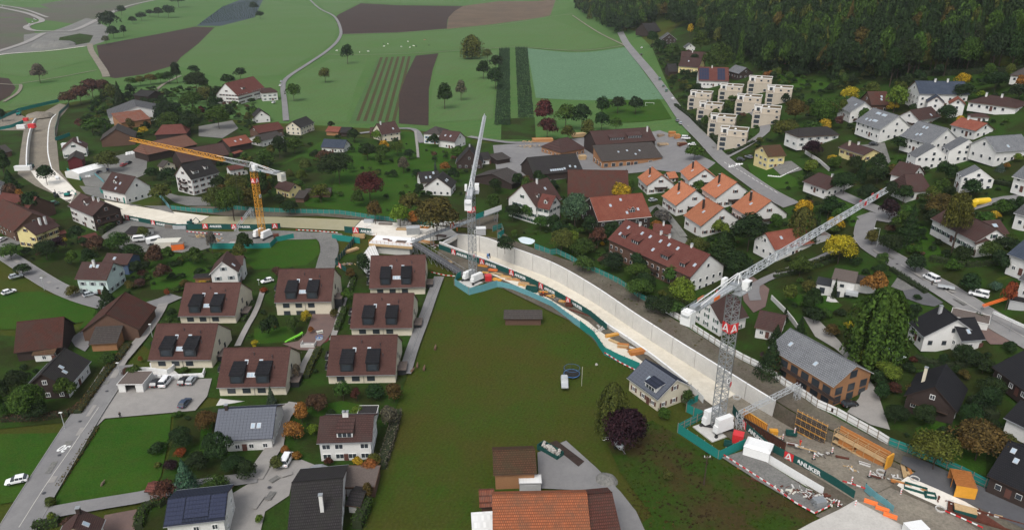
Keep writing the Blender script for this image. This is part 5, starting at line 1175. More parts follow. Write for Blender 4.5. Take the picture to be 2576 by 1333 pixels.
# ------------------------------------------------------------------ fences and hoardings
UNIT = {}
def unit(mat, ty='panel'):
    k = (mat, ty)
    if k not in UNIT:
        q = MB(); q.box((0, 0, .5), (1, .06 if ty == 'panel' else 1, 1)); UNIT[k] = q.mesh(ty, [MATS[mat]])
    return UNIT[k]
def fence(px, h, mat, label, key, sp=2.5, pm='post_wood', rails=True, side=1, name='hoarding', cat='hoarding', logos=(), gap=.02, lift=0.0, texth=1.35, z=None):
    P = [unp(*q) for q in pxpoly(px)]; P2 = [p.to_2d() for p in P]; L = plen(P2); n = max(1, round(L / sp)); Q = []
    d = [0.0]
    for a, b in zip(P2, P2[1:]): d.append(d[-1] + (b - a).length)
    # keep corners: split each leg on its own
    for a, b in zip(P2, P2[1:]):
        k = max(1, round((b - a).length / sp)); Q += [a.lerp(b, i / k) for i in range(k)]
    Q.append(P2[-1]); zz = (lambda q: terr(q.x, q.y) + lift) if z is None else (lambda q: z)
    root = empty(name, Matrix.Translation((Q[0].x, Q[0].y, zz(Q[0]))), label=label, cat=cat); REF.append(('the ' + key, Vector((Q[len(Q) // 2].x, Q[len(Q) // 2].y, 0))))
    rl = MB()
    for i in range(len(Q) - 1):
        a, b = Q[i], Q[i + 1]; s = (b - a).length; m = (a + b) / 2; zb = (zz(a) + zz(b)) / 2; M = frame((m.x, m.y, zb), b - a)
        link('panel', unit(mat), M @ Matrix.Diagonal((s - gap, 1, h, 1)), root)
        nn = Vector((-(b - a).y, (b - a).x)).normalized() * side * .1
        if rails:
            for f in (.3, .75): rl.bar((a.x + nn.x, a.y + nn.y, zz(a) + h * f), (b.x + nn.x, b.y + nn.y, zz(b) + h * f), .055)
        if pm: link('post', unit(pm, 'post'), frame((a.x + nn.x * 1.6, a.y + nn.y * 1.6, zz(a) - .2), b - a) @ Matrix.Diagonal((.14, .14, h + .35, 1)), root)
    if rails: rl.link('rail', MATS[pm or 'metal'], I4, root)
    R_ = resample(Q, 200)
    for f, txt in logos:
        i = min(max(int(f * 199), 1), 198); p = R_[i]; t = R_[i + 1] - R_[i - 1]
        if t.x < 0: t = -t
        M = frame((p.x, p.y, zz(p) + h * .52), t)
        link('emblem', emblem_mesh(round(h * .92, 1)), M @ T(0, -.1, 0), root)
        if txt:
            W_ = max(v.co.x for v in text_mesh('ANLIKER', texth, .035).vertices) * 2; i2 = min(max(i + int((h * .5 + .8 + W_ / 2) / L * 199 * (1 if (R_[i + 1] - R_[i - 1]).x > 0 else -1)), 1), 198); p = R_[i2]; t = R_[i2 + 1] - R_[i2 - 1]
            if t.x < 0: t = -t
            link('lettering', text_mesh('ANLIKER', texth, .035), frame((p.x, p.y, zz(p) + h * .5), t) @ T(0, -.1, 0), root)
    return root
fence('431,529 482,535 537,538 570,534 588,529 620,532 666,535 744,538 829,540 856,541 884,545 944,554 994,560 1091,569', 2.3, 'teal', 'long teal hoarding along the green slope above the tunnel roof', 'long teal hoarding', side=-1)
fence('1091,569 1129,570 1160,572', 2.3, 'white_paint', 'short white hoarding below the big autumn tree', 'short white hoarding', side=-1)
fence('314,553 400,570 445,578 525,576 644,578 706,575', 2.4, 'tealdark', 'dark green banner fence with five white name prints beside the tunnel roof', 'western banner fence', side=1, logos=((.03, 1), (.24, 1), (.575, 1), (.74, 1), (.97, 0)), texth=1.3)
fence('867,585 900,588 935,592', 2.8, 'tealdark', 'short dark green banner with name print on the pale slab', 'short slab banner', logos=((.42, 1),), texth=1.5)
fence('530,626 585,626 650,627 681,625 696,610 740,601', 2.4, 'teal', 'teal hoarding in front of the yellow crane foot', 'teal hoarding by the yellow crane', rails=False)
fence('836,604 870,608 906,613', 2.6, 'teal', 'teal hoarding beside the gravel site road', 'teal hoarding by the site road', rails=False)
fence('893,608 868,640 844,667', 2.4, 'tealdark', 'dark teal hoarding running down beside the glazed roof', 'dark teal hoarding', rails=False)
fence('845,668 868,684 872,688', 2.2, 'tealdark', 'dark banner with emblem behind the twin houses', 'dark emblem banner', rails=False, logos=((.4, 0),))
fence('1144,718 1180,742 1215,733 1251,722', 2.6, 'tealpale', 'pale teal hoarding round the foot of the middle crane', 'pale crane hoarding', rails=False)
fence('1144,718 1150,703 1160,697', 2.3, 'teal', 'short teal hoarding behind the middle crane foot', 'short rear crane hoarding', rails=False)
fence('1251,722 1288,730 1333,748 1388,773 1428,803 1459,825', 2.3, 'tealpale', 'weathered pale blue hoarding along the meadow edge', 'pale blue meadow hoarding', rails=False)
fence('1459,825 1493,853 1520,892 1550,908 1608,933', 2.6, 'teal', 'bright teal hoarding along the meadow edge', 'bright teal meadow hoarding', rails=False)
fence('1104,628 1151,646 1219,669 1288,695 1333,714 1388,742 1450,777 1485,799 1526,833', 2.5, 'tealdark', 'dark green banner fence with name prints along the trough rim', 'trough banner fence', rails=False, logos=((.10, 1), (.265, 1), (.43, 1), (.60, 1), (.76, 1)), texth=1.4)
fence('1345,626 1383,641 1400,639 1435,656 1463,673 1508,692 1555,714 1583,734 1610,754 1653,773', 2.3, 'teal', 'teal hoarding above the far rim of the trough', 'far teal hoarding', side=-1)
fence('1655,777 1708,807 1755,839 1813,877 1868,908 1908,928 1935,945', 2.3, 'white_paint', 'white hoarding below the white house behind the tall crane', 'upper white hoarding', side=-1)
fence('1935,945 1975,975 2027,1005 2054,1025 2104,1047 2157,1077 2207,1105 2232,1121', 2.5, 'white_paint', 'white hoarding in front of the timber-clad apartment house', 'lower white hoarding', side=-1)
fence('2233,1122 2282,1140 2347,1165 2414,1195 2477,1227 2590,1275', 2.5, 'teal', 'teal hoarding below the dark house at lower right', 'right teal hoarding', side=-1)
fence('1238,583 1262,575 1268,590 1252,600 1262,608', 2.4, 'teal', 'zigzag teal hoarding below the bridge end', 'zigzag hoarding', rails=True, side=-1)
fence('1703,1087 1750,1118 1807,1157 1842,1140 1874,1125', 2.6, 'teal', 'teal hoarding in front of the tall crane foot', 'tall crane hoarding', rails=False)
fence('1703,1087 1735,1070 1768,1053 1795,1045', 2.4, 'teal', 'rear teal hoarding behind the tall crane foot', 'rear crane hoarding', side=-1)
fence('1767,1053 1745,1045 1727,1036 1729,1026 1755,1012', 2.4, 'teal', 'small teal enclosure beside the cream solar house', 'small teal enclosure', rails=False)
fence('1735,985 1752,1000 1768,1017', 2.4, 'white_paint', 'short white hoarding beside the cream solar house', 'short white house hoarding', rails=False)
fence('1842,1038 1873,1082 1932,1134 2014,1175 2092,1220 2147,1257', 2.4, 'tealdark', 'dark green banner fence with two large name prints along the haul road', 'haul road banner fence', rails=False, logos=((.19, 1), (.57, 1)), texth=1.5)
fence('1877,1124 1935,1166 2002,1207 2069,1247', 2.3, 'white_paint', 'long plain white hoarding beside the debris yard', 'debris yard hoarding', rails=False, pm=None)
fence('0,303 47,281 149,257', 2.4, 'teal', 'teal hoarding along the far field at left', 'far field hoarding', rails=False); fence('-10,331 30,323 60,311', 2.4, 'teal', 'short teal hoarding at the far left edge', 'left edge hoarding', rails=False)
fence('174,267 150,290 144,317 140,330 140,347', 2.4, 'teal', 'curved teal hoarding beside the small trough', 'curved teal hoarding', rails=False); fence('140,356 158,350 177,343', 2.4, 'teal', 'teal hoarding above the white gabled house', 'upper farm hoarding', rails=False)
fence('254,487 285,500 315,513 341,498', 3.0, 'teal', 'teal sheeting at the foot of the blank gable house', 'teal sheeting', rails=False, pm=None)
fence('395,490 410,505 428,528', 2.0, 'tealpale', 'grey mesh fence beside the gravel drive', 'grey mesh fence', name='mesh_fence', cat='fence', rails=False); fence('233,437 262,462', 1.8, 'tealpale', 'mesh fence by the white tent', 'tent fence', name='mesh_fence', cat='fence', rails=False)
fence('170,432 205,455', 2.0, 'teal', 'green fence below the dark red barn', 'red barn fence', rails=False)
fence('1018,943 1040,880 1062,815 1085,755 1108,702', .9, 'metal', 'low white-topped kerb wall along the straight lane', 'straight lane wall', name='kerb_wall', cat='wall', rails=False, pm=None)
fence('2174,1234 2200,1257 2225,1275 2245,1292', 2.0, 'tealpale', 'green mesh site fence by the concrete apron', 'apron mesh fence', name='mesh_fence', cat='fence', pm='tealdark', rails=False)
fence('1205,1288 1090,1345', .1, 'metal', 'thin wire line in the meadow', 'wire line', name='wire_fence', cat='fence') if False else None
def barrier(px, label, key, h=1.0):
    P = [unp(*q).to_2d() for q in pxpoly(px)]; root = empty('barrier', Matrix.Translation(gz(P[0])), label=label, cat='barrier'); q = MB(); n = int(plen(P) / .9); Q = resample(P, n + 1); po = MB()
    for i in range(n):
        a, b = Q[i], Q[i + 1]; t = (b - a).normalized(); nn = Vector((-t.y, t.x)) * .05; z = terr(a.x, a.y)
        for zz in (.75,): q.solid([(a.x - nn.x, a.y - nn.y, z + zz), (b.x - nn.x, b.y - nn.y, z + zz), (b.x + nn.x, b.y + nn.y, z + zz), (a.x + nn.x, a.y + nn.y, z + zz)],
                 [(a.x - nn.x, a.y - nn.y, z + zz + .3), (b.x - nn.x, b.y - nn.y, z + zz + .3), (b.x + nn.x, b.y + nn.y, z + zz + .3), (a.x + nn.x, a.y + nn.y, z + zz + .3)], i % 2)
        if i % 3 == 0: po.bar((a.x, a.y, z - .1), (a.x, a.y, z + 1.0), .06)
    q.link('board', [MATS['red_paint'], MATS['white_paint']], I4, root); po.link('posts', MATS['wood_grey'], I4, root)
barrier('1818,1150 1880,1190 1950,1235 2000,1272 2048,1298 2080,1283 2104,1265', 'red and white barrier round the debris yard', 'debris yard barrier'); barrier('2118,1217 2150,1227 2175,1236', 'short red and white barrier at the haul road', 'haul barrier')
barrier('1520,893 1560,918 1600,938', 'red and white barrier behind the bright teal hoarding', 'x'); barrier('2375,1292 2420,1312 2470,1335', 'red and white barrier below the work slab', 'x'); barrier('745,583 800,586 850,590', 'red and white barrier above the site road', 'x')
barrier('470,587 520,592 560,595', 'red and white barrier in the site yard', 'x'); barrier('1085,690 1120,698 1145,700', 'red and white barrier beside the ramp foot', 'x')
# ------------------------------------------------------------------ footbridge and ramp
def bridge():
    a = unp(1251, 530, 5.0); b = unp(1040, 608, 5.0); root = empty('footbridge', Matrix.Translation(a), label='dark steel footbridge crossing the tunnel site with red emblem', cat='footbridge'); REF.append(('the steel footbridge', (a + b) / 2))
    d = (b - a); L = d.to_2d().length; M = frame((a.x, a.y, a.z), d); q = MB(); q.box((L / 2, 0, 0), (L, 2.2, .35)); q.link('deck', MATS['metal'], M, root)
    for s in (-1.1, 1.1):
        q = MB(); q.bar((0, s, 1.3), (L, s, 1.3), .07); q.bar((0, s, .75), (L, s, .75), .04); n = int(L / 2)
        for i in range(n + 1): q.bar((i * L / n, s, 0), (i * L / n, s, 1.3), .05)
        q.link('railing', MATS['frame_dark'], M, root)
    q = MB()
    for x in (1, L * .25, L * .8, L - 1):
        for s in (-.9, .9): q.bar((x, s, -.1), (x, s, -5.2), .12)
        q.bar((x, -.9, -.6), (x, .9, -4.8), .06); q.bar((x, .9, -.6), (x, -.9, -4.8), .06)
    q.link('pier', MATS['metal'], M, root); e = unp(1132, 572, 5.0); fl = Matrix.Rotation(math.pi, 4, 'Z')
    link('emblem', emblem_mesh(2.2), frame((e.x, e.y, 6.0), -d) @ T(0, -1.25, 0), root)
    q = MB(); q.box((4, 1.15, 1.4), (11, .06, 2.2)); q.link('screen', MATS['white_paint'], M, root); q = MB(); q.box((12.5, 1.15, 1.4), (5, .06, 2.2)); q.link('screen', MATS['teal'], M, root)
    a = unp(1040, 610, 5.0); b = unp(1178, 697, .3); root = empty('access_ramp', Matrix.Translation(b), label='long grey ramp sloping from the footbridge down to the middle crane', cat='ramp'); REF.append(('the grey ramp', (a + b) / 2))
    d = b - a; L = d.length; t = d.normalized(); n = Vector((-t.y, t.x, 0)).normalized() * 1.6; q = MB()
    q.solid([a - n - Vector((0, 0, .3)), b - n - Vector((0, 0, .3)), b + n - Vector((0, 0, .3)), a + n - Vector((0, 0, .3))], [a - n, b - n, b + n, a + n]); q.link('deck', MATS['dark_asphalt'], I4, root)
    for s in (-1, 1):
        q = MB(); u = Vector((0, 0, 1.1)); q.bar(a + n * s + u, b + n * s + u, .06); k = int(L / 2.2)
        for i in range(k + 1): p = a.lerp(b, i / k) + n * s; q.bar(p, p + u, .045)
        q.link('railing', MATS['metal'], I4, root)
    q = MB()
    for i in range(9):
        p = a.lerp(b, i / 10)
        for s in (-1, 1): q.bar(p + n * s * .9, Vector((p.x + n.x * s * .9, p.y + n.y * s * .9, 0)), .07)
        p2 = a.lerp(b, (i + 1) / 10); q.bar(p + n * .9, Vector((p2.x + n.x * .9, p2.y + n.y * .9, 0)), .05); q.bar(p - n * .9, Vector((p2.x - n.x * .9, p2.y - n.y * .9, 0)), .05)
    q.link('scaffold_frame', MATS['metal'], I4, root)
bridge()
def lattice(px1, z1, px2, z2, label, key, w_=1.0, n=12, legs=True, name='lattice_gantry', cat='gantry'):
    a = unp(*px1, z1); b = unp(*px2, z2); root = empty(name, Matrix.Translation((a.x, a.y, a.z - z1)), label=label, cat=cat); q = MB(); truss(q, a, b, w_, w_, n, rc=.07, rb=.045); q.link('beam', MATS['steel_light'], I4, root)
    if legs:
        for p, z in ((a, z1), (b, z2)):
            if z > 1: q = MB(); truss(q, (p.x, p.y, p.z - z), (p.x, p.y, p.z), w_ * 1.3, w_ * 1.3, max(2, int(z)), rc=.07, rb=.045); q.link('tower', MATS['steel_light'], I4, root)
    REF.append(('the ' + key, a))
lattice((1862, 1040), 4.5, (2010, 968), 4.5, 'slender lattice cable gantry bridging the trough beside the tall crane', 'cable gantry', n=18)
lattice((632, 525), 5, (594, 575), 1.5, 'small lattice gantry leaning beside the yellow crane', 'small lattice gantry', n=8)
# ------------------------------------------------------------------ glazed roof, hut with open slab, formwork, scaffold, cage
def slabhut():
    p = unp(985, 640); M = frame(p, (.97, -.2)); r = empty('concrete_building', M, label='half-built concrete service building with pale roof slab below the footbridge', cat='building'); REF.append(('the half-built service building', p)); keep([(p.x - 8, p.y - 1), (p.x + 8, p.y - 4), (p.x + 9, p.y + 6), (p.x - 8, p.y + 8)])
    boxpart(r, 'wall', M, -6.5, 7.5, 0, 6, -1, 3.4, 'concrete_clean'); boxpart(r, 'roof_slab', M, -8.5, 9, -1.2, 7.2, 4.4, 4.75, 'top_white'); boxpart(r, 'formwork', M, -8.6, 9.1, -1.3, 7.3, 3.42, 4.39, 'wood_new')
    q = MB()
    for i in range(12): q.bar((-8.4 + i * 1.58, -1.25, 4.7), (-8.4 + i * 1.58, -1.25, 5.8), .05)
    q.bar((-8.4, -1.25, 5.8), (9, -1.25, 5.8), .05); q.bar((-8.4, -1.25, 5.3), (9, -1.25, 5.3), .05)
    for i in range(6): q.bar((-8.5, -1.2 + i * 1.6, 4.7), (-8.5, -1.2 + i * 1.6, 5.8), .06)
    q.link('guard_rail', MATS['wood_orange'], M, r); q = MB(); q.box((3.5, 2, 4.85), (4, 2.4, .16), 0); q.box((-3, 3, 4.95), (2.6, .6, .35), 1); q.box((-1, 2, 4.95), (1.6, .5, .35), 1); q.link('stacked_material', [MATS['gravel_roof'], MATS['rusted']], M, r)
    # glazed lean-to roof as separate ribs and glass
    a = [unp(*q, z) for q, z in (((888, 655), .4), ((932, 602), 4.2), ((945, 615), 4.0), ((912, 700 - 12), .4))]; r = empty('glazed_slope', Matrix.Translation(a[0]), label='sloping ribbed sheet cover beside the half-built building', cat='cover'); REF.append(('the ribbed sheet cover', a[0]))
    A = [unp(898, 660, .5), unp(925, 692, .3), unp(958, 655, 3.2), unp(938, 607, 4.0)]; q = MB(); q.solid([v - Vector((0, 0, .15)) for v in A], A); q.link('sheet', MATS['tealpale'] if 0 else MATS['concrete_clean'], I4, r); q = MB()
    for i in range(10): q.bar(A[0].lerp(A[3], i / 9) + Vector((0, 0, .08)), A[1].lerp(A[2], i / 9) + Vector((0, 0, .08)), .1)
    q.link('ribs', MATS['white_paint'], I4, r)
slabhut()
def formwork():
    Nw, Fw, No, Fo, d, root = TR1; n = len(Fw)
    a = unz(2003, 1054, 0); b = unz(2080, 1094, 0); a.z = -3.9; b.z = -3.9; L = (b - a).to_2d().length; M = frame(a, b - a); r = empty('formwork_wall', M, label='tall brown timber formwork grid standing against the trough bank', cat='formwork'); REF.append(('the formwork grid', a)); H_ = 6.9
    for i in range(int(L / .45) + 1): q = MB(); q.box((i * .45, 0, H_ / 2), (.12, .25, H_)); q.link('beam', MATS['wood_grey' if i % 3 else 'wood_new'], M, r)
    for i in range(14): q = MB(); q.box((L / 2, -.2, .3 + i * .48), (L, .1, .12)); q.link('waler', MATS['yellow_paint' if i % 4 == 1 else 'bark'], M, r)
    a = unp(2092, 1118, -2.4); b = unp(2225, 1175, -.8); a.z = -2.6; b.z = -1.0; L = (b - a).to_2d().length; M = frame(a, b - a); r = empty('scaffold', M, label='long timber and tube scaffold holding orange formwork panels', cat='scaffold'); REF.append(('the long scaffold', a)); q = MB()
    n = int(L / 2.2)
    for i in range(n + 1):
        for y in (0, 1.6): q.bar((i * L / n, y, 0), (i * L / n, y, 5.2), .06)
        for z in (1.6, 3.4, 5.0): q.bar((i * L / n, 0, z), (i * L / n, 1.6, z), .05)
        if i < n: q.bar((i * L / n, 0, .2 + (i % 3)), ((i + 1) * L / n, 0, 2.2 + (i % 3)), .045)
    for z in (1.6, 3.4, 4.3, 5.0):
        for y in (0, 1.6): q.bar((0, y, z), (L, y, z), .06)
    q.link('tubes', MATS['wood_new'], M, r)
    for z in (1.65, 3.45): q = MB(); q.box((L / 2, .8, z), (L, 1.4, .08)); q.link('deck_boards', MATS['wood_new'], M, r)
    q = MB(); q.box((L * .5, 2.1, 3.2), (L * .96, .25, 4.6)); q.link('formwork_panel', MATS['wood_orange'], M, r)
    for x0, l in ((L * .1, L * .3), (L * .45, L * .5)): q = MB(); q.box((x0 + l / 2, .8, 2.4), (l, .9, 1.3)); q.link('formwork_panel', MATS['wood_orange'], M, r)
    q = MB(); q.box((L + .3, 1, 2.8), (.4, 2.6, 5.4)); q.link('end_panel', MATS['yellow_paint'], M, r)
    # orange trench cage
    p = unp(2424, 1256); M = frame(p, (.95, -.3)); r = empty('trench_cage', M, label='bright orange formwork cage standing on the asphalt pad', cat='formwork cage'); REF.append(('the orange cage', p)); q = MB(); q.box((0, 0, 1.6), (4.0, .15, 3.2)); q.link('front_panel', MATS['yellow_paint'], M, r)
    q = MB()
    for i in range(16): q.bar((-2 + i * .266, .1, 3.2), (-2 + i * .266, 6, 3.2), .045)
    for i in range(8): q.bar((-2, .3 + i * .8, 3.14), (2, .3 + i * .8, 3.14), .05)
    for x in (-2, 2):
        for y in (3, 6): q.bar((x, y, 0), (x, y, 3.2), .1)
    q.link('cage_bars', MATS['wood_orange'], M, r); q = MB(); q.box((0, 6.0, 1.6), (4, .12, 3.2)); q.link('rear_panel', MATS['wood_orange'], M, r); q = MB(); q.box((0, 3, 3.05), (3.9, 5.8, .05)); q.link('cover_sheet', MATS['wood_orange'], M, r)
    # near formwork between crane and road
    for (x1, y1, x2, y2, z, m, lab) in ((1870, 1050, 1928, 1088, 2.6, 'wood_orange', 'orange formwork panel row beside the tall crane'), (1862, 1060, 1975, 1128, 1.9, 'rusted', 'dark ribbed formwork behind the haul road banner')):
        a = unp(x1, y1, 0); b = unp(x2, y2, 0); L = (b - a).to_2d().length; M = frame((a.x, a.y, -1.5), b - a); r = empty('formwork_row', M, label=lab, cat='formwork'); q = MB(); q.box((L / 2, 0, (z + 1.5) / 2), (L, .15, z + 1.5)); q.link('panel', MATS[m], M, r); q = MB()
        for i in range(int(L / .5) + 1): q.box((i * .5, -.15, (z + 1.5) / 2), (.1, .15, z + 1.5))
        q.box((L / 2, -.2, z + 1.55), (L, .3, .1)); q.link('ribs', MATS['yellow_paint' if m == 'wood_orange' else 'bark'], M, r)
formwork()
# ------------------------------------------------------------------ vehicles
CAR = {}
def loft(q, secs, m=0):
    """secs: list of (x, [(y,z)...]) closed rings joined in order"""
    n = len(secs[0][1]); i0 = len(q.v)
    for x, ring in secs: q.v += [(x, y, z) for y, z in ring]
    for s in range(len(secs) - 1):
        for k in range(n): a = i0 + s * n + k; b = i0 + s * n + (k + 1) % n; q.f.append((a, b, b + n, a + n)); q.m.append(m)
    q.f.append(tuple(i0 + k for k in range(n))[::-1]); q.m.append(m); q.f.append(tuple(i0 + (len(secs) - 1) * n + k for k in range(n))); q.m.append(m)
def make_car(kind):
    q = MB(); L, W_, = (4.4, 1.8) if kind == 'car' else (5.1, 1.95); h = L / 2; w_ = W_ / 2
    def ring(z0, z1, ww, b=.12): return [(-ww, z0), (ww, z0), (ww, z1 - b), (ww - b, z1), (-ww + b, z1), (-ww, z1 - b)]
    hood, top = (.82, 1.45) if kind == 'car' else (1.05, 2.0)
    xs = [(-h, .35, hood - .15, w_ * .9), (-h + .15, .25, hood, w_), (-h + 1.0, .25, hood + .06, w_), (0, .25, hood + .08, w_), (h - 1.1, .25, hood + .02, w_), (h - .2, .25, hood - .14, w_), (h, .35, hood - .3, w_ * .85)]
    loft(q, [(x, ring(a, b, c)) for x, a, b, c in xs]); body = q.mesh('body', [PAINT])
    q = MB(); q2 = MB()
    cab = [(-h + .15, .04), (-h + .7, .58), (h - 2.1, .62), (h - 1.15, .06)] if kind == 'car' else [(-h + .08, .04), (-h + .22, .92), (h - 1.6, .93), (h - .7, .05)]
    z0 = hood - .02; sec = []
    for x, dz in cab: ww = w_ - .05 - dz * .22; sec.append((x, [(-(w_ - .06), z0), (w_ - .06, z0), (ww, z0 + dz), (-ww, z0 + dz)]))
    loft(q, sec, 0); cabin = q.mesh('windows', [MATS['glass']])
    x1, x2 = cab[1][0], cab[2][0]; zt = z0 + cab[1][1]; ww = w_ - .05 - cab[1][1] * .22; q2.solid([(x1 - .05, -ww - .01, zt), (x2 + .05, -ww - .01, zt), (x2 + .05, ww + .01, zt), (x1 - .05, ww + .01, zt)], [(x1 + .05, -ww + .06, zt + .07), (x2, -ww + .06, zt + .07), (x2, ww - .06, zt + .07), (x1 + .05, ww - .06, zt + .07)])
    if kind == 'van':
        for s in (-1, 1): q2.solid([(x1 - .1, s * (ww - .02), z0 + .0), (x1 + 2.2, s * (ww - .02), z0), (x1 + 2.2, s * (ww + .12), z0), (x1 - .1, s * (ww + .12), z0)][::s], [(x1, s * (ww - .05), zt + .01), (x1 + 2.2, s * (ww - .05), zt + .01), (x1 + 2.2, s * (ww + .02), zt + .01), (x1, s * (ww + .02), zt + .01)][::s])
    for s in (-1, 1):
        for x in (x1 + .05, (x1 + x2) / 2, x2): q2.bar((x, s * (ww + .0), zt), (x, s * (w_ - .05), z0), .045)
    roof = q2.mesh('roof', [PAINT])
    q = MB(); q.bar((0, -.11, 0), (0, .11, 0), .33, 0, 14); q.bar((0, -.13, 0), (0, .13, 0), .18, 1, 10); wheel = q.mesh('wheel', [MATS['rubber'], MATS['metal']])
    q = MB(); q.box((0, 0, 0), (.08, .32, .14)); return body, cabin, roof, wheel, q.mesh('headlight', [MATS['white_paint']]), q.mesh('taillight', [MATS['red_paint']]), h, w_, hood
def car(x1, y1, x2, y2, color, label, kind='car', group=None, name=None, z=None):
    a = unp(x1, y1); b = unp(x2, y2); c = (a + b) / 2; M = frame((c.x, c.y, terr(c.x, c.y) + LAY[0]), b - a); nm = name or ('parked_car' if kind == 'car' else 'white_van' if sum(color) > 1.8 else 'van')
    if kind not in CAR: CAR[kind] = make_car(kind)
    body, cabin, roof, wheel, hl_, tl_, h, w_, hood = CAR[kind]; root = empty(nm, M, label=label, cat='car' if kind == 'car' else 'van', group=group)
    bo = link('body', body, M, root, color=color); link('windows', cabin, M, root); link('roof', roof, M, root, color=color)
    for x in (-h + .85, h - .9):
        for s in (-1, 1): link('wheel', wheel, M @ T(x, s * (w_ - .09), .33), root)
    for s in (-1, 1): link('headlight', hl_, M @ T(h - .08, s * (w_ - .35), hood - .32), root); link('taillight', tl_, M @ T(-h + .02, s * (w_ - .3), hood - .28), root)
    keep([(c.x - 2, c.y - 2), (c.x + 2, c.y - 2), (c.x + 2, c.y + 2), (c.x - 2, c.y + 2)]); return root
WH, BK, SI, GY, RE, BL, GN = (.8, .8, .8), (.015, .016, .018), (.4, .43, .45), (.16, .17, .19), (.45, .02, .02), (.03, .06, .2), (.05, .16, .1)
car(66, 1214, 24, 1223, WH, 'white hatchback parked beside the road at lower left'); car(386, 982, 401, 962, BK, 'black car next to the white-walled shelter'); car(411, 979, 426, 961, WH, 'white van with yellow print in the car park', 'van')
car(456, 976, 470, 957, BK, 'black car beside the silver one in the car park'); car(476, 975, 491, 956, SI, 'silver estate car at the right end of the car park'); car(459, 1031, 474, 1015, (.03, .05, .09), 'dark blue car at the lower rim of the car park')
car(217, 751, 240, 745, SI, 'silver car before the pale mint house'); car(28, 706, 56, 699, SI, 'silver car beside the left workshop'); car(12, 746, 37, 738, WH, 'white car at the far left lane'); car(686, 711, 660, 717, WH, 'white estate beside the twin house above the playground')
car(716, 1180, 730, 1154, WH, 'white van in the yard at the bottom', 'van'); car(1632, 512, 1652, 507, SI, 'silver car behind the red-tiled house'); car(1715, 355, 1735, 351, WH, 'white small van in the sawmill yard', 'van'); car(1752, 366, 1728, 371, WH, 'white coupe in the sawmill yard')
car(1852, 408, 1874, 406, BK, 'black car left of the yellow house'); car(1892, 402, 1874, 400, GY, 'grey car left of the yellow house'); car(1661, 209, 1657, 199, GN, 'green van parked on the upper lane', 'van'); car(1670, 226, 1667, 216, GN, 'green pickup parked on the upper lane, second in row'); car(1678, 238, 1674, 228, GN, 'green van parked on the upper lane, lowest in row', 'van')
car(1694, 258, 1689, 249, WH, 'white car driving on the lane beside the cabbage field'); car(1714, 319, 1708, 311, SI, 'silver car by the sawmill allotments'); car(1706, 312, 1700, 304, GY, 'grey car by the sawmill allotments'); car(1616, 145, 1610, 137, BK, 'black car at the top of the lane'); car(1612, 127, 1616, 121, WH, 'white car at the top of the lane')
car(2185, 370, 2210, 369, BK, 'black off-roader behind the cream bungalow'); car(2361, 717, 2321, 702, WH, 'white van with trailer on the right street', 'van'); car(2477, 752, 2443, 748, WH, 'white camper van in the right street bay', 'van'); car(2118, 1029, 2153, 1022, BK, 'black car on the drive of the timber-clad house')
car(2177, 965, 2179, 948, BK, 'dark car behind the timber-clad house'); car(306, 423, 317, 418, RE, 'red car on the farm yard'); car(320, 417, 330, 412, BK, 'dark car on the farm yard beside the red car'); car(261, 434, 272, 431, BL, 'blue car beside the white tent'); car(243, 441, 256, 436, (.02, .03, .06), 'dark blue car beside the white tent')
car(100, 531, 112, 521, WH, 'white van beside the rust-tiled farmhouse', 'van'); car(0, 613, 14, 606, WH, 'white car at the left farm yard'); car(707, 214, 708, 205, SI, 'silver car by the country lane'); car(704, 224, 706, 214, WH, 'white car by the country lane'); car(646, 251, 657, 249, WH, 'white car before the long farmhouse')
car(684, 264, 694, 260, WH, 'white car before the small white house'); car(126, 524, 147, 516, GN, 'green flatbed beside the white van', 'van'); car(196, 452, 212, 446, (.02, .1, .08), 'green pickup below the white tent')
for i, (x, y) in enumerate(((4, 19), (84, 51), (88, 53), (80, 58), (72, 64), (70, 68))): car(x, y, x + 4, y - 2, WH, 'small white vehicle on the far winding highway', group='vehicles on the far highway')
# covered car, motorhomes, tanker, tank trailer, trailers
def shell(px, py, d, secs, mat, name, label, cat, wheels=(), extra=None, key=None):
    p = unp(px, py); M = frame((p.x, p.y, terr(p.x, p.y) + LAY[0]), d); r = empty(name, M, label=label, cat=cat); q = MB(); loft(q, secs); q.link('body', MATS[mat], M, r)
    wq = MB(); wq.bar((0, -.12, 0), (0, .12, 0), .36, 0, 12)
    me = wq.mesh('wheel', [MATS['rubber']])
    for x, y in wheels: link('wheel', me, M @ T(x, y, .36), r)
    if extra: extra(M, r)
    keep([(p.x - 3, p.y - 3), (p.x + 3, p.y - 3), (p.x + 3, p.y + 3), (p.x - 3, p.y + 3)]); return r
def rr(w_, z0, z1, b=.3): return [(-w_, z0), (w_, z0), (w_, z1 - b), (w_ - b, z1), (-w_ + b, z1), (-w_, z1 - b)]
shell(806, 1192, (1, .05), [(-2.2, rr(.8, .1, .7)), (-1.9, rr(.95, .05, 1.0)), (-1.0, rr(.95, .05, 1.4)), (.5, rr(.95, .05, 1.5)), (1.4, rr(.95, .05, 1.0)), (2.2, rr(.8, .1, .7))], 'purplecover', 'covered_car', 'car under a shiny grey cover in the bottom yard', 'covered car', [(-1.4, -.9), (1.4, -.9)])
mh = lambda M, r: (lambda q: (q.box((0, -1.16, 1.9), (3.6, .04, .7)), q.box((2.6, 0, 1.7), (.1, 1.7, .7)), q.link('windows', MATS['glass'], M, r)))(MB())
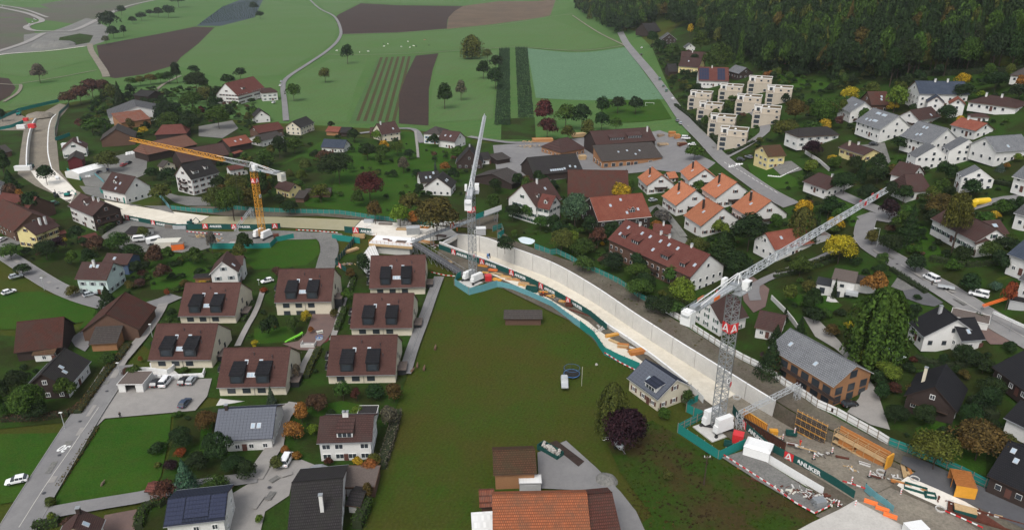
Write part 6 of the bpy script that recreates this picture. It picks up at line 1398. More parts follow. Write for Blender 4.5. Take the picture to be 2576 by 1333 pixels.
shell(392, 616, (.8, .6), [(-3.2, rr(1.1, .5, 2.7)), (1.4, rr(1.1, .5, 2.9)), (1.9, rr(1.1, .5, 2.7)), (2.4, rr(1.05, .5, 1.7)), (3.3, rr(.95, .5, 1.2))], 'white_paint', 'motorhome', 'white motorhome in the site yard beside the orange-white tarp', 'motorhome', [(-2, -1), (2.4, -1), (-2, 1), (2.4, 1)], mh)
shell(352, 611, (.95, .25), [(-2.4, rr(1.05, .7, 1.8)), (-2.0, rr(1.1, .5, 2.4)), (1.6, rr(1.1, .5, 2.5)), (2.3, rr(1.05, .6, 1.6))], 'white_paint', 'caravan', 'cream caravan left of the motorhome', 'caravan', [(0, -1), (0, 1)], mh)
def ty(M, r):
    q = MB(); n = 12; loft(q, [(x, [(rad * math.cos(a), 2.0 + rad * math.sin(a)) for a in [2 * math.pi * k / n for k in range(n)]]) for x, rad in ((-7.6, .7), (-7.2, 1.15), (-1.7, 1.2), (-1.3, .8))]); q.link('tank', MATS['tank_yellow'], M, r)
    q = MB(); q.box((.4, -1.1, 1.7), (1.0, .06, .7)); q.box((1.46, 0, 1.7), (.06, 1.9, .7)); q.link('windows', MATS['glass'], M, r)
plain('tank_yellow', (.75, .5, .02), .4, var=.1)
shell(2440, 528, (-.95, -.25), [(-1.2, rr(1.1, .5, 2.6)), (1.0, rr(1.1, .5, 2.6)), (1.5, rr(1.05, .5, 1.5))], 'tank_yellow', 'tanker_lorry', 'bright yellow tanker lorry behind the trees at right', 'lorry', [(-6, -1), (-5, -1), (.6, -1), (-6, 1), (-5, 1), (.6, 1)], ty)
def tt(M, r):
    q = MB(); q.bar((1.8, 0, .7), (3.2, 0, .5), .07); q.link('drawbar', MATS['metal'], M, r)
n_ = 12; shell(1553, 1133, (.45, -.9), [(x, [(rad * math.cos(2 * math.pi * k / n_), 1.15 + rad * math.sin(2 * math.pi * k / n_)) for k in range(n_)]) for x, rad in ((-2.0, .35), (-1.8, .72), (1.6, .72), (1.9, .35))], 'steel_light', 'tank_trailer', 'grey cylindrical water tank trailer on the meadow', 'tank trailer', [(0, -.8), (0, .8)], tt)
shell(1420, 976, (.02, 1), [(-2.2, rr(.85, .5, .9, .1)), (-2.0, rr(.95, .4, 1.0, .1)), (.1, rr(.95, .4, 1.0, .1)), (.3, rr(.95, .4, 2.0)), (2.2, rr(.95, .4, 2.1)), (2.4, rr(.8, .5, 1.6))], 'steel_light', 'horse_trailer', 'white-grey livestock trailer beside the trampoline', 'trailer', [(0, -1), (0, 1)])
shell(2378, 732, (.86, -.45), [(-2.2, rr(.9, .5, .8, .05)), (2.2, rr(.9, .5, .8, .05))], 'steel_light', 'flat_trailer', 'flat grey car trailer behind the white van', 'trailer', [(-.5, -.95), (.5, -.95), (-.5, .95), (.5, .95)])
def digger(px, py, d, mat, label, s=1.0):
    p = unp(px, py); M = frame((p.x, p.y, p.z + .5), d) @ Matrix.Scale(s, 4); r = empty('excavator', M, label=label, cat='excavator')
    for y in (-1, 1): q = MB(); q.box((0, y, .4), (3.4, .55, .8)); q.link('track', MATS['rubber'], M, r)
    q = MB(); q.box((-.4, 0, 1.4), (2.6, 2.2, 1.0)); q.link('body', MATS[mat], M, r); q = MB(); q.box((.5, .6, 2.2), (1.2, 1, 1.4)); q.link('cab', MATS['glass'], M, r)
    q = MB(); q.bar((.9, -.3, 1.6), (3.2, -.3, 3.8), .18); q.bar((3.2, -.3, 3.8), (4.6, -.3, 1.6), .15); q.box((4.6, -.3, 1.3), (.7, .9, .6)); q.link('boom', MATS[mat], M, r)
digger(48, 292, (-.3, .9), 'teal', 'green excavator on the far left site'); digger(80, 425, (.2, -1), 'tealdark', 'dark green drilling rig at the small trough end', .9); digger(113, 430, (.3, -1), 'tealdark', 'green machine beside the small trough end', .9); digger(172, 496, (.9, .1), 'teal', 'green machine on the lower left slab', .8); digger(143, 498, (-.5, .6), 'black_clad', 'black machine on the lower left slab', .8); digger(480, 568, (.8, .3), 'tealdark', 'dark green machine on the tunnel roof', .8)
digger(1229, 650, (.1, -1), 'blue_tarp', 'blue lifting platform against the trough wall', .55)
# ------------------------------------------------------------------ small site goods
def goods(px, py, d, L, w_, h, mat, label, kind='planks', name='timber_stack', cat='timber stack', z=None, n=None, mat2=None):
    p = unp(px, py) if z is None else unz(px, py, z); M = frame((p.x, p.y, (terr(p.x, p.y) + .3) if z is None else z), d); q = MB(); rnd = random.Random(int(px * 7 + py))
    if kind == 'planks':
        ny = max(2, int(w_ / .28)); nz = max(1, int(h / .22))
        for k in range(nz):
            for j in range(ny):
                q.box((rnd.uniform(-.15, .15), (j - (ny - 1) / 2) * w_ / ny, .12 + k * h / nz), (L * rnd.uniform(.88, 1), w_ / ny * .86, h / nz * .8), rnd.choice((0, 0, 1)) if mat2 else 0)
    elif kind == 'pipes':
        for j in range(3):
            for k in range(2): q.bar((-L / 2, (j - 1) * w_ / 3, .2 + k * .35), (L / 2, (j - 1) * w_ / 3, .2 + k * .35), w_ / 6.5, 0, 8)
    elif kind == 'heap':
        for k in range(n or 26): q.box((rnd.gauss(0, L / 4), rnd.gauss(0, w_ / 4), rnd.uniform(.1, h)), (rnd.uniform(.3, 1.6), rnd.uniform(.1, .4), rnd.uniform(.1, .3)), rnd.choice((0, 1)) if mat2 else 0, rnd.uniform(0, 3))
    elif kind == 'skip':
        q.box((0, 0, .1), (L, w_, .15)); 
        for y in (-1, 1): q.box((0, y * (w_ / 2 - .05), h / 2 + .1), (L, .1, h)); q.box((y * (L / 2 - .05), 0, h / 2 + .1), (.1, w_ - .2, h))
        for i in range(5): q.box((-L / 2 + (i + .5) * L / 5, -w_ / 2 - .05, h / 2 + .1), (.1, .1, h)); q.box((-L / 2 + (i + .5) * L / 5, w_ / 2 + .05, h / 2 + .1), (.1, .1, h))
    elif kind == 'box':
        q.box((0, 0, h / 2), (L, w_, h)); q.box((0, 0, h + .05), (L + .1, w_ + .1, .1), 1 if mat2 else 0)
        for i in range(int(L / .5)): q.box((-L / 2 + .25 + i * .5, -w_ / 2 - .03, h / 2), (.08, .06, h * .9)); q.box((-L / 2 + .25 + i * .5, w_ / 2 + .03, h / 2), (.08, .06, h * .9))
    elif kind == 'rings':
        for k in range(2):
            for i in range(12):
                a = 2 * math.pi * i / 12; a2 = 2 * math.pi * (i + .96) / 12; ro_, ri = w_ / 2, w_ / 2 - .15; P = [(ri, a), (ro_, a), (ro_, a2), (ri, a2)]
                q.solid([(r_ * math.cos(t), r_ * math.sin(t), k * h / 2) for r_, t in P], [(r_ * math.cos(t), r_ * math.sin(t), k * h / 2 + h / 2 - .04) for r_, t in P])
    elif kind == 'bales':
        pass
    keep([(p.x - w_ / 2, p.y - w_ / 2), (p.x + w_ / 2, p.y - w_ / 2), (p.x + w_ / 2, p.y + w_ / 2), (p.x - w_ / 2, p.y + w_ / 2)])
    return q.link(name, [MATS[mat]] + ([MATS[mat2]] if mat2 else []), M, None, label=label, cat=cat)
g = goods
g(1216, 672, (.9, -.4), 4, 1.6, .5, 'wood_orange', 'orange beam stack nearest the middle crane', mat2='yellow_paint'); g(1240, 683, (.9, -.3), 3.5, 1.4, .6, 'orange_paint', 'bright orange crate stack beside the dark banner', mat2='wood_orange'); g(1250, 707, (.8, -.5), 3.5, 2, .5, 'yellow_paint', 'yellow formwork panels behind pale crane hoarding')
g(1272, 700, (.9, -.4), 4, 1.6, .5, 'wood_new', 'yellow plank stack on the narrow slab strip', mat2='yellow_paint'); g(1297, 708, (.9, -.3), 3, 1.4, .5, 'wood_orange', 'orange plank stack left of the next one', mat2='wood_new'); g(1318, 717, (.95, -.2), 4, 1.6, .6, 'wood_new', 'pale timber stack on the narrow slab strip', mat2='wood_orange')
g(1338, 735, (.95, -.2), 4.2, 2.2, 1.6, 'tealdark', 'open dark green skip with brown earth', 'skip', 'skip', 'skip'); g(1368, 745, (.9, -.4), 4, 2, .8, 'rusted', 'rusty brown reinforcement heap', 'heap', 'rebar_heap', 'rebar heap', n=30); g(1400, 757, (.9, -.5), 3.5, 1.6, .7, 'wood_grey', 'grey timber heap beside the rim', 'heap', n=16)
g(1432, 772, (.9, -.4), 2.4, 1.6, .9, 'rusted', 'small dark mesh crate', 'skip', 'crate', 'crate'); g(1460, 790, (.8, -.6), 9, .8, .35, 'rusted', 'long rusty brown beam bundle'); g(1539, 848, (.9, .35), 4.6, 1.2, .8, 'yellow_paint', 'yellow beam stack at the widened yard', mat2='wood_new')
g(1547, 865, (.7, -.7), 4.5, .9, .6, 'wood_new', 'pile of round timber posts', 'pipes'); g(1567, 876, (.9, -.2), 3.4, 1.6, 1.1, 'wood_orange', 'brown crate stack near the yellow crates', mat2='wood_new'); g(1602, 891, (.9, .3), 5.0, 2.2, 1.2, 'wood_orange', 'yellow crate stack beside the trough', mat2='yellow_paint'); g(1600, 884, (.7, -.6), 9, .6, .3, 'concrete_clean', 'long pale concrete beams', 'pipes', 'beam_bundle', 'beams')
g(1855, 1112, (.9, -.4), 2.4, 2.2, 2.2, 'red_paint', 'red site container beside the tall crane', 'box', 'site_container', 'container'); g(1830, 1122, (.9, -.3), 1.8, 1.2, 1, 'tealdark', 'small dark skip at tall crane foot', 'skip', 'skip', 'skip')
g(696, 603, (.9, .2), 2.0, 1.8, 2, 'rusted', 'red-brown box beside the yellow crane foot', 'box', 'site_container', 'container'); g(1228, 707, (.9, .2), 2.2, 2, 2.0, 'red_paint', 'red-roofed wooden box beside the middle crane', 'box', 'site_container', 'container')
g(1040, 590, (1, .15), 5.5, 3.2, 3.0, 'metal', 'blue-grey site container on the pale slab', 'box', 'site_container', 'container', mat2='steel_light'); g(903, 600, (1, 0), 5, 2.2, 1.4, 'wood_new', 'olive open skip beside teal hoarding', 'skip', 'skip', 'skip')
for i, (x, y) in enumerate(((1004, 566), (1013, 567), (1023, 568), (1031, 569))): g(x, y, (1, 0), 2, 2.0 - .15 * i, 2.6 - .3 * i, 'concrete_clean', ('tallest grey concrete ring stack on slab', 'second grey concrete ring stack from left', 'third grey concrete ring stack from left', 'smallest grey concrete ring stack on slab')[i], 'rings', 'concrete_rings', 'concrete rings')
g(926, 574, (1, 0), 4, 2, 1.4, 'white_paint', 'white wrapped sacks on the pale slab', 'heap', 'sack_pile', 'sacks', n=12); g(928, 562, (1, 0), 4, 2, 1.2, 'steel_light', 'small silver machine on the pale slab', 'box', 'compressor', 'machine'); g(970, 567, (1, -.1), 6, 1.6, .8, 'wood_grey', 'grey board stack on the pale slab'); g(1015, 580, (1, -.1), 6, 2.4, .7, 'wood_new', 'yellowish board stack on the pale slab', mat2='wood_grey')
g(1060, 575, (1, -.2), 7, 2, .6, 'wood_orange', 'orange board stack beside the footbridge', mat2='wood_grey'); g(1108, 597, (1, -.3), 5, 1.6, .7, 'wood_grey', 'grey board stack at the trough corner', mat2='rusted'); g(1072, 612, (.9, -.4), 7, 2.4, .6, 'wood_orange', 'orange timber beams under the ramp', mat2='wood_new'); g(1095, 622, (.8, .3), 4, 3, .8, 'rusted', 'brown steel heap between ramp and trough', 'heap', 'steel_heap', 'steel heap', mat2='concrete_clean')
g(885, 633, (.7, .7), 6, 1.8, .8, 'wood_new', 'light plank stack behind the dark teal hoarding'); g(1120, 660, (.8, -.4), 9, 3, .5, 'wood_new', 'scattered boards below the ramp', 'heap', 'board_heap', 'boards', n=40, mat2='wood_grey'); g(870, 668, (.9, .3), 6, 3, .5, 'wood_new', 'scattered pale boards beside the twin houses', 'heap', 'board_heap', 'boards', n=26, mat2='wood_grey')
g(505, 598, (1, -.1), 8, 4, .6, 'wood_new', 'heap of boards in the site yard', 'heap', 'board_heap', 'boards', n=40, mat2='wood_grey'); g(545, 607, (1, -.1), 6, 3, .8, 'yellow_paint', 'yellow machine parts in the site yard', 'heap', 'machine_parts', 'machine parts', n=20, mat2='steel_light'); g(600, 610, (1, .1), 7, 4, .4, 'wood_grey', 'grey board stack behind the teal hoarding', mat2='concrete_clean')
g(425, 622, (1, .12), 9, 5, 2.6, 'fabric', 'orange and white tarpaulin tent in the site yard', 'box', 'tarpaulin_tent', 'tent', mat2='fabric'); g(449, 628, (.9, .3), 4.5, 3, 2.4, 'orange_paint', 'orange open crate shed beside the tarpaulin tent', 'box', 'crate_shed', 'crate', mat2='wood_grey')
g(430, 574, (1, 0), 4, 2.4, 1.4, 'wood_grey', 'brown crates on the tunnel roof', 'box', 'crate', 'crate'); g(455, 576, (1, 0), 5.5, 2.6, 1.4, 'steel_light', 'grey container on the tunnel roof', 'box', 'site_container', 'container'); g(160, 490, (.8, -.3), 6, 2, .8, 'metal', 'machine parts on the lower left slab', 'heap', 'machine_parts', 'machine parts', n=20); g(175, 508, (.8, -.3), 4, 2, .7, 'wood_grey', 'grey crates at the slab tip', 'heap', 'crate_heap', 'crates', n=14)
g(145, 452, (.5, -.8), 5, 1.4, 1.0, 'white_paint', 'white container row on the lower left slab', 'box', 'site_container', 'container'); g(60, 430, (1, .1), 8, 2.4, 2.4, 'white_paint', 'white site cabin left of the small trough end', 'box', 'site_cabin', 'cabin'); g(82, 323, (1, .1), 4, 3, 2.6, 'red_paint', 'red container inside the small trough', 'box', 'site_container', 'container'); g(55, 325, (1, .2), 5, 2.6, 2.4, 'white_paint', 'white cabin left of the small trough', 'box', 'site_cabin', 'cabin')
g(78, 305, (1, .1), 4, 2.4, 1.6, 'yellow_paint', 'yellow machine beside the red skip', 'heap', 'machine_parts', 'machine', n=12); g(66, 306, (1, .1), 3, 2.4, 2, 'red_paint', 'red skip on the far left site', 'skip', 'skip', 'skip'); g(171, 372, (1, .2), 6, 2.4, 2.4, 'white_paint', 'white cabin below the upper farm hoarding', 'box', 'site_cabin', 'cabin')
g(2312, 1200, (.86, -.5), 5.5, 1.2, .5, 'wood_new', 'pale plank stack on the work slab', z=.5); g(2285, 1222, (.86, -.5), 7.5, .9, .5, 'wood_orange', 'brick-orange plank stack on the work slab', z=.5, mat2='wood_new'); g(2302, 1234, (.86, -.5), 4.4, 2, .9, 'tealdark', 'dark green skip on the work slab', 'skip', 'skip', 'skip', z=.5); g(2338, 1252, (.9, -.3), 2.2, 1.6, 1, 'tealdark', 'small green workbench on the work slab', 'skip', 'workbench', 'workbench', z=.5)
g(2358, 1246, (.86, -.5), 7, 1.2, .6, 'wood_orange', 'orange plank stack in the middle of the work slab', z=.5, mat2='wood_new'); g(2385, 1268, (.86, -.5), 6, 1.6, .8, 'rusted', 'brown reinforcement mats on the work slab', 'heap', 'rebar_heap', 'rebar heap', z=.5, n=30, mat2='concrete_clean'); g(2424, 1297, (.86, -.4), 4, 2, 1.8, 'tealdark', 'green container with timber at the right', 'box', 'site_container', 'container', z=.5, mat2='wood_new')
g(2480, 1310, (.86, -.5), 14, 3.4, .6, 'rusted', 'brown steel channel frame at the lower right corner', 'skip', 'steel_channel', 'steel channel'); g(2290, 1190, (.2, .9), 6, .6, .5, 'wood_orange', 'orange panel lying beside the ladder', z=.6); g(2272, 1178, (.3, .9), 7, .9, .2, 'wood_new', 'timber ladder on the asphalt pad', z=.6, name='ladder', cat='ladder')
for i, (x, y) in enumerate(((2189, 1269), (2218, 1286), (2238, 1303))): g(x, y, (.8, -.5), 2.6, 1.0, .8, 'orange_paint', ('orange barrier bundle nearest the mesh fence', 'middle red-orange barrier bundle on concrete apron', 'lowest orange barrier bundle on concrete apron')[i], 'pipes', 'barrier_bundle', 'barriers')
for i, (x, y) in enumerate(((2300, 1209), (2364, 1285), (1853, 1003 + 0), (2215, 1192))): g(x, y, (1, 0), 2, 2.0, .5, 'concrete_clean', ('round concrete lid on the asphalt pad edge', 'round white lid beside the haul road', 'small lid by trough', 'round concrete shaft ring by the scaffold')[i], 'rings', 'shaft_ring', 'shaft ring')
g(2050, 1255, (.8, -.5), 9, 4, .8, 'rusted', 'rusty scrap heap in the debris yard', 'heap', 'scrap_heap', 'scrap heap', n=60, mat2='concrete_clean'); g(2058, 1275, (.9, .2), 2.6, 2, 1.8, 'metal', 'grey block pallet stack at the debris yard corner', 'planks', 'block_pallet', 'pallet'); g(2078, 1268, (.9, -.3), 3.4, 2, 1.0, 'fabric', 'cream tarpaulin heap at the debris yard corner', 'heap', 'tarpaulin_heap', 'tarpaulin', n=14)
g(1885, 1150, (.9, -.5), 4.5, 1.0, .4, 'yellow_paint', 'yellow plank stack by the white hoarding', mat2='wood_orange'); g(1900, 1165, (.8, -.6), 5, 1.8, .3, 'rusted', 'dark beam stack in the debris yard'); g(1880, 1186, (.86, -.5), 5, .9, .25, 'wood_orange', 'orange board on the debris yard'); g(1950, 1195, (.8, -.6), 12, .6, .3, 'bark', 'long dark steel beams in the debris yard'); g(1920, 1218, (.8, -.6), 6, .5, .3, 'rusted', 'brown beams along the yard barrier'); g(1995, 1240, (.8, -.5), 8, 2, .4, 'rusted', 'rusty rods beside the white hoarding', 'heap', 'scrap_heap', 'scrap heap', n=40, mat2='fabric')
g(2030, 1130, (.86, -.5), 4.5, .25, .2, 'wood_new', 'single yellow beam on the haul road', z=-.6); g(1945, 1090, (1, -.1), 2, 1.2, 1, 'yellow_paint', 'yellow pump at the trough end', 'box', 'pump', 'pump', z=-3.4); g(1990, 1092, (.9, -.2), 2.6, 1.4, .8, 'tealdark', 'green tray at the trough end', 'skip', 'tray', 'tray', z=-3); g(2300, 1345, (1, .2), 4, 2.6, 2, 'white_paint', 'white van-like cabin at the bottom edge', 'box', 'site_cabin', 'cabin')
LATE = []
for i in range(16):
    f = i / 15; o = g(1222 + 215 * f + random.uniform(-6, 6), 682 + 82 * f + random.uniform(-5, 9), (.9, random.uniform(-.7, .3)), random.uniform(2, 4.5), random.uniform(.6, 1.6), random.uniform(.25, .6), random.choice(('wood_new', 'wood_orange', 'yellow_paint')), 'x', mat2='wood_new'); LATE.append((o, 'loose plank bundle'))
for i in range(22):
    f = i / 21; o = g(1960 + 560 * f + random.uniform(-10, 10), 1105 + 205 * f + random.uniform(-16, 10), (.86, -.5 + random.uniform(-.3, .3)), random.uniform(1.5, 4), random.uniform(.4, 1.2), random.uniform(.2, .5), random.choice(('wood_grey', 'concrete_clean', 'rusted', 'wood_new')), 'x', random.choice(('planks', 'heap')), z=max(-2.2 + 3.4 * f, .25) if f > .4 else -2.4 + 4.5 * f, name='material_bundle', cat='building material', n=8, mat2='concrete_clean'); LATE.append((o, 'small material heap'))
# white canopy at the crane yard
def canopy():
    p = unp(1905, 1145); M = frame((p.x, p.y, p.z + .3), (.86, -.5)); r = empty('canopy_tent', M, label='white canopy tent beside the haul road banner', cat='tent'); REF.append(('the white canopy tent', p)); q = MB(); q.solid([(-3, -2.2, 2.6), (3, -2.2, 2.6), (3, 2.2, 2.6), (-3, 2.2, 2.6)], [(-2.4, -1.6, 3.1), (2.4, -1.6, 3.1), (2.4, 1.6, 3.1), (-2.4, 1.6, 3.1)]); q.link('roof', MATS['white_paint'], M, r)
    for x in (-2.9, 2.9):
        for y in (-2.1, 2.1): q = MB(); q.bar((x, y, 0), (x, y, 2.6), .06); q.link('leg', MATS['metal'], M, r)
    q = MB(); q.box((-2.95, 0, 1.3), (.05, 4.1, 2.4)); q.box((0, -2.15, 1.3), (5.8, .05, 2.4)); q.link('side_sheet', MATS['white_paint'], M, r)
canopy()
# delineator posts, lamps, poles
def post(px, py, h, label, mat='white_paint', z=None, name='delineator', cat='road post'):
    p = unp(px, py) if z is None else unz(px, py, z); M = Matrix.Translation((p.x, p.y, p.z + .3)); r = empty(name, M, label=label, cat=cat, group='red and white road posts'); q = MB(); q.box((0, 0, h / 2 + .1), (.28, .12, h)); q.link('board', MATS[mat], M, r); q = MB(); q.box((0, -.07, h * .35), (.29, .02, h * .14)); q.box((0, -.07, h * .7), (.29, .02, h * .14)); q.link('stripe', MATS['red_paint'], M, r); q = MB(); q.box((0, 0, .05), (.9, .5, .12)); q.link('foot', MATS['rubber'], M, r)
for x, y, z, e in ((1968, 1108, -3, 'nearest the trough end'), (1998, 1092, -3, 'beside the formwork grid'), (2046, 1157, -.4, 'in the middle of the haul road'), (2092, 1142, -1, 'below the long scaffold'), (2141, 1217, .1, 'beside the short barrier'), (2186, 1201, .1, 'at the slab kerb'), (2264, 1247, .3, 'below the work slab'), (2150, 1276, None, 'at the banner end'), (2107, 1277, None, 'beside the tarpaulin heap')): post(x, y, 1.6, 'red and white road post ' + e, z=z)
def lamp(tx, ty_, bx, by, label, arm=0):
    b = unp(bx, by); lo, hi = 2, 14
    for _ in range(30):
        m = (lo + hi) / 2
        if proj((b.x, b.y, b.z + m))[1] > ty_: lo = m
        else: hi = m
    h = (lo + hi) / 2; M = Matrix.Translation(b); r = empty('street_lamp', M, label=label, cat='street lamp'); q = MB(); q.cyl((0, 0, 0), .11, h, n=8, r2=.07); q.link('pole', MATS['lamp_grey'], M, r)
    if arm: q = MB(); q.bar((0, 0, h), (arm, 0, h + .1), .05); q.link('arm', MATS['lamp_grey'], M, r)
    q = MB(); q.box((arm, 0, h + .08), (.8, .35, .14)); q.link('lamp_head', MATS['white_paint'], M, r)
lamp(151, 1038, 165, 1083, 'grey street lamp beside the lower left lawn'); lamp(107, 699, 112, 730, 'street lamp on the left village street'); lamp(381, 816, 384, 850, 'street lamp behind the leftmost twin house'); lamp(300, 913, 304, 950, 'street lamp beside the hedge corner'); lamp(2200, 575, 2204, 625, 'tall street lamp at the right road bend', -1.6); lamp(2364, 494, 2372, 520, 'street lamp beside the yellow tanker', -1.4); lamp(650, 704, 652, 719, 'street lamp beside the white estate'); lamp(544, 752, 548, 775, 'small street lamp above the twin houses')
def pole(tx, ty_, bx, by, label):
    b = unp(bx, by); M = Matrix.Translation(b); r = empty('utility_pole', M, label=label, cat='utility pole'); q = MB(); q.cyl((0, 0, 0), .16, 8.2, n=8, r2=.1); q.link('pole', MATS['bark'], M, r); q = MB(); q.box((0, 0, 7.7), (1.4, .12, .12)); q.link('crossarm', MATS['wood_grey'], M, r)
    for x in (-.6, 0, .6): q = MB(); q.cyl((x, 0, 7.8), .1, .35, n=6); q.link('insulator', MATS['white_paint'], M, r)
pole(0, 0, 1770, 1222, 'wooden utility pole with white insulators in the rough meadow')
# ------------------------------------------------------------------ meadow and garden things
def thing(name, px, py, d, label, cat, fn, off=0.05):
    p = unp(px, py); M = frame((p.x, p.y, p.z + off), d); r = empty(name, M, label=label, cat=cat); fn(M, r); keep([(p.x - 1.5, p.y - 1.5), (p.x + 1.5, p.y - 1.5), (p.x + 1.5, p.y + 1.5), (p.x - 1.5, p.y + 1.5)]); REF.append(('the ' + cat + (' ' if 0 else ''), p)); return r
def tramp(M, r):
    q = MB(); q.cyl((0, 0, .8), 2.1, .08, n=20); q.link('mat', MATS['rubber'], M, r); q = MB()
    for i in range(20): a, b = 2 * math.pi * i / 20, 2 * math.pi * (i + 1) / 20; q.bar((2.2 * math.cos(a), 2.2 * math.sin(a), .85), (2.2 * math.cos(b), 2.2 * math.sin(b), .85), .09); q.bar((2.2 * math.cos(a), 2.2 * math.sin(a), 2.6), (2.2 * math.cos(b), 2.2 * math.sin(b), 2.6), .03)
    q.link('rim', MATS['blue_tarp'], M, r); q = MB()
    for i in range(8): a = 2 * math.pi * i / 8; q.bar((2.3 * math.cos(a), 2.3 * math.sin(a), 0), (2.3 * math.cos(a), 2.3 * math.sin(a), 2.6), .05)
    q.link('net_poles', MATS['frame_dark'], M, r)
    q = MB()
    for i in range(48):
        a = 2 * math.pi * i / 48; q.bar((2.2 * math.cos(a), 2.2 * math.sin(a), .9), (2.2 * math.cos(a), 2.2 * math.sin(a), 2.6), .012)
    q.link('net', MATS['frame_dark'], M, r)
thing('trampoline', 1438, 946, (1, 0), 'round blue trampoline with black net on the meadow', 'trampoline', tramp)
def tub(M, r): q = MB(); q.box((0, 0, .1), (1.7, .7, .1)); [q.box((0, s * .35, .3), (1.8, .08, .5)) for s in (-1, 1)]; [q.box((s * .9, 0, .3), (.08, .7, .5)) for s in (-1, 1)]; q.link('basin', MATS['white_paint'], M, r); q = MB(); q.box((0, 0, .36), (1.6, .58, .02)); q.link('water', MATS['glass'], M, r)
thing('bath_trough', 1526, 1106, (1, .05), 'old white bathtub used as trough on the meadow', 'bathtub', tub)
def flag(M, r): q = MB(); q.bar((0, 0, 0), (0, 0, 6), .06); q.link('pole', MATS['fabric'], M, r)
thing('bare_pole', 1463, 971, (1, 0), 'thin pale pole beside the trampoline', 'pole', flag)
def skiprock(M, r):
    q = MB(); q.solid([(-3, -1.1, .1), (3, -1.1, .1), (3, 1.1, .1), (-3, 1.1, .1)], [(-3.1, -1.2, .2), (3.1, -1.2, .2), (3.1, 1.2, .2), (-3.1, 1.2, .2)])
    for s in (-1, 1): q.box((0, s * 1.15, .8), (6.2, .1, 1.4)); q.box((s * 3.1, 0, .8), (.1, 2.3, 1.4))
    for i in range(9): q.box((-2.8 + i * .7, -1.23, .8), (.1, .08, 1.4)); q.box((-2.8 + i * .7, 1.23, .8), (.1, .08, 1.4))
    q.link('skip_body', MATS['tealdark'], M, r); rd = random.Random(3)
    for i in range(26):
        s = rd.uniform(.28, .6); q = MB(); q.cyl((0, 0, -s * .6), s * rd.uniform(.7, 1), s * 1.1, n=6, r2=s * rd.uniform(.4, .8)); q.link('boulder', MATS['rock'], M @ T(rd.uniform(-2.6, 2.6), rd.uniform(-.8, .8), 1.2 + rd.uniform(0, .6), rd.uniform(0, 3)) @ Matrix.Rotation(rd.uniform(-.6, .6), 4, 'X'), r)
thing('rubble_skip', 1384, 1140, (.72, -.69), 'dark green skip filled with pale boulders', 'skip', skiprock)
def goal(M, r): q = MB(); q.bar((-3, 0, 0), (-3, 0, 2.3), .1); q.bar((3, 0, 0), (3, 0, 2.3), .1); q.bar((-3, 0, 2.3), (3, 0, 2.3), .1); q.link('frame', MATS['white_paint'], M, r); q = MB(); q.bar((-3, 1.2, 0), (3, 1.2, 0), .05); q.bar((-3, 0, 2.3), (-3, 1.2, 0), .05); q.bar((3, 0, 2.3), (3, 1.2, 0), .05); q.link('rear_frame', MATS['white_paint'], M, r)
thing('football_goal', 1634, 267, (1, -.1), 'white football goal on the small lawn by the lane', 'goal', goal)
def merry(M, r):
    q = MB(); q.cyl((0, 0, .0), 2.9, .06, n=24); q.link('safety_mat', MATS['soil_red'], M, r); q = MB(); q.cyl((0, 0, .2), 1.1, .2, n=16); q.link('turntable', MATS['steel_light'], M, r); q = MB()
    for i in range(12): a, b = 2 * math.pi * i / 12, 2 * math.pi * (i + 1) / 12; q.bar((1.05 * math.cos(a), 1.05 * math.sin(a), 1), (1.05 * math.cos(b), 1.05 * math.sin(b), 1), .06); q.bar((1.05 * math.cos(a), 1.05 * math.sin(a), .3), (1.05 * math.cos(a), 1.05 * math.sin(a), 1), .04)
    q.cyl((0, 0, .4), .2, .6, n=8); q.link('handrail', MATS['blue_tarp'], M, r)
plain('soil_red', (.14, .035, .035), .9, var=.2); plain('slide_green', (.2, .6, .05), .5, var=.05)
thing('merry_go_round', 804, 856, (1, 0), 'small merry-go-round on a dark red round mat', 'merry-go-round', merry, .3)
def slide(M, r): q = MB(); P = [(-3, 0, 0.1), (-1.6, .3, .5), (0, 0, 1.1), (1.6, -.2, 1.6), (2.6, 0, 2)]; [q.bar(a, b, .32) for a, b in zip(P, P[1:])]; q.link('chute', MATS['slide_green'], M, r); q = MB(); q.bar((2.5, 0, 0), (2.5, 0, 1.8), .08); q.bar((0, 0, 0), (0, 0, .9), .08); q.link('supports', MATS['metal'], M, r)
thing('slide', 742, 856, (.8, .5), 'lime green winding slide beside the playground', 'slide', slide)
def bench(M, r): q = MB(); q.box((0, 0, .7), (2, .9, .08)); [q.box((0, s * .8, .42), (2, .35, .07)) for s in (-1, 1)]; q.link('boards', MATS['fabric'], M, r); q = MB(); [q.box((s * .7, 0, .35), (.1, 1.7, .7)) for s in (-1, 1)]; q.link('frame', MATS['metal'], M, r)
thing('picnic_table', 805, 840, (.9, .4), 'pale picnic table in the playground', 'picnic table', bench, .3)
def pit(M, r): 
    q = MB(); [q.box((s * 2, 0, .6), (.15, 2.6, 1.2)) for s in (-1, 1)]; q.box((0, -1.3, .6), (4, .15, 1.2)); q.link('walls', MATS['concrete_clean'], M, r); q = MB(); q.bar((-2, -1.3, 1.9), (2, -1.3, 1.9), .05); [q.bar((x, -1.3, 1.2), (x, -1.3, 1.9), .04) for x in (-2, -1, 0, 1, 2)]; q.link('railing', MATS['metal'], M, r)
    for i in range(5): q = MB(); q.box((0, -1 + i * .45, .1 + i * .05), (3.7, .4, .15)); q.link('step', MATS['concrete_clean'], M, r)
thing('basement_stair', 777, 872, (1, 0), 'railed concrete basement stair beside the playground', 'basement stair', pit, .3)
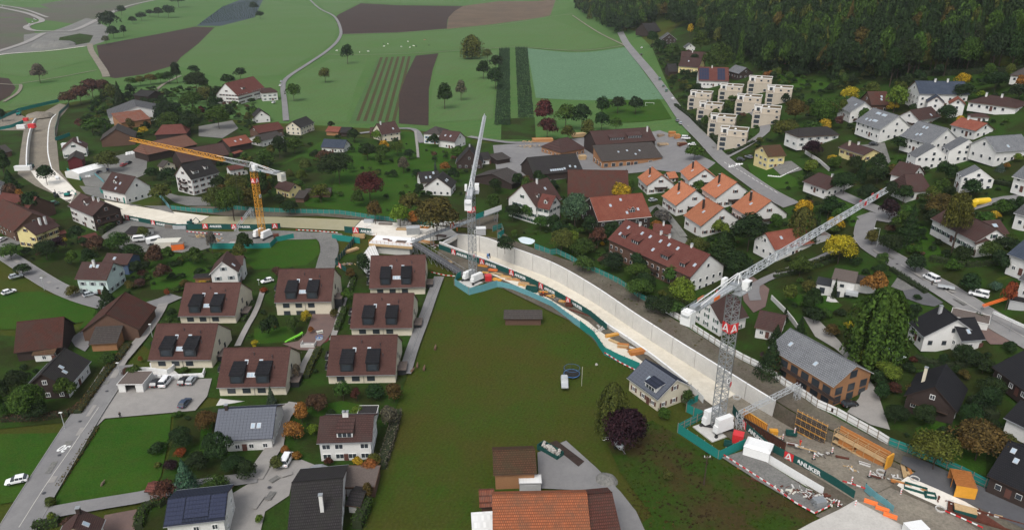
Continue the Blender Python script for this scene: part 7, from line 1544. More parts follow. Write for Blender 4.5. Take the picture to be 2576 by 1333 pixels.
def wallwhite(px, h, label, key, name='retaining_wall'):
    P = resample([unp(*q).to_2d() for q in pxpoly(px)], 14); r = empty(name, Matrix.Translation(gz(P[0])), label=label, cat='wall')
    for a, b in zip(P, P[1:]): m = (a + b) / 2; q = MB(); q.box((0, 0, h / 2 - .2), ((b - a).length + .2, .3, h + .4)); q.link('wall_segment', MATS['top_white' if 'white' in label else 'concrete_clean'], frame((m.x, m.y, terr(m.x, m.y)), b - a), r)
wallwhite('345,938 372,936 422,942 440,930 438,925 380,925', 1.6, 'white angled ramp wall above the car park', 'x'); wallwhite('372,955 425,955 512,951 516,938', 1.6, 'white planter wall along the car park', 'x'); wallwhite('1822,412 1860,432 1905,460 1960,492', .7, 'pale stone wall beside the village street', 'x')
wallwhite('2025,388 2060,410 2085,432', 1.8, 'grey retaining wall left of the cream bungalow', 'x'); wallwhite('1932,445 1962,448 2010,425', .7, 'white terrace wall beside the yellow house', 'x'); wallwhite('1940,755 1975,790 2005,830', 1.8, 'long cream garden wall behind the slate house', 'x')
def bale(px, py, lab, g_):
    p = unp(px, py); M = Matrix.Translation((p.x, p.y, p.z + .55)); 
    if 'bale' not in CAR:
        q = MB(); n = 12; loft(q, [(x, [(rr_ * math.cos(2 * math.pi * k / n), rr_ * math.sin(2 * math.pi * k / n)) for k in range(n)]) for x, rr_ in ((-.65, .5), (-.55, .68), (.55, .68), (.65, .5))]); CAR['bale'] = q.mesh('bale', [MATS['white_paint']])
    link('silage_bale', CAR['bale'], M @ Matrix.Rotation(random.uniform(-.3, .3) + 1.2, 4, 'Z'), label=lab, cat='bale', group=g_)
for i in range(14): bale(320 + (i % 7) * 6.6, 392 - (i % 7) * 1.3 - (i // 7) * 4, 'white wrapped silage bale in the row behind the farm yard', 'silage bales in a double row')
for i in range(4): bale(217 + (i % 2) * 8, 446 + (i // 2) * 4 - i, 'white wrapped silage bale beside the storage tent', 'silage bales beside the tent')
for i in range(3): bale(244 + i * 5, 405 - (i % 2) * 3, 'white wrapped bale under the walnut tree', 'silage bales under the tree')
def pile(px, py, w_, d_, h, mat, label, name, cat, n=60, big=.6):
    p = unp(px, py); q = MB(); rd = random.Random(int(px)); r = empty(name, Matrix.Translation(p), label=label, cat=cat)
    for i in range(n):
        a = rd.uniform(0, 6.28); t = math.sqrt(rd.random()); s = rd.uniform(.5, 1) * big; x, y = math.cos(a) * t * w_ / 2, math.sin(a) * t * d_ / 2; q = MB(); q.cyl((0, 0, -s * .5), s * .8, s, n=6, r2=s * .5); q.link('sack' if 'sack' in name else 'stone', MATS[mat], Matrix.Translation((p.x + x, p.y + y, terr(p.x + x, p.y + y) + .3 + h * (1 - t) * rd.random())) @ Matrix.Rotation(rd.uniform(0, 3), 4, 'Z') @ Matrix.Rotation(rd.uniform(-.5, .5), 4, 'X'), r)
pile(1847, 420, 8, 4, 1.2, 'white_paint', 'heap of white sacks beside the street wall', 'sack_heap', 'sack heap', 46, .7); pile(1500, 930 - 12, .1, .1, .1, 'rock', 'single field stone by the hoarding', 'field_stone', 'stone', 2)
pile(1507, 832, 5, 6, .3, 'rock', 'flat stone slabs on the meadow below the hoarding', 'stone_pile', 'stone pile', 30, .7)
def roundpile(px, py, rad, h, mat, label):
    p = unp(px, py); q = MB(); n = 18; secs = [(1, 0), (.93, .35), (.75, .7), (.45, .93), (.12, 1)]; rd = random.Random(2)
    V = [[(p.x + rad * a * math.cos(2 * math.pi * k / n) * rd.uniform(.93, 1.05), p.y + rad * a * math.sin(2 * math.pi * k / n) * rd.uniform(.93, 1.05), p.z + h * b * rd.uniform(.9, 1.1)) for k in range(n)] for a, b in secs]
    for s in range(len(secs) - 1):
        for k in range(n): q.poly([V[s][k], V[s][(k + 1) % n], V[s + 1][(k + 1) % n], V[s + 1][k]])
    q.poly(V[-1]); q.link('gravel_heap', MATS[mat], I4, None, label=label, cat='gravel heap')
roundpile(1524, 1210, 2.6, 1.3, 'gravel', 'round grey gravel heap beside the farm yard'); roundpile(135, 115, 26, 6, 'gravel', 'large grey gravel heap on the far construction ground'); roundpile(100, 293, 9, 3, 'dirt', 'brown soil heap behind the small trough')
roundpile(1240, 705, .1, .1, 'dirt', 'x') if False else None
# timber at the sawmill
for i, (x, y, L, w_, h, m, lab) in enumerate(((1365, 358, 13, 5, 2.0, 'wood_orange', 'large log pile behind the sawmill office'), (1335, 372, 14, 6, 1.2, 'wood_grey', 'scattered planks left of the sawmill office'), (1456, 345, 9, 4, 2.2, 'wood_new', 'bright plank stack beside the sawmill hall'), (1690, 345, 4, 3, 3, 'wood_orange', 'tall orange pallet stack in the sawmill yard'),
    (1703, 350, 3, 3, 2.6, 'wood_orange', 'pallet stack right of the tall one'), (1715, 368, 5, 3, 1.8, 'rusted', 'reddish pallet stack beside the white coupe'), (1668, 368, 6, 4, 1.4, 'wood_grey', 'grey roofed timber rack'), (1465, 403, 4, 3, 2.4, 'wood_new', 'plank stack beside the dark sawmill barn'), (1662, 345, 4, 3, 1.5, 'wood_grey', 'grey pallet stack by the hall corner'), (1335, 360, 8, 3, 1.0, 'wood_new', 'loose bright boards on the log yard'))):
    g(x, y, (1, .1 + .1 * (i % 3)), L, w_, h, m, lab, 'planks' if i not in (1, 9) else 'heap', mat2='wood_new', n=50)
# pools
def pool(px, mat, label, name='covered_pool'):
    P = [unp(*q) for q in pxpoly(px)]; zc = sum(p.z for p in P) / len(P); P = smooth([p.to_2d() for p in P] + [P[0].to_2d()], 4)[:-1]; q = MB()
    if sum((P[i - 1].x * P[i].y - P[i].x * P[i - 1].y) for i in range(len(P))) < 0: P = P[::-1]
    q.solid([(p.x, p.y, zc - 1.2) for p in P], [(p.x, p.y, zc + .35) for p in P]); q.link(name, MATS[mat], I4, None, label=label, cat='pool'); keep(P)
pool('2190,868 2235,868 2290,880 2310,893 2300,905 2280,902 2250,910 2225,893', 'poolcover', 'free-form pool under a white cover beside the black-roofed villa'); pool('1303,602 1318,598 1345,606 1335,616 1312,612', 'poolcover', 'small covered pool above the trough')
pool('2052,723 2070,718 2084,733 2072,745 2055,738', 'purplecover', 'small grey pond beside the white cube villa', 'garden_pond')
# orange tube gantry at right
def tubes():
    a, b = unp(2464, 800), unp(2540, 775); r = empty('tube_barrier', Matrix.Translation(a), label='orange and white tubular barrier arm over the right street', cat='barrier arm'); q = MB(); u = Vector((0, 0, 3.8)); truss(q, a + u, b + u, .5, .5, 10, rc=.07, rb=.04); q.link('arm', MATS['orange_paint'], I4, r); q = MB(); q.bar(a, a + u, .09); q.bar(b, b + u, .09); q.link('posts', MATS['metal'], I4, r)
    a, b = unp(2490, 818), unp(2600, 870); r = empty('tube_barrier', Matrix.Translation(a), label='long white tubular arm crossing the right edge', cat='barrier arm'); q = MB(); u = Vector((0, 0, 4)); truss(q, a + u, b + u, .5, .5, 14, rc=.07, rb=.04); q.link('arm', MATS['white_paint'], I4, r); q = MB(); q.bar(a, a + u, .09); q.bar(a.lerp(b, .45), a.lerp(b, .45) + u, .09); q.link('posts', MATS['metal'], I4, r)
tubes()
# road lettering 30
p = unp(163, 1134); P30 = T(0, 0, 0); me = text_mesh('30', 2.3, .03, .004, 'marking').copy(); me.transform(Matrix.Rotation(-math.pi / 2, 4, 'X')); me.transform(Matrix.Diagonal((1, 1.5, 1, 1)))
link('road_lettering', me, Matrix.Translation((p.x, p.y, p.z + LAY[0] + .06)) @ Matrix.Rotation(math.radians(180 - 14), 4, 'Z'), kind='structure')
# ------------------------------------------------------------------ people, cows
def skin(verts, edges, radii, root=0, sub=1):
    me = bpy.data.meshes.new('body'); me.from_pydata(verts, edges, []); o = bpy.data.objects.new('tmp', me); COL.objects.link(o); m = o.modifiers.new('s', 'SKIN'); m.use_smooth_shade = True
    for i, v in enumerate(me.skin_vertices[0].data): v.radius = radii[i] if isinstance(radii[i], tuple) else (radii[i], radii[i]); v.use_root = i == root
    s = o.modifiers.new('u', 'SUBSURF'); s.levels = sub; s.render_levels = sub; dg = bpy.context.evaluated_depsgraph_get(); dg.update(); r = bpy.data.meshes.new_from_object(o.evaluated_get(dg)); COL.objects.unlink(o); bpy.data.objects.remove(o); return r
PV = [(0, 0, .95), (0, 0, 1.15), (0, 0, 1.42), (0, 0, 1.53), (0, .02, 1.66), (0, .02, 1.76), (-.19, 0, 1.41), (-.27, .05, 1.15), (-.25, .22, 1.0), (.19, 0, 1.41), (.28, .04, 1.15), (.27, .2, .98), (-.1, 0, .9), (-.12, .08, .5), (-.12, 0, .08), (-.12, .14, .04), (.1, 0, .9), (.13, -.05, .5), (.13, -.1, .08), (.13, .04, .04)]
PE = [(0, 1), (1, 2), (2, 3), (3, 4), (4, 5), (2, 6), (6, 7), (7, 8), (2, 9), (9, 10), (10, 11), (0, 12), (12, 13), (13, 14), (14, 15), (0, 16), (16, 17), (17, 18), (18, 19)]
PR = [.14, .13, .15, .06, .1, .08, .065, .05, .04, .065, .05, .04, .09, .065, .045, .035, .09, .065, .045, .035]
PERSON = skin(PV, PE, PR); PERSON.materials.append(MATS['skin'])
def person(px, py, yaw, top, leg, hat, label, z=None):
    p = unp(px, py) if z is None else unz(px, py, z); M = Matrix.Translation((p.x, p.y, p.z + .3)) @ Matrix.Rotation(yaw, 4, 'Z'); r = empty('person', M, label=label, cat='person', group='people on the site and street'); link('body', PERSON, M, r)
    q = MB(); loft(q, [(0, [(0, 0)] * 3)]) if 0 else None
    q.solid([(-.17, -.12, .92), (.17, -.12, .92), (.17, .13, .92), (-.17, .13, .92)], [(-.24, -.13, 1.5), (.24, -.13, 1.5), (.24, .14, 1.5), (-.24, .14, 1.5)]); q.bar((-.2, 0, 1.44), (-.28, .05, 1.12), .085, 0, 6); q.bar((.2, 0, 1.44), (.29, .04, 1.12), .085, 0, 6); q.link('jacket', MATS[top], M, r)
    q = MB(); q.solid([(-.18, -.12, .8), (.18, -.12, .8), (.18, .13, .8), (-.18, .13, .8)], [(-.17, -.12, .96), (.17, -.12, .96), (.17, .13, .96), (-.17, .13, .96)])
    for s, kx, ky in ((-1, .08, 0), (1, -.05, -.1)): q.bar((s * .1, 0, .88), (s * .125, kx, .5), .1, 0, 6); q.bar((s * .125, kx, .5), (s * .125, ky, .08), .08, 0, 6)
    q.link('trousers', MATS[leg], M, r); q = MB(); q.cyl((0, .02, 1.7), .13, .12, n=10, r2=.07); q.link('helmet' if hat != 'bark' else 'hair', MATS[hat], M, r)
person(2012, 1122, 2, 'red_paint', 'orange_paint', 'frame_dark', 'worker in red and dark clothes on the haul road', z=-1.2); person(1366, 744, 0, 'orange_paint', 'orange_paint', 'white_paint', 'worker in orange beside the green skip'); person(304, 1053, 1, 'black_clad', 'black_clad', 'bark', 'dark-clothed pedestrian at the car park rim')
person(2343, 722, 2, 'black_clad', 'black_clad', 'bark', 'dark-clothed man behind the white van'); person(1150, 583, 1, 'orange_paint', 'orange_paint', 'white_paint', 'worker in orange at the trough corner'); person(2224, 1200, 1, 'black_clad', 'black_clad', 'frame_dark', 'crouching-size worker in dark clothes by the shaft ring')
CV = [(0, 0, 1.1), (.7, 0, 1.15), (1.05, 0, 1.2), (1.35, 0, 1.35), (1.62, 0, 1.2), (-.6, 0, 1.15), (-.85, 0, 1.1), (-.98, 0, .6), (.75, .22, .6), (.75, .22, .05), (.75, -.22, .6), (.72, -.22, .05), (-.62, .22, .75), (-.72, .22, .4), (-.68, .22, .05), (-.62, -.22, .75), (-.74, -.22, .4), (-.7, -.22, .05)]
CE = [(0, 1), (1, 2), (2, 3), (3, 4), (0, 5), (5, 6), (6, 7), (1, 8), (8, 9), (1, 10), (10, 11), (5, 12), (12, 13), (13, 14), (5, 15), (15, 16), (16, 17)]
CR = [(.36, .38), (.32, .36), .2, .16, .1, (.3, .34), .1, .03, .09, .055, .09, .055, .14, .07, .055, .14, .07, .055]
COW = skin(CV, CE, CR); COW.materials.append(MATT)
def cow(px, py, yaw, c, label, s=1.0, name='cow', cat='cow', group='cows grazing on the far pasture'):
    p = unp(px, py); M = Matrix.Translation(p) @ Matrix.Rotation(yaw, 4, 'Z') @ Matrix.Scale(s, 4); r = empty(name, M, label=label, cat=cat, group=group); link('body', COW, M, r, color=c)
    q = MB(); q.box((1.42, .15, 1.42), (.06, .18, .08)); q.box((1.42, -.15, 1.42), (.06, .18, .08)); q.link('ears', MATS['wall_bw'], M, r)
for i, (x, y, c) in enumerate(((847, 130, 1), (905, 134, 1), (927, 132, 1), (965, 113, 0), (966, 119, 1), (976, 113, 1), (1010, 120, 1), (1026, 107, 1), (1031, 122, 1), (1041, 118, 1), (1047, 119, 0), (1068, 103, 2), (1079, 116, 0))):
    cow(x, y, i * 1.7, ((.04, .03, .03), (.7, .68, .62), (.35, .2, .1))[c], ('dark cow', 'pale cow', 'light brown cow')[c] + ' grazing on the far pasture', 1.15)
for x, y, yw, e in ((1095, 880, 1.5, 'farthest of four beside the straight lane'), (1050, 925, 1.6, 'in the middle of the group by the lane'), (1067, 932, 1.5, 'lowest right of the group by the lane'), (1037, 938, 1.1, 'nearest the lane end')): cow(x, y, yw, (.16, .09, .06), 'brown and white calf ' + e, .85, 'calf', 'calf', 'calves near the straight lane')
cow(259, 1222, 1.5, (.16, .12, .08), 'small brown animal on the bright lower left lawn', .7, 'goat', 'goat', None)

def street_bits(px, w_, n):
    P = resample(smooth([unp(*q).to_2d() for q in pxpoly(px)]), n + 2)
    for i in range(1, n + 1):
        t = (P[i + 1] - P[i - 1]).normalized() if i <= n else Vector((0, 1)); nn = Vector((-t.y, t.x)); c = P[i] + nn * random.uniform(-.3, .3) * w_; q = MB(); z = terr(c.x, c.y) + LAY[0] + .02
        if i % 3 == 0: q.cyl((c.x, c.y, z), .42, .02, n=12); q.link('manhole_cover', MATS['frame_dark'], kind='structure')
        else:
            a, b = random.uniform(.8, 2.6), random.uniform(.4, .9); M = frame((c.x, c.y, z), t); q.solid([M @ Vector((x * a, y * b, 0)) for x, y in ((-1, -1), (1, -1), (1, 1), (-1, 1))], [M @ Vector((x * a, y * b, .015)) for x, y in ((-1, -1), (1, -1), (1, 1), (-1, 1))]); q.link('asphalt_patch', MATS['paver' if i % 2 else 'gravel'], kind='structure')
street_bits('300,925 262,985 218,1050 175,1120 120,1210 75,1285', 5, 12); street_bits('20,650 90,695 150,730 220,758 290,775', 4.5, 9); street_bits('2190,622 2260,665 2337,712 2420,762 2500,812', 4.5, 9); street_bits('1578,115 1630,178 1680,245 1722,305 1768,352 1815,402 1870,445', 4, 8); street_bits('640,1290 700,1215 780,1195', 5, 6)
for e in ('118,1300 160,1240 215,1160 262,1088 300,1030 340,985', ): road('pavement_line', '50,1333 118,1225 170,1150 215,1082 250,1030', .18, 'concrete', paved=False)
road('lane_line', '2265,672 2340,716 2425,766 2510,816 2600,868', .15, 'concrete', paved=False)
# ------------------------------------------------------------------ plants
def crown_quads(seed, shape, n, leaf):
    r = np.random.RandomState(seed); lobes = []
    if shape == 'cone':
        t = r.rand(n) ** .7; z = 1 - t * .94; rad = .5 * t * (1 + .22 * np.sin(t * 42 + seed)) * (.75 + .3 * r.rand(n)); a = r.rand(n) * 6.283
        P = np.stack([rad * np.cos(a), rad * np.sin(a), z], 1); Nn = np.stack([np.cos(a), np.sin(a), np.full(n, .5)], 1)
    elif shape == 'willow':
        a = r.rand(n) * 6.283; t = r.rand(n); k = np.floor(a * 3.5); rad = (.22 + .28 * ((k * .37) % 1)) * np.sqrt(np.clip(t * 3, 0, 1)) * (.8 + .3 * r.rand(n)); z = 1 - t * .85 - .12 * rad
        P = np.stack([rad * np.cos(a), rad * np.sin(a), z], 1); Nn = np.stack([np.cos(a), np.sin(a), np.full(n, .25)], 1)
    else:
        m = {'round': 16, 'tall': 14, 'bush': 8}[shape]; lo = {'round': .13, 'tall': .08, 'bush': .05}[shape]
        P = []; Nn = []
        for i in range(m):
            v = r.randn(3); v /= np.linalg.norm(v); v[2] = abs(v[2]) * 1.2 - .35; q = .2 + .15 * r.rand()
            c = np.array([v[0] * q * .95, v[1] * q * .95, 0]); c[2] = (lo + 1) / 2 + v[2] * (1 - lo) * .34; s = .17 + .12 * r.rand()
            k = n // m; d = r.randn(k, 3); d /= np.linalg.norm(d, axis=1)[:, None]; d[:, 2] = np.where(d[:, 2] < -.35, -d[:, 2], d[:, 2])
            rr_ = s * (.72 + .36 * r.rand(k)); p = c + d * rr_[:, None] * np.array([1, 1, (1 - lo) * .95]); P.append(p); Nn.append(d)
        P = np.concatenate(P); Nn = np.concatenate(Nn)
    n = len(P); Nn = Nn + r.randn(n, 3) * .45; Nn /= np.linalg.norm(Nn, axis=1)[:, None]
    A = np.cross(Nn, r.randn(n, 3)); A /= np.linalg.norm(A, axis=1)[:, None] + 1e-9; B = np.cross(Nn, A); s = leaf * (.6 + .8 * r.rand(n))[:, None]
    Q = np.stack([P - A * s, P - B * s * .55, P + A * s, P + B * s * .55], 1); Q[:, :, 2] = np.clip(Q[:, :, 2], .0, 1.05); return Q
CROWN = {}
def crown(shape, lod, v):
    k = (shape, lod, v)
    if k not in CROWN:
        n, lf = {0: (5600, .027), 1: (2300, .042), 2: (900, .062), 3: (380, .09)}[lod]
        if shape == 'cone': n = int(n * .7)
        Q = crown_quads(v * 7 + len(shape), shape, n, lf); CROWN[k] = (Q, soup('crown', Q.reshape(-1, 3), len(Q), [LEAF]))
    return CROWN[k]
q = MB(); q.cyl((0, 0, -.03), .028, .55, n=7, r2=.016)
for a in range(5): t = a * 1.26; q.bar((0, 0, .25 + .06 * a), (.2 * math.cos(t), .2 * math.sin(t), .55 + .05 * a), .009)
TRUNK = q.mesh('trunk', [MATS['bark']])
PC = dict(d=((.017, .031, .014), 'dark green'), g=((.034, .064, .016), 'green'), o=((.055, .064, .019), 'olive'), y=((.27, .19, .02), 'yellow'), r=((.17, .075, .025), 'orange'), b=((.06, .034, .028), 'reddish brown'), m=((.055, .02, .02), 'maroon'),
          p=((.02, .011, .017), 'black-purple'), t=((.075, .11, .02), 'pale green'), u=((.045, .075, .06), 'blue-green'), n=((.085, .08, .07), 'greyish bare'), e=((.14, .04, .02), 'red'), z=((.06, .048, .018), 'autumn brown-green'))
REL = []
def where(px, py, P):
    best = None
    for k, q in REF:
        d = (Vector((q.x, q.y)) - Vector((P[0], P[1]))).length
        if k in ('the x',) or len(k) < 6: continue
        if best is None or d < best[0]: best = (d, k, q)
    qx, qy, _ = proj(best[2]); dx, dy = px - qx, (py - qy) * 1.6
    return (('right of' if dx > 0 else 'left of') if abs(dx) > abs(dy) else ('in front of' if dy > 0 else 'behind')) + ' ' + best[1]
AUTO = {}
def finalize(o, lab, px, py, grp):
    if len(lab.split()) > 12: lab = ' '.join(x for x in lab.split() if x not in ('small', 'tall', 'forest'))
    lab = ' '.join(lab.split()[:13]);  AUTO.setdefault(lab, []).append((px, py, o)); o['label'] = lab; (o.__setitem__('group', grp) if grp else None)
def plant(px, py, w_, h_, code, conif=False, P=None, wm=None, hm=None, forest=False, grp=None):
    if P is None:
        P = unp(px, py - .06 * w_); z = proj(P)[2]; ppm = F / z; wm = w_ * 1.1 / ppm; hm = max(math.sqrt(max(h_ * h_ - .18 * w_ * w_, 0)) / ppm / .88, wm * .82)
    z = proj(P)[2]; ppm = F / z; c, cn = PC[code[0]]; sh = {'c': 'cone', 'w': 'willow', 'l': 'tall', 's': 'bush'}.get(code[1:2], 'round'); sz = wm * ppm
    lod = 0 if sz > 60 else 1 if sz > 26 else 2 if sz > 12 else 3; v = random.randrange(4); Q, me = crown(sh, lod, v); tree = hm > 4.2 and sh != 'bush'
    j = lambda x: x * random.uniform(.88, 1.12); cc = (j(c[0]), j(c[1]), j(c[2])); R_ = Matrix.Rotation(random.uniform(0, 6.28), 4, 'Z'); D = Matrix.Diagonal((wm, wm, hm, 1)); Mt = Matrix.Translation((P[0], P[1], P[2] - .05))
    szw = 'tall ' if hm > 13 else 'small ' if hm < 6 and tree else ''
    if tree:
        nm = {'cone': 'conifer', 'willow': 'weeping tree'}.get(sh, 'tree'); r = empty(nm.replace(' ', '_') if nm != 'tree' else 'broadleaf_tree', Mt, cat='tree'); link('trunk', TRUNK, Mt @ Matrix.Diagonal((max(hm * .55, 2), max(hm * .55, 2), hm, 1)), r); link('crown', me, Mt @ R_ @ D, r, color=cc)
    else: nm = 'low shrub' if hm < 1.6 else 'shrub'; r = link('shrub', me, Mt @ R_ @ D, None, color=cc, cat='shrub')
    if forest: finalize(r, '%s%s forest tree %s' % (szw, cn, where(px, py, P)), px, py, 'trees of the forest edge'); return r
    finalize(r, '%s%s %s %s' % (szw, cn, nm, where(px, py, P)), px, py, grp or ('trees and shrubs in the gardens')); keep([(P[0] - wm * .3, P[1] - wm * .3), (P[0] + wm * .3, P[1] - wm * .3), (P[0] + wm * .3, P[1] + wm * .3), (P[0] - wm * .3, P[1] + wm * .3)]); return r
# x, lower edge y, width, height, colour+shape in picture units of the survey
TR = '''307,42,24,24,d;278,84,50,48,d;335,62,20,18,d;357,55,24,16,d;312,94,19,26,d;287,100,33,30,d;268,114,20,22,n;378,44,20,16,d;400,46,26,20,d;425,48,34,28,d;450,22,40,18,d;640,30,24,20,d;655,50,22,20,d;102,212,38,44,n;447,212,26,46,d;330,222,28,20,g;355,219,28,20,o;380,216,30,22,z;405,213,30,26,g;428,214,28,30,d;488,192,28,20,d;497,240,60,48,d;606,204,30,30,d;575,222,36,30,d;175,272,40,38,b;205,265,50,45,b;235,252,50,48,b;262,242,40,38,b;283,266,30,48,o;305,272,30,58,dc;542,296,36,66,dc;430,326,62,64,d;487,284,55,44,g;522,268,40,44,o;430,338,60,40,g;480,340,55,44,d;552,330,60,58,g;217,328,24,30,d;266,345,24,38,dc;235,345,50,38,g;364,344,26,20,y;8,310,26,32,d;875,164,28,44,d;819,211,30,35,o;740,258,36,42,g;1187,152,54,56,ow;1180,152,22,22,d;1226,158,30,30,o;1216,202,36,42,d;1247,182,36,38,d;1247,228,42,50,d;1119,278,40,58,d;1160,256,28,46,n;834,328,18,22,d;892,364,34,36,d;1368,322,52,62,m;1376,356,50,54,m;1422,332,50,62,g;1463,334,50,64,d;1513,302,36,52,d;1513,332,36,44,d;1553,290,40,42,d;1598,292,38,44,d;1478,356,36,48,o;1428,358,36,38,o;1548,336,30,36,g;1800,205,70,86,g;1760,142,44,54,g;1735,96,14,32,y;1700,74,40,40,d;1745,170,24,30,d;1655,140,36,36,d;1690,150,40,32,g;1640,120,30,36,d;2065,330,72,76,g;1997,318,62,62,z;2136,264,46,34,y;2190,250,38,38,o;2247,290,54,66,t;2115,302,26,44,o;2417,224,34,36,y;2245,286,30,18,y;2380,314,50,40,d;2072,340,36,36,y;1975,362,62,56,o;2040,352,50,44,g;275,440,58,56,o;60,534,24,54,rl;88,555,54,66,d;40,534,50,64,b;15,456,44,70,d;30,480,40,50,dc;200,614,40,44,d;165,614,16,16,y;148,640,40,40,p;410,520,50,54,o;385,460,36,36,d;545,540,56,66,o;590,562,66,86,g;625,536,50,60,z;600,498,56,54,o;660,520,50,90,d;281,612,9,20,dc;365,606,30,34,o;535,640,26,54,n;608,670,36,54,o;742,392,50,44,g;705,402,40,54,d;672,428,50,46,g;770,436,36,30,o;820,424,46,44,b;855,470,90,66,d;932,518,68,80,m;1016,440,28,40,n;1047,456,26,28,d;760,462,30,32,o;752,488,36,30,g;808,515,46,48,o;945,568,36,58,z;730,544,40,38,d;704,516,28,26,d;1100,612,108,112,z;1035,552,52,62,o;1008,576,52,56,t;1042,572,36,38,r;1120,438,24,28,r;1096,444,9,38,uc;925,408,40,44,d;960,406,45,38,g;1000,396,36,36,g;1030,404,30,24,d;1150,400,30,28,g;1240,544,36,54,g;1245,490,36,38,d;1445,582,66,92,u;1560,520,48,56,y;1585,484,24,28,g;1574,454,11,26,dc;1412,645,62,66,o;1440,638,30,56,t;1463,655,60,54,g;1503,630,40,54,b;1515,620,12,12,y;1482,600,40,54,d;1651,580,28,22,r;1663,570,45,38,n;1745,408,45,32,g;1880,640,92,96,d;1815,665,84,80,dc;1750,650,60,54,o;1845,706,74,74,d;1713,470,18,20,g;2010,620,66,92,ow;2050,612,24,76,dc;2080,560,40,64,d;2107,670,80,78,y;2120,496,60,58,d;2165,456,26,50,dc;2205,468,50,48,d;2393,640,62,160,ol;2360,562,80,64,z;2280,622,56,100,dc;2235,560,50,54,p;2092,412,24,20,y;2040,402,50,28,p;2515,434,24,24,uc;2530,430,16,20,r;2557,412,20,24,t;2475,580,50,40,g;2520,548,50,34,g;2300,692,52,50,d;2235,642,60,50,d;2190,622,36,40,o;2236,590,26,24,b;2415,664,50,44,d;2490,662,60,44,g;2520,642,50,40,d;280,800,62,80,dc;80,1060,84,96,g;50,982,60,54,d;186,752,36,30,o;352,728,30,24,b;421,749,15,22,e;435,804,24,28,d;425,832,36,30,g;355,914,12,20,r;322,948,26,24,b;338,956,40,28,g;275,922,40,34,g;882,706,26,30,z;772,816,24,34,y;740,842,34,44,g;784,842,14,22,r;691,828,16,16,r;664,740,20,14,e;799,1044,60,56,b;865,1012,40,54,g;897,1012,22,38,m;944,1012,50,46,d;992,1014,46,50,z;685,1022,24,54,uc;645,882,20,28,y;842,806,20,30,z;750,962,22,50,n;1713,795,70,92,tl;1670,800,60,48,d;1695,800,50,40,g;1600,718,60,32,g;1605,766,70,44,g;1640,790,50,40,d;1537,1100,82,140,ow;1727,1028,28,48,g;1935,950,64,100,dc;2195,930,148,200,gw;2096,752,14,50,dc;1973,812,18,40,dc;2010,850,30,54,dc;2032,746,36,40,o;2045,818,50,44,d;2137,832,28,22,y;2090,852,40,30,z;2180,930,50,54,t;2225,965,62,44,t;2200,980,40,50,d;2294,916,20,22,m;2305,758,20,14,d;2433,745,50,54,d;2528,784,32,72,e;2500,738,30,30,u;2275,790,14,16,r;2370,926,24,36,d;2470,944,50,40,d;2245,994,36,34,m;2213,1014,40,54,d;2145,902,36,40,d;1950,870,40,54,dc;460,1138,62,66,d;475,1256,74,110,uc;420,1272,54,66,b;432,1188,36,22,p;455,1152,30,20,e;545,1258,70,56,g;625,1212,54,56,d;130,1276,30,28,o;133,1314,20,30,t;180,1332,40,28,b;525,1084,60,46,z;95,1060,60,44,d;500,1190,60,50,d;590,1200,60,50,d;741,1112,50,54,r;761,1068,40,56,r;789,1098,28,34,t;718,1142,24,22,r;745,1160,28,26,r;697,1186,36,40,o;828,1174,22,26,m;900,1052,36,22,t;980,1084,40,66,n;927,1262,30,50,z;941,1180,40,40,o;935,1194,45,28,r;1570,1152,112,130,p;1668,1056,36,30,g;1678,1208,30,26,o;2345,1190,112,106,o;2452,1168,122,116,z;2515,1160,62,74,o;2250,1070,60,54,d;2560,1230,50,60,d;2300,1010,50,44,z;2490,1010,70,60,d;2420,920,60,40,d;2560,960,30,30,d;655,1320,20,30,t;1645,620,40,30,g;1330,560,40,46,g;1290,560,46,44,d;1360,585,40,40,g;1392,588,36,44,d;1270,640,50,40,d;1470,690,50,44,g;1540,690,60,40,d;1690,720,50,50,g;1620,740,60,40,d;2010,700,60,30,g;2270,520,40,50,d;2180,520,60,40,d;2440,500,50,40,d;2150,440,40,40,d;2330,410,30,30,d;2420,260,50,34,d;2300,260,40,36,d;2500,240,60,40,d;2560,260,50,40,d;2260,390,50,30,d;120,470,40,50,d;430,470,50,40,d;340,660,50,36,d;300,640,60,44,g;250,640,50,40,b;60,700,40,30,d;120,660,60,44,d;30,660,50,40,g;400,700,30,30,g;100,620,50,40,o;360,700,24,24,b;560,800,24,24,o;600,790,22,24,d;1020,700,22,26,g'''
for s in TR.replace('\n', '').split(';'):
    a = s.split(','); plant(float(a[0]), float(a[1]), float(a[2]), float(a[3]), a[4])
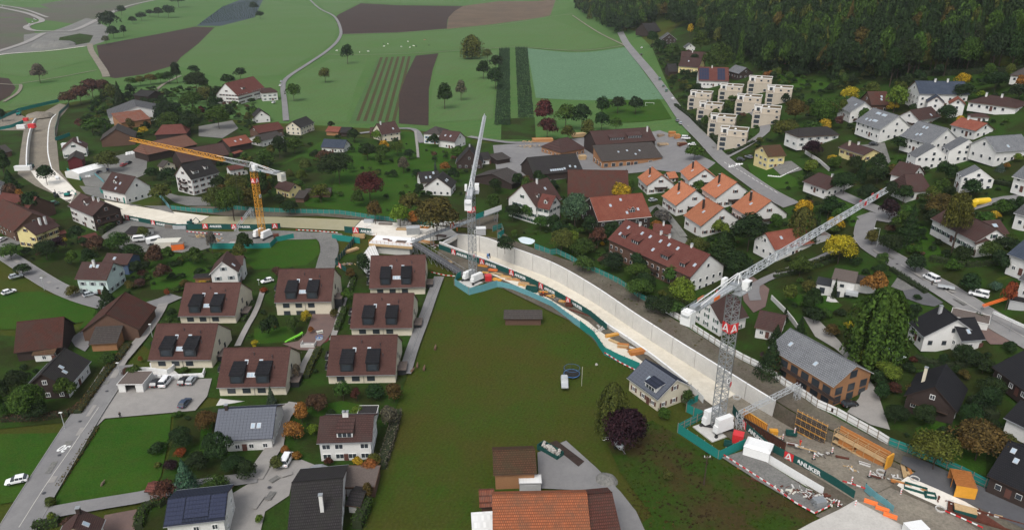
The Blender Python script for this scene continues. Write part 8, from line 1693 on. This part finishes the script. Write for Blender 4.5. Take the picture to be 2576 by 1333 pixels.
# forest
FO = pxpoly('1448,28 1500,60 1545,92 1590,88 1625,70 1660,52 1715,70 1765,100 1830,158 1900,178 1990,196 2090,210 2240,222 2330,200 2450,190 2640,188 2700,-200 1500,-200 1440,-60')
fp = []
for i in range(-4, 75):
    for k in range(20, 180):
        x, y = i * 8.6 + random.uniform(-3.4, 3.4), k * 8.6 + random.uniform(-3.4, 3.4); z = terr(x, y); u = proj((x, y, z))
        if u[2] > 0 and inpoly(u[0], u[1], FO) and -30 < u[0] < 2640 and u[2] < 1500 and proj((x, y, z + 30))[1] > -330: fp.append((u[2], x, y, z, u[0], u[1]))
fp.sort(); merged = [[], [], [], []]
for i, (d, x, y, z, px, py) in enumerate(fp):
    r = random.random(); sh = 'c' if r < .24 else 'l' if r < .5 else 'r'; c = random.choice('dddgdodgdd'); c = 'z' if random.random() < .03 else 'y' if random.random() < .006 else c
    hh = random.uniform(17, 26) * (1.12 if sh == 'c' else 1); ww = random.uniform(9, 13.5) * (.72 if sh == 'c' else 1)
    if i < 42: plant(px, py, 0, 0, c + sh, P=(x, y, z), wm=ww, hm=hh, forest=True)
    else:
        Q, _ = crown({'c': 'cone', 'l': 'tall'}.get(sh, 'round'), 2 if d < 760 else 3, random.randrange(4)); a = random.uniform(0, 6.28); M3 = np.array([[math.cos(a) * ww, -math.sin(a) * ww, 0], [math.sin(a) * ww, math.cos(a) * ww, 0], [0, 0, hh]]); merged['dgoz'.find(c) if c in 'dgoz' else 0].append(Q.reshape(-1, 3) @ M3.T + np.array([x, y, z]))
for k, c in enumerate('dgoz'):
    if merged[k]: V = np.concatenate(merged[k]); link('forest', soup('forest', V, len(V) // 4, [LEAF]), color=PC[c][0], kind='stuff', label='far %s part of the forest' % PC[c][1])
# shrubs and garden trees that fill the gardens, all under the shrub name
ZN = ['1250,600 1500,560 1660,720 1700,760 1560,720 1380,640', '1950,430 2260,400 2576,500 2576,640 2250,660 2000,560', '1400,540 1520,560 1560,640 1400,640', '2020,660 2260,670 2330,800 2240,1060 2100,900 1960,760', '2180,900 2560,880 2576,1180 2480,1200 2240,1100', '1880,140 2576,190 2576,330 2100,340 1960,260',
      '300,590 640,640 560,700 380,740 300,700', '0,560 300,620 220,690 0,640', '20,900 180,960 200,1050 0,1080', '400,1040 540,1060 620,1180 560,1240 390,1250', '690,1040 980,1040 960,1150 880,1200 700,1170', '640,340 1180,370 1250,560 1000,560 700,540 560,420', '250,230 640,220 640,330 300,350 200,330',
      '1640,110 1760,150 1780,230 1960,290 2010,350 1830,400 1700,260', '450,700 1040,690 1040,930 520,1010 380,880', '1700,440 1980,560 2000,700 1860,720 1640,560', '2300,560 2576,520 2576,720 2400,740', '560,430 700,430 700,530 540,530', '1290,440 1460,500 1440,560 1280,560', '2290,920 2500,890 2500,1100 2300,1100', '200,690 480,690 470,780 440,850']
cand = []; tot = 0
for zi, zs in enumerate(ZN):
    P = pxpoly(zs); W = [unp(*q).to_2d() for q in P]; xs = [q.x for q in W]; ys = [q.y for q in W]; A = abs(sum(W[i - 1].x * W[i].y - W[i].x * W[i - 1].y for i in range(len(W)))) / 2
    for _ in range(int(A * (.07 if zi not in (14, 11) else (.024, .010)[zi == 11]))):
        x, y = random.uniform(min(xs), max(xs)), random.uniform(min(ys), max(ys))
        if not inpoly(x, y, W): continue
        s = random.choice((1.6, 2.2, 2.8, 3.4, 4.2, 5.2, 6.6)) * random.uniform(.85, 1.2)
        if blocked(x, y, s * .5): continue
        z = terr(x, y); u = proj((x, y, z)); cand.append((-s / u[2], x, y, z, s, u[0], u[1])); keep([(x - s * .22, y - s * .22), (x + s * .22, y - s * .22), (x + s * .22, y + s * .22), (x - s * .22, y + s * .22)])
cand.sort(); mg = {}
for i, (_, x, y, z, s, px, py) in enumerate(cand):
    c = random.choice('ddddggdgoozbdgddgdddgdodgtdgdmdrdgdy'); tall = s > 5.4  # tall ones are garden trees, built without trunks and named shrub
    if i < 285 and (s > 1.5): plant(px, py, 0, 0, c + 's', P=(x, y, z), wm=s, hm=s * (random.uniform(.7, 1.0) if not tall else 1.25))
    else: c = c if c in 'dgob' else 'd'; Q, _ = crown('bush', 3, random.randrange(4)); mg.setdefault(c, []).append(Q.reshape(-1, 3) * np.array([s, s, s * .8]) + np.array([x, y, z]))
for c, L_ in mg.items(): V = np.concatenate(L_); link('undergrowth', soup('undergrowth', V, len(V) // 4, [LEAF]), color=PC[c][0], kind='stuff', label='%s garden undergrowth between the houses' % PC[c][1])
# hedges
def hedge(px, w_, h_, c, label, cat='hedge'):
    P = [unp(*q).to_2d() for q in pxpoly(px)]; L = plen(P); z = F / proj(gz(P[0]))[2]; n = int(L * w_ * 9 * (2 if z > 7 else 1)) + 60; R_ = resample(P, max(3, int(L / 2))); r = np.random.RandomState(int(L * 10)); i = r.randint(0, len(R_) - 1, n); t = r.rand(n)
    A = np.array([(p.x, p.y) for p in R_]); C = A[i] * (1 - t)[:, None] + A[i + 1] * t[:, None]; D = A[i + 1] - A[i]; D /= np.linalg.norm(D, axis=1)[:, None] + 1e-9; f = r.rand(n) * 2.6; hw = w_ / 2 * (1 + .15 * r.randn(n) * .5); lat = np.where(f < .8, -hw, np.where(f < 1.8, (f - 1.3) * 2 * hw, hw)); zz = np.where((f >= .8) & (f < 1.8), h_, np.where(f < .8, f / .8, (2.6 - f) / .8) * h_) + .08 * r.randn(n)
    X = C[:, 0] - D[:, 1] * lat; Y = C[:, 1] + D[:, 0] * lat; Z = np.array([terr(a, b) for a, b in zip(X, Y)]) + zz; Pn = np.stack([X, Y, Z], 1); U = r.randn(n, 3); U /= np.linalg.norm(U, axis=1)[:, None]; V_ = np.cross(U, r.randn(n, 3)); V_ /= np.linalg.norm(V_, axis=1)[:, None]; s = (.22 if z > 7 else .34)
    Q = np.stack([Pn - U * s, Pn - V_ * s * .6, Pn + U * s, Pn + V_ * s * .6], 1); o = link('hedge', soup('hedge', Q.reshape(-1, 3), n, [LEAF]), color=PC[c][0], cat=cat, label=label); q = MB()
    for a, b in zip(R_, R_[1:]): m = (a + b) / 2; M = frame((m.x, m.y, terr(m.x, m.y)), b - a); i0 = len(q.v); q.box((0, 0, 0), ((b - a).length, w_ * .8, 1)); q.v[i0:] = [tuple(M @ Vector((v[0], v[1], (v[2] + .5) * h_ * .92))) for v in q.v[i0:]]
    q.link('branches', MATS['hedge_core'], I4, o)
plain('hedge_core', (.03, .04, .018), .95, var=.2)
for a in (('325,872 300,907 262,952 237,988 197,1046', 2.2, 1.6, 'z', 'long autumn-tinted hedge beside the main street'), ('8,1060 60,1058 110,1055 185,1044 232,1000', 1.8, 1.5, 'b', 'brownish hedge along the top of the left lawn'), ('244,1078 200,1148 148,1228', 1.2, .8, 'z', 'low yellowish hedge along the bright lawn'), ('893,697 885,725 877,752', 1.5, 1.5, 'g', 'clipped hedge left of the farthest twin house'), ('868,781 858,808 848,836', 1.8, 1.8, 'g', 'clipped hedge right of the playground path'),
          ('803,881 788,915 772,954', 1.6, 1.6, 'o', 'clipped hedge below the merry-go-round'), ('308,557 282,574 256,590', 2.2, 2.6, 'g', 'bright green hedge beside the timber chalet'), ('2265,196 2330,192 2400,190 2590,180', 3, 3, 'd', 'long dark hedge at the forest foot'), ('85,1331 150,1318', 2, 1.6, 'g', 'short hedge at the bottom left'), ('2502,462 2540,470 2590,482', 2, 1.6, 'd', 'dark hedge beside the white villa at the right edge'), ('1698,267 1740,300 1785,338 1815,372', 1.8, 1.8, 'd', 'long hedge between the street and the villas'),
          ('1830,393 1862,378 1897,360', 1.8, 1.6, 'd', 'hedge below the lowest beige villa'), ('899,1333 912,1300 925,1272', 2.4, 2.6, 'g', 'dense hedge beside the meadow at the bottom'), ('1950,690 2000,680 2060,660 2110,642', 1.6, 1.4, 'o', 'upper vine row along the curving lane'), ('1945,702 2000,690 2060,672 2100,660', 1.6, 1.4, 'g', 'lower vine row along the curving lane'), ('640,762 628,790 612,812', 1.4, 1.3, 'g', 'short hedge beside the twin house path'), ('2240,680 2330,740 2260,700', 1.4, 1.2, 'd', 'low hedge below the right street'), ('350,1333 356,1290 405,1262 412,1275', 1.8, 1.6, 'g', 'hedge left of the blue solar house'),
          ('2300,905 2340,920 2400,925 2480,915', 2, 1.6, 'd', 'dark hedge below the covered pool'), ('2340,655 2420,672 2520,668', 2.2, 1.8, 'g', 'hedge at the foot of the long lawn'), ('2450,795 2475,815', 1.4, 1.4, 'd', 'small hedge beside the flat garage'), ('2440,1010 2500,1060', 3, 2.2, 'd', 'thick hedge between the black-roofed houses'), ('1000,1040 985,1100 960,1180', 2.2, 1.6, 'n', 'brown straggly hedge along the meadow')): hedge(*a)
# nursery rows of young conifers
def nursery(c4, nu, nv, label):
    C = [unp(*q).to_2d() for q in pxpoly(c4)]; L_ = []
    for i in range(nu):
        for j in range(nv):
            u, v = (i + .5 + random.uniform(-.15, .15)) / nu, (j + .5 + random.uniform(-.2, .2)) / nv; p = (C[0] * (1 - u) + C[1] * u) * (1 - v) + (C[3] * (1 - u) + C[2] * u) * v; s = random.uniform(.75, 1.2); Q, _ = crown('cone', 3, random.randrange(4)); L_.append(Q.reshape(-1, 3)[:560] * np.array([1.9 * s, 1.9 * s, 2.9 * s]) + np.array([p.x, p.y, terr(p.x, p.y)]))
    V = np.concatenate(L_); link('nursery_conifers', soup('nursery', V, len(V) // 4, [LEAF]), color=(.03, .055, .035), kind='stuff', label=label)
nursery('1256,124 1282,124 1284,318 1244,318', 10, 58, 'left block of young nursery conifers'); nursery('1296,122 1327,122 1342,298 1304,300', 10, 52, 'right block of young nursery conifers'); nursery('500,64 560,18 650,-2 645,46', 16, 22, 'rows under netting on the far slope')
# coarse weeds on the rough meadow, tufts in the grass
def tufts(name, zone, n, cols, smin, smax, label, blk=True):
    W = [unp(*q).to_2d() for q in pxpoly(zone)]; xs = [q.x for q in W]; ys = [q.y for q in W]; L_ = {c: [] for c in cols}
    for _ in range(n):
        x, y = random.uniform(min(xs), max(xs)), random.uniform(min(ys), max(ys))
        if not inpoly(x, y, W) or (blk and blocked(x, y)): continue
        g_ = mnoise.noise(Vector((x * .07, y * .07, 0))); c = cols[0 if g_ < .02 else min(1 + int(abs(g_) * 5), len(cols) - 1)]; s = random.uniform(smin, smax); Q, _ = crown('bush', 3, random.randrange(4)); L_[c].append(Q.reshape(-1, 3)[:120] * np.array([s, s, s * .55]) + np.array([x, y, terr(x, y)]))
    for c in cols:
        if L_[c]: V = np.concatenate(L_[c]); link(name, soup(name, V, len(V) // 4, [LEAF]), color=PC[c][0] if c != 'k' else (.034, .055, .008), kind='stuff', label=label)
tufts('weeds', '1540,1120 1640,1060 1800,1160 2045,1300 2060,1333 1620,1333 1560,1200', 2200, 'kbzb', .5, 1.5, 'coarse weeds on the rough meadow'); tufts('grass_tufts', '1400,780 1600,930 1640,1050 1500,1090 1420,900', 500, 'kz', .5, 1.0, 'long grass along the meadow edge'); tufts('bank_weeds', '1500,700 1660,790 1900,945 2050,1040 1800,905 1560,755', 900, 'koz', .6, 1.7, 'weeds on the bank behind the trough', False)
tufts('meadow_tufts', '1115,705 1240,750 1400,790 1500,890 1600,960 1560,1090 1440,1110 1240,1100 1200,1230 1180,1333 910,1333 1020,950', 5200, 'kkz', .25, .6, 'low uneven tufts of the central meadow')
# labels that single each plant out
for o, l in LATE: p = o.matrix_basis.translation; a = proj(p); finalize(o, l + ' ' + where(a[0], a[1], p), a[0], a[1], 'loose site material')
ORD = 'first second third fourth fifth sixth seventh eighth ninth tenth eleventh twelfth'.split()
for lab, L_ in AUTO.items():
    if len(L_) < 2: continue
    L_.sort(key=lambda t: t[0])
    if len(L_) == 2: L_[0][2]['label'] = lab + ', the left one'; L_[1][2]['label'] = lab + ', the right one'
    else:
        for i, (_, _, o) in enumerate(L_):
            n = len(L_); o['label'] = lab + (', leftmost' if i == 0 else ', rightmost' if i == n - 1 else ', %s from left' % ORD[i] if i < 12 else '')
# ------------------------------------------------------------------ air
if HAZE > 0:
    q = MB(); q.box((100, 1600, 70.5), (7000, 6800, 145))
    m = bpy.data.materials.new('haze'); m.use_nodes = True; t = m.node_tree; t.nodes.remove(t.nodes['Principled BSDF']); v = t.nodes.new('ShaderNodeVolumePrincipled')
    v.inputs['Color'].default_value = (.86, .9, .95, 1); v.inputs['Density'].default_value = HAZE; v.inputs['Anisotropy'].default_value = .2
    t.links.new(v.outputs[0], t.nodes['Material Output'].inputs['Volume']); q.link('haze', m, I4, None, kind='stuff', label='thin autumn mist over the valley')
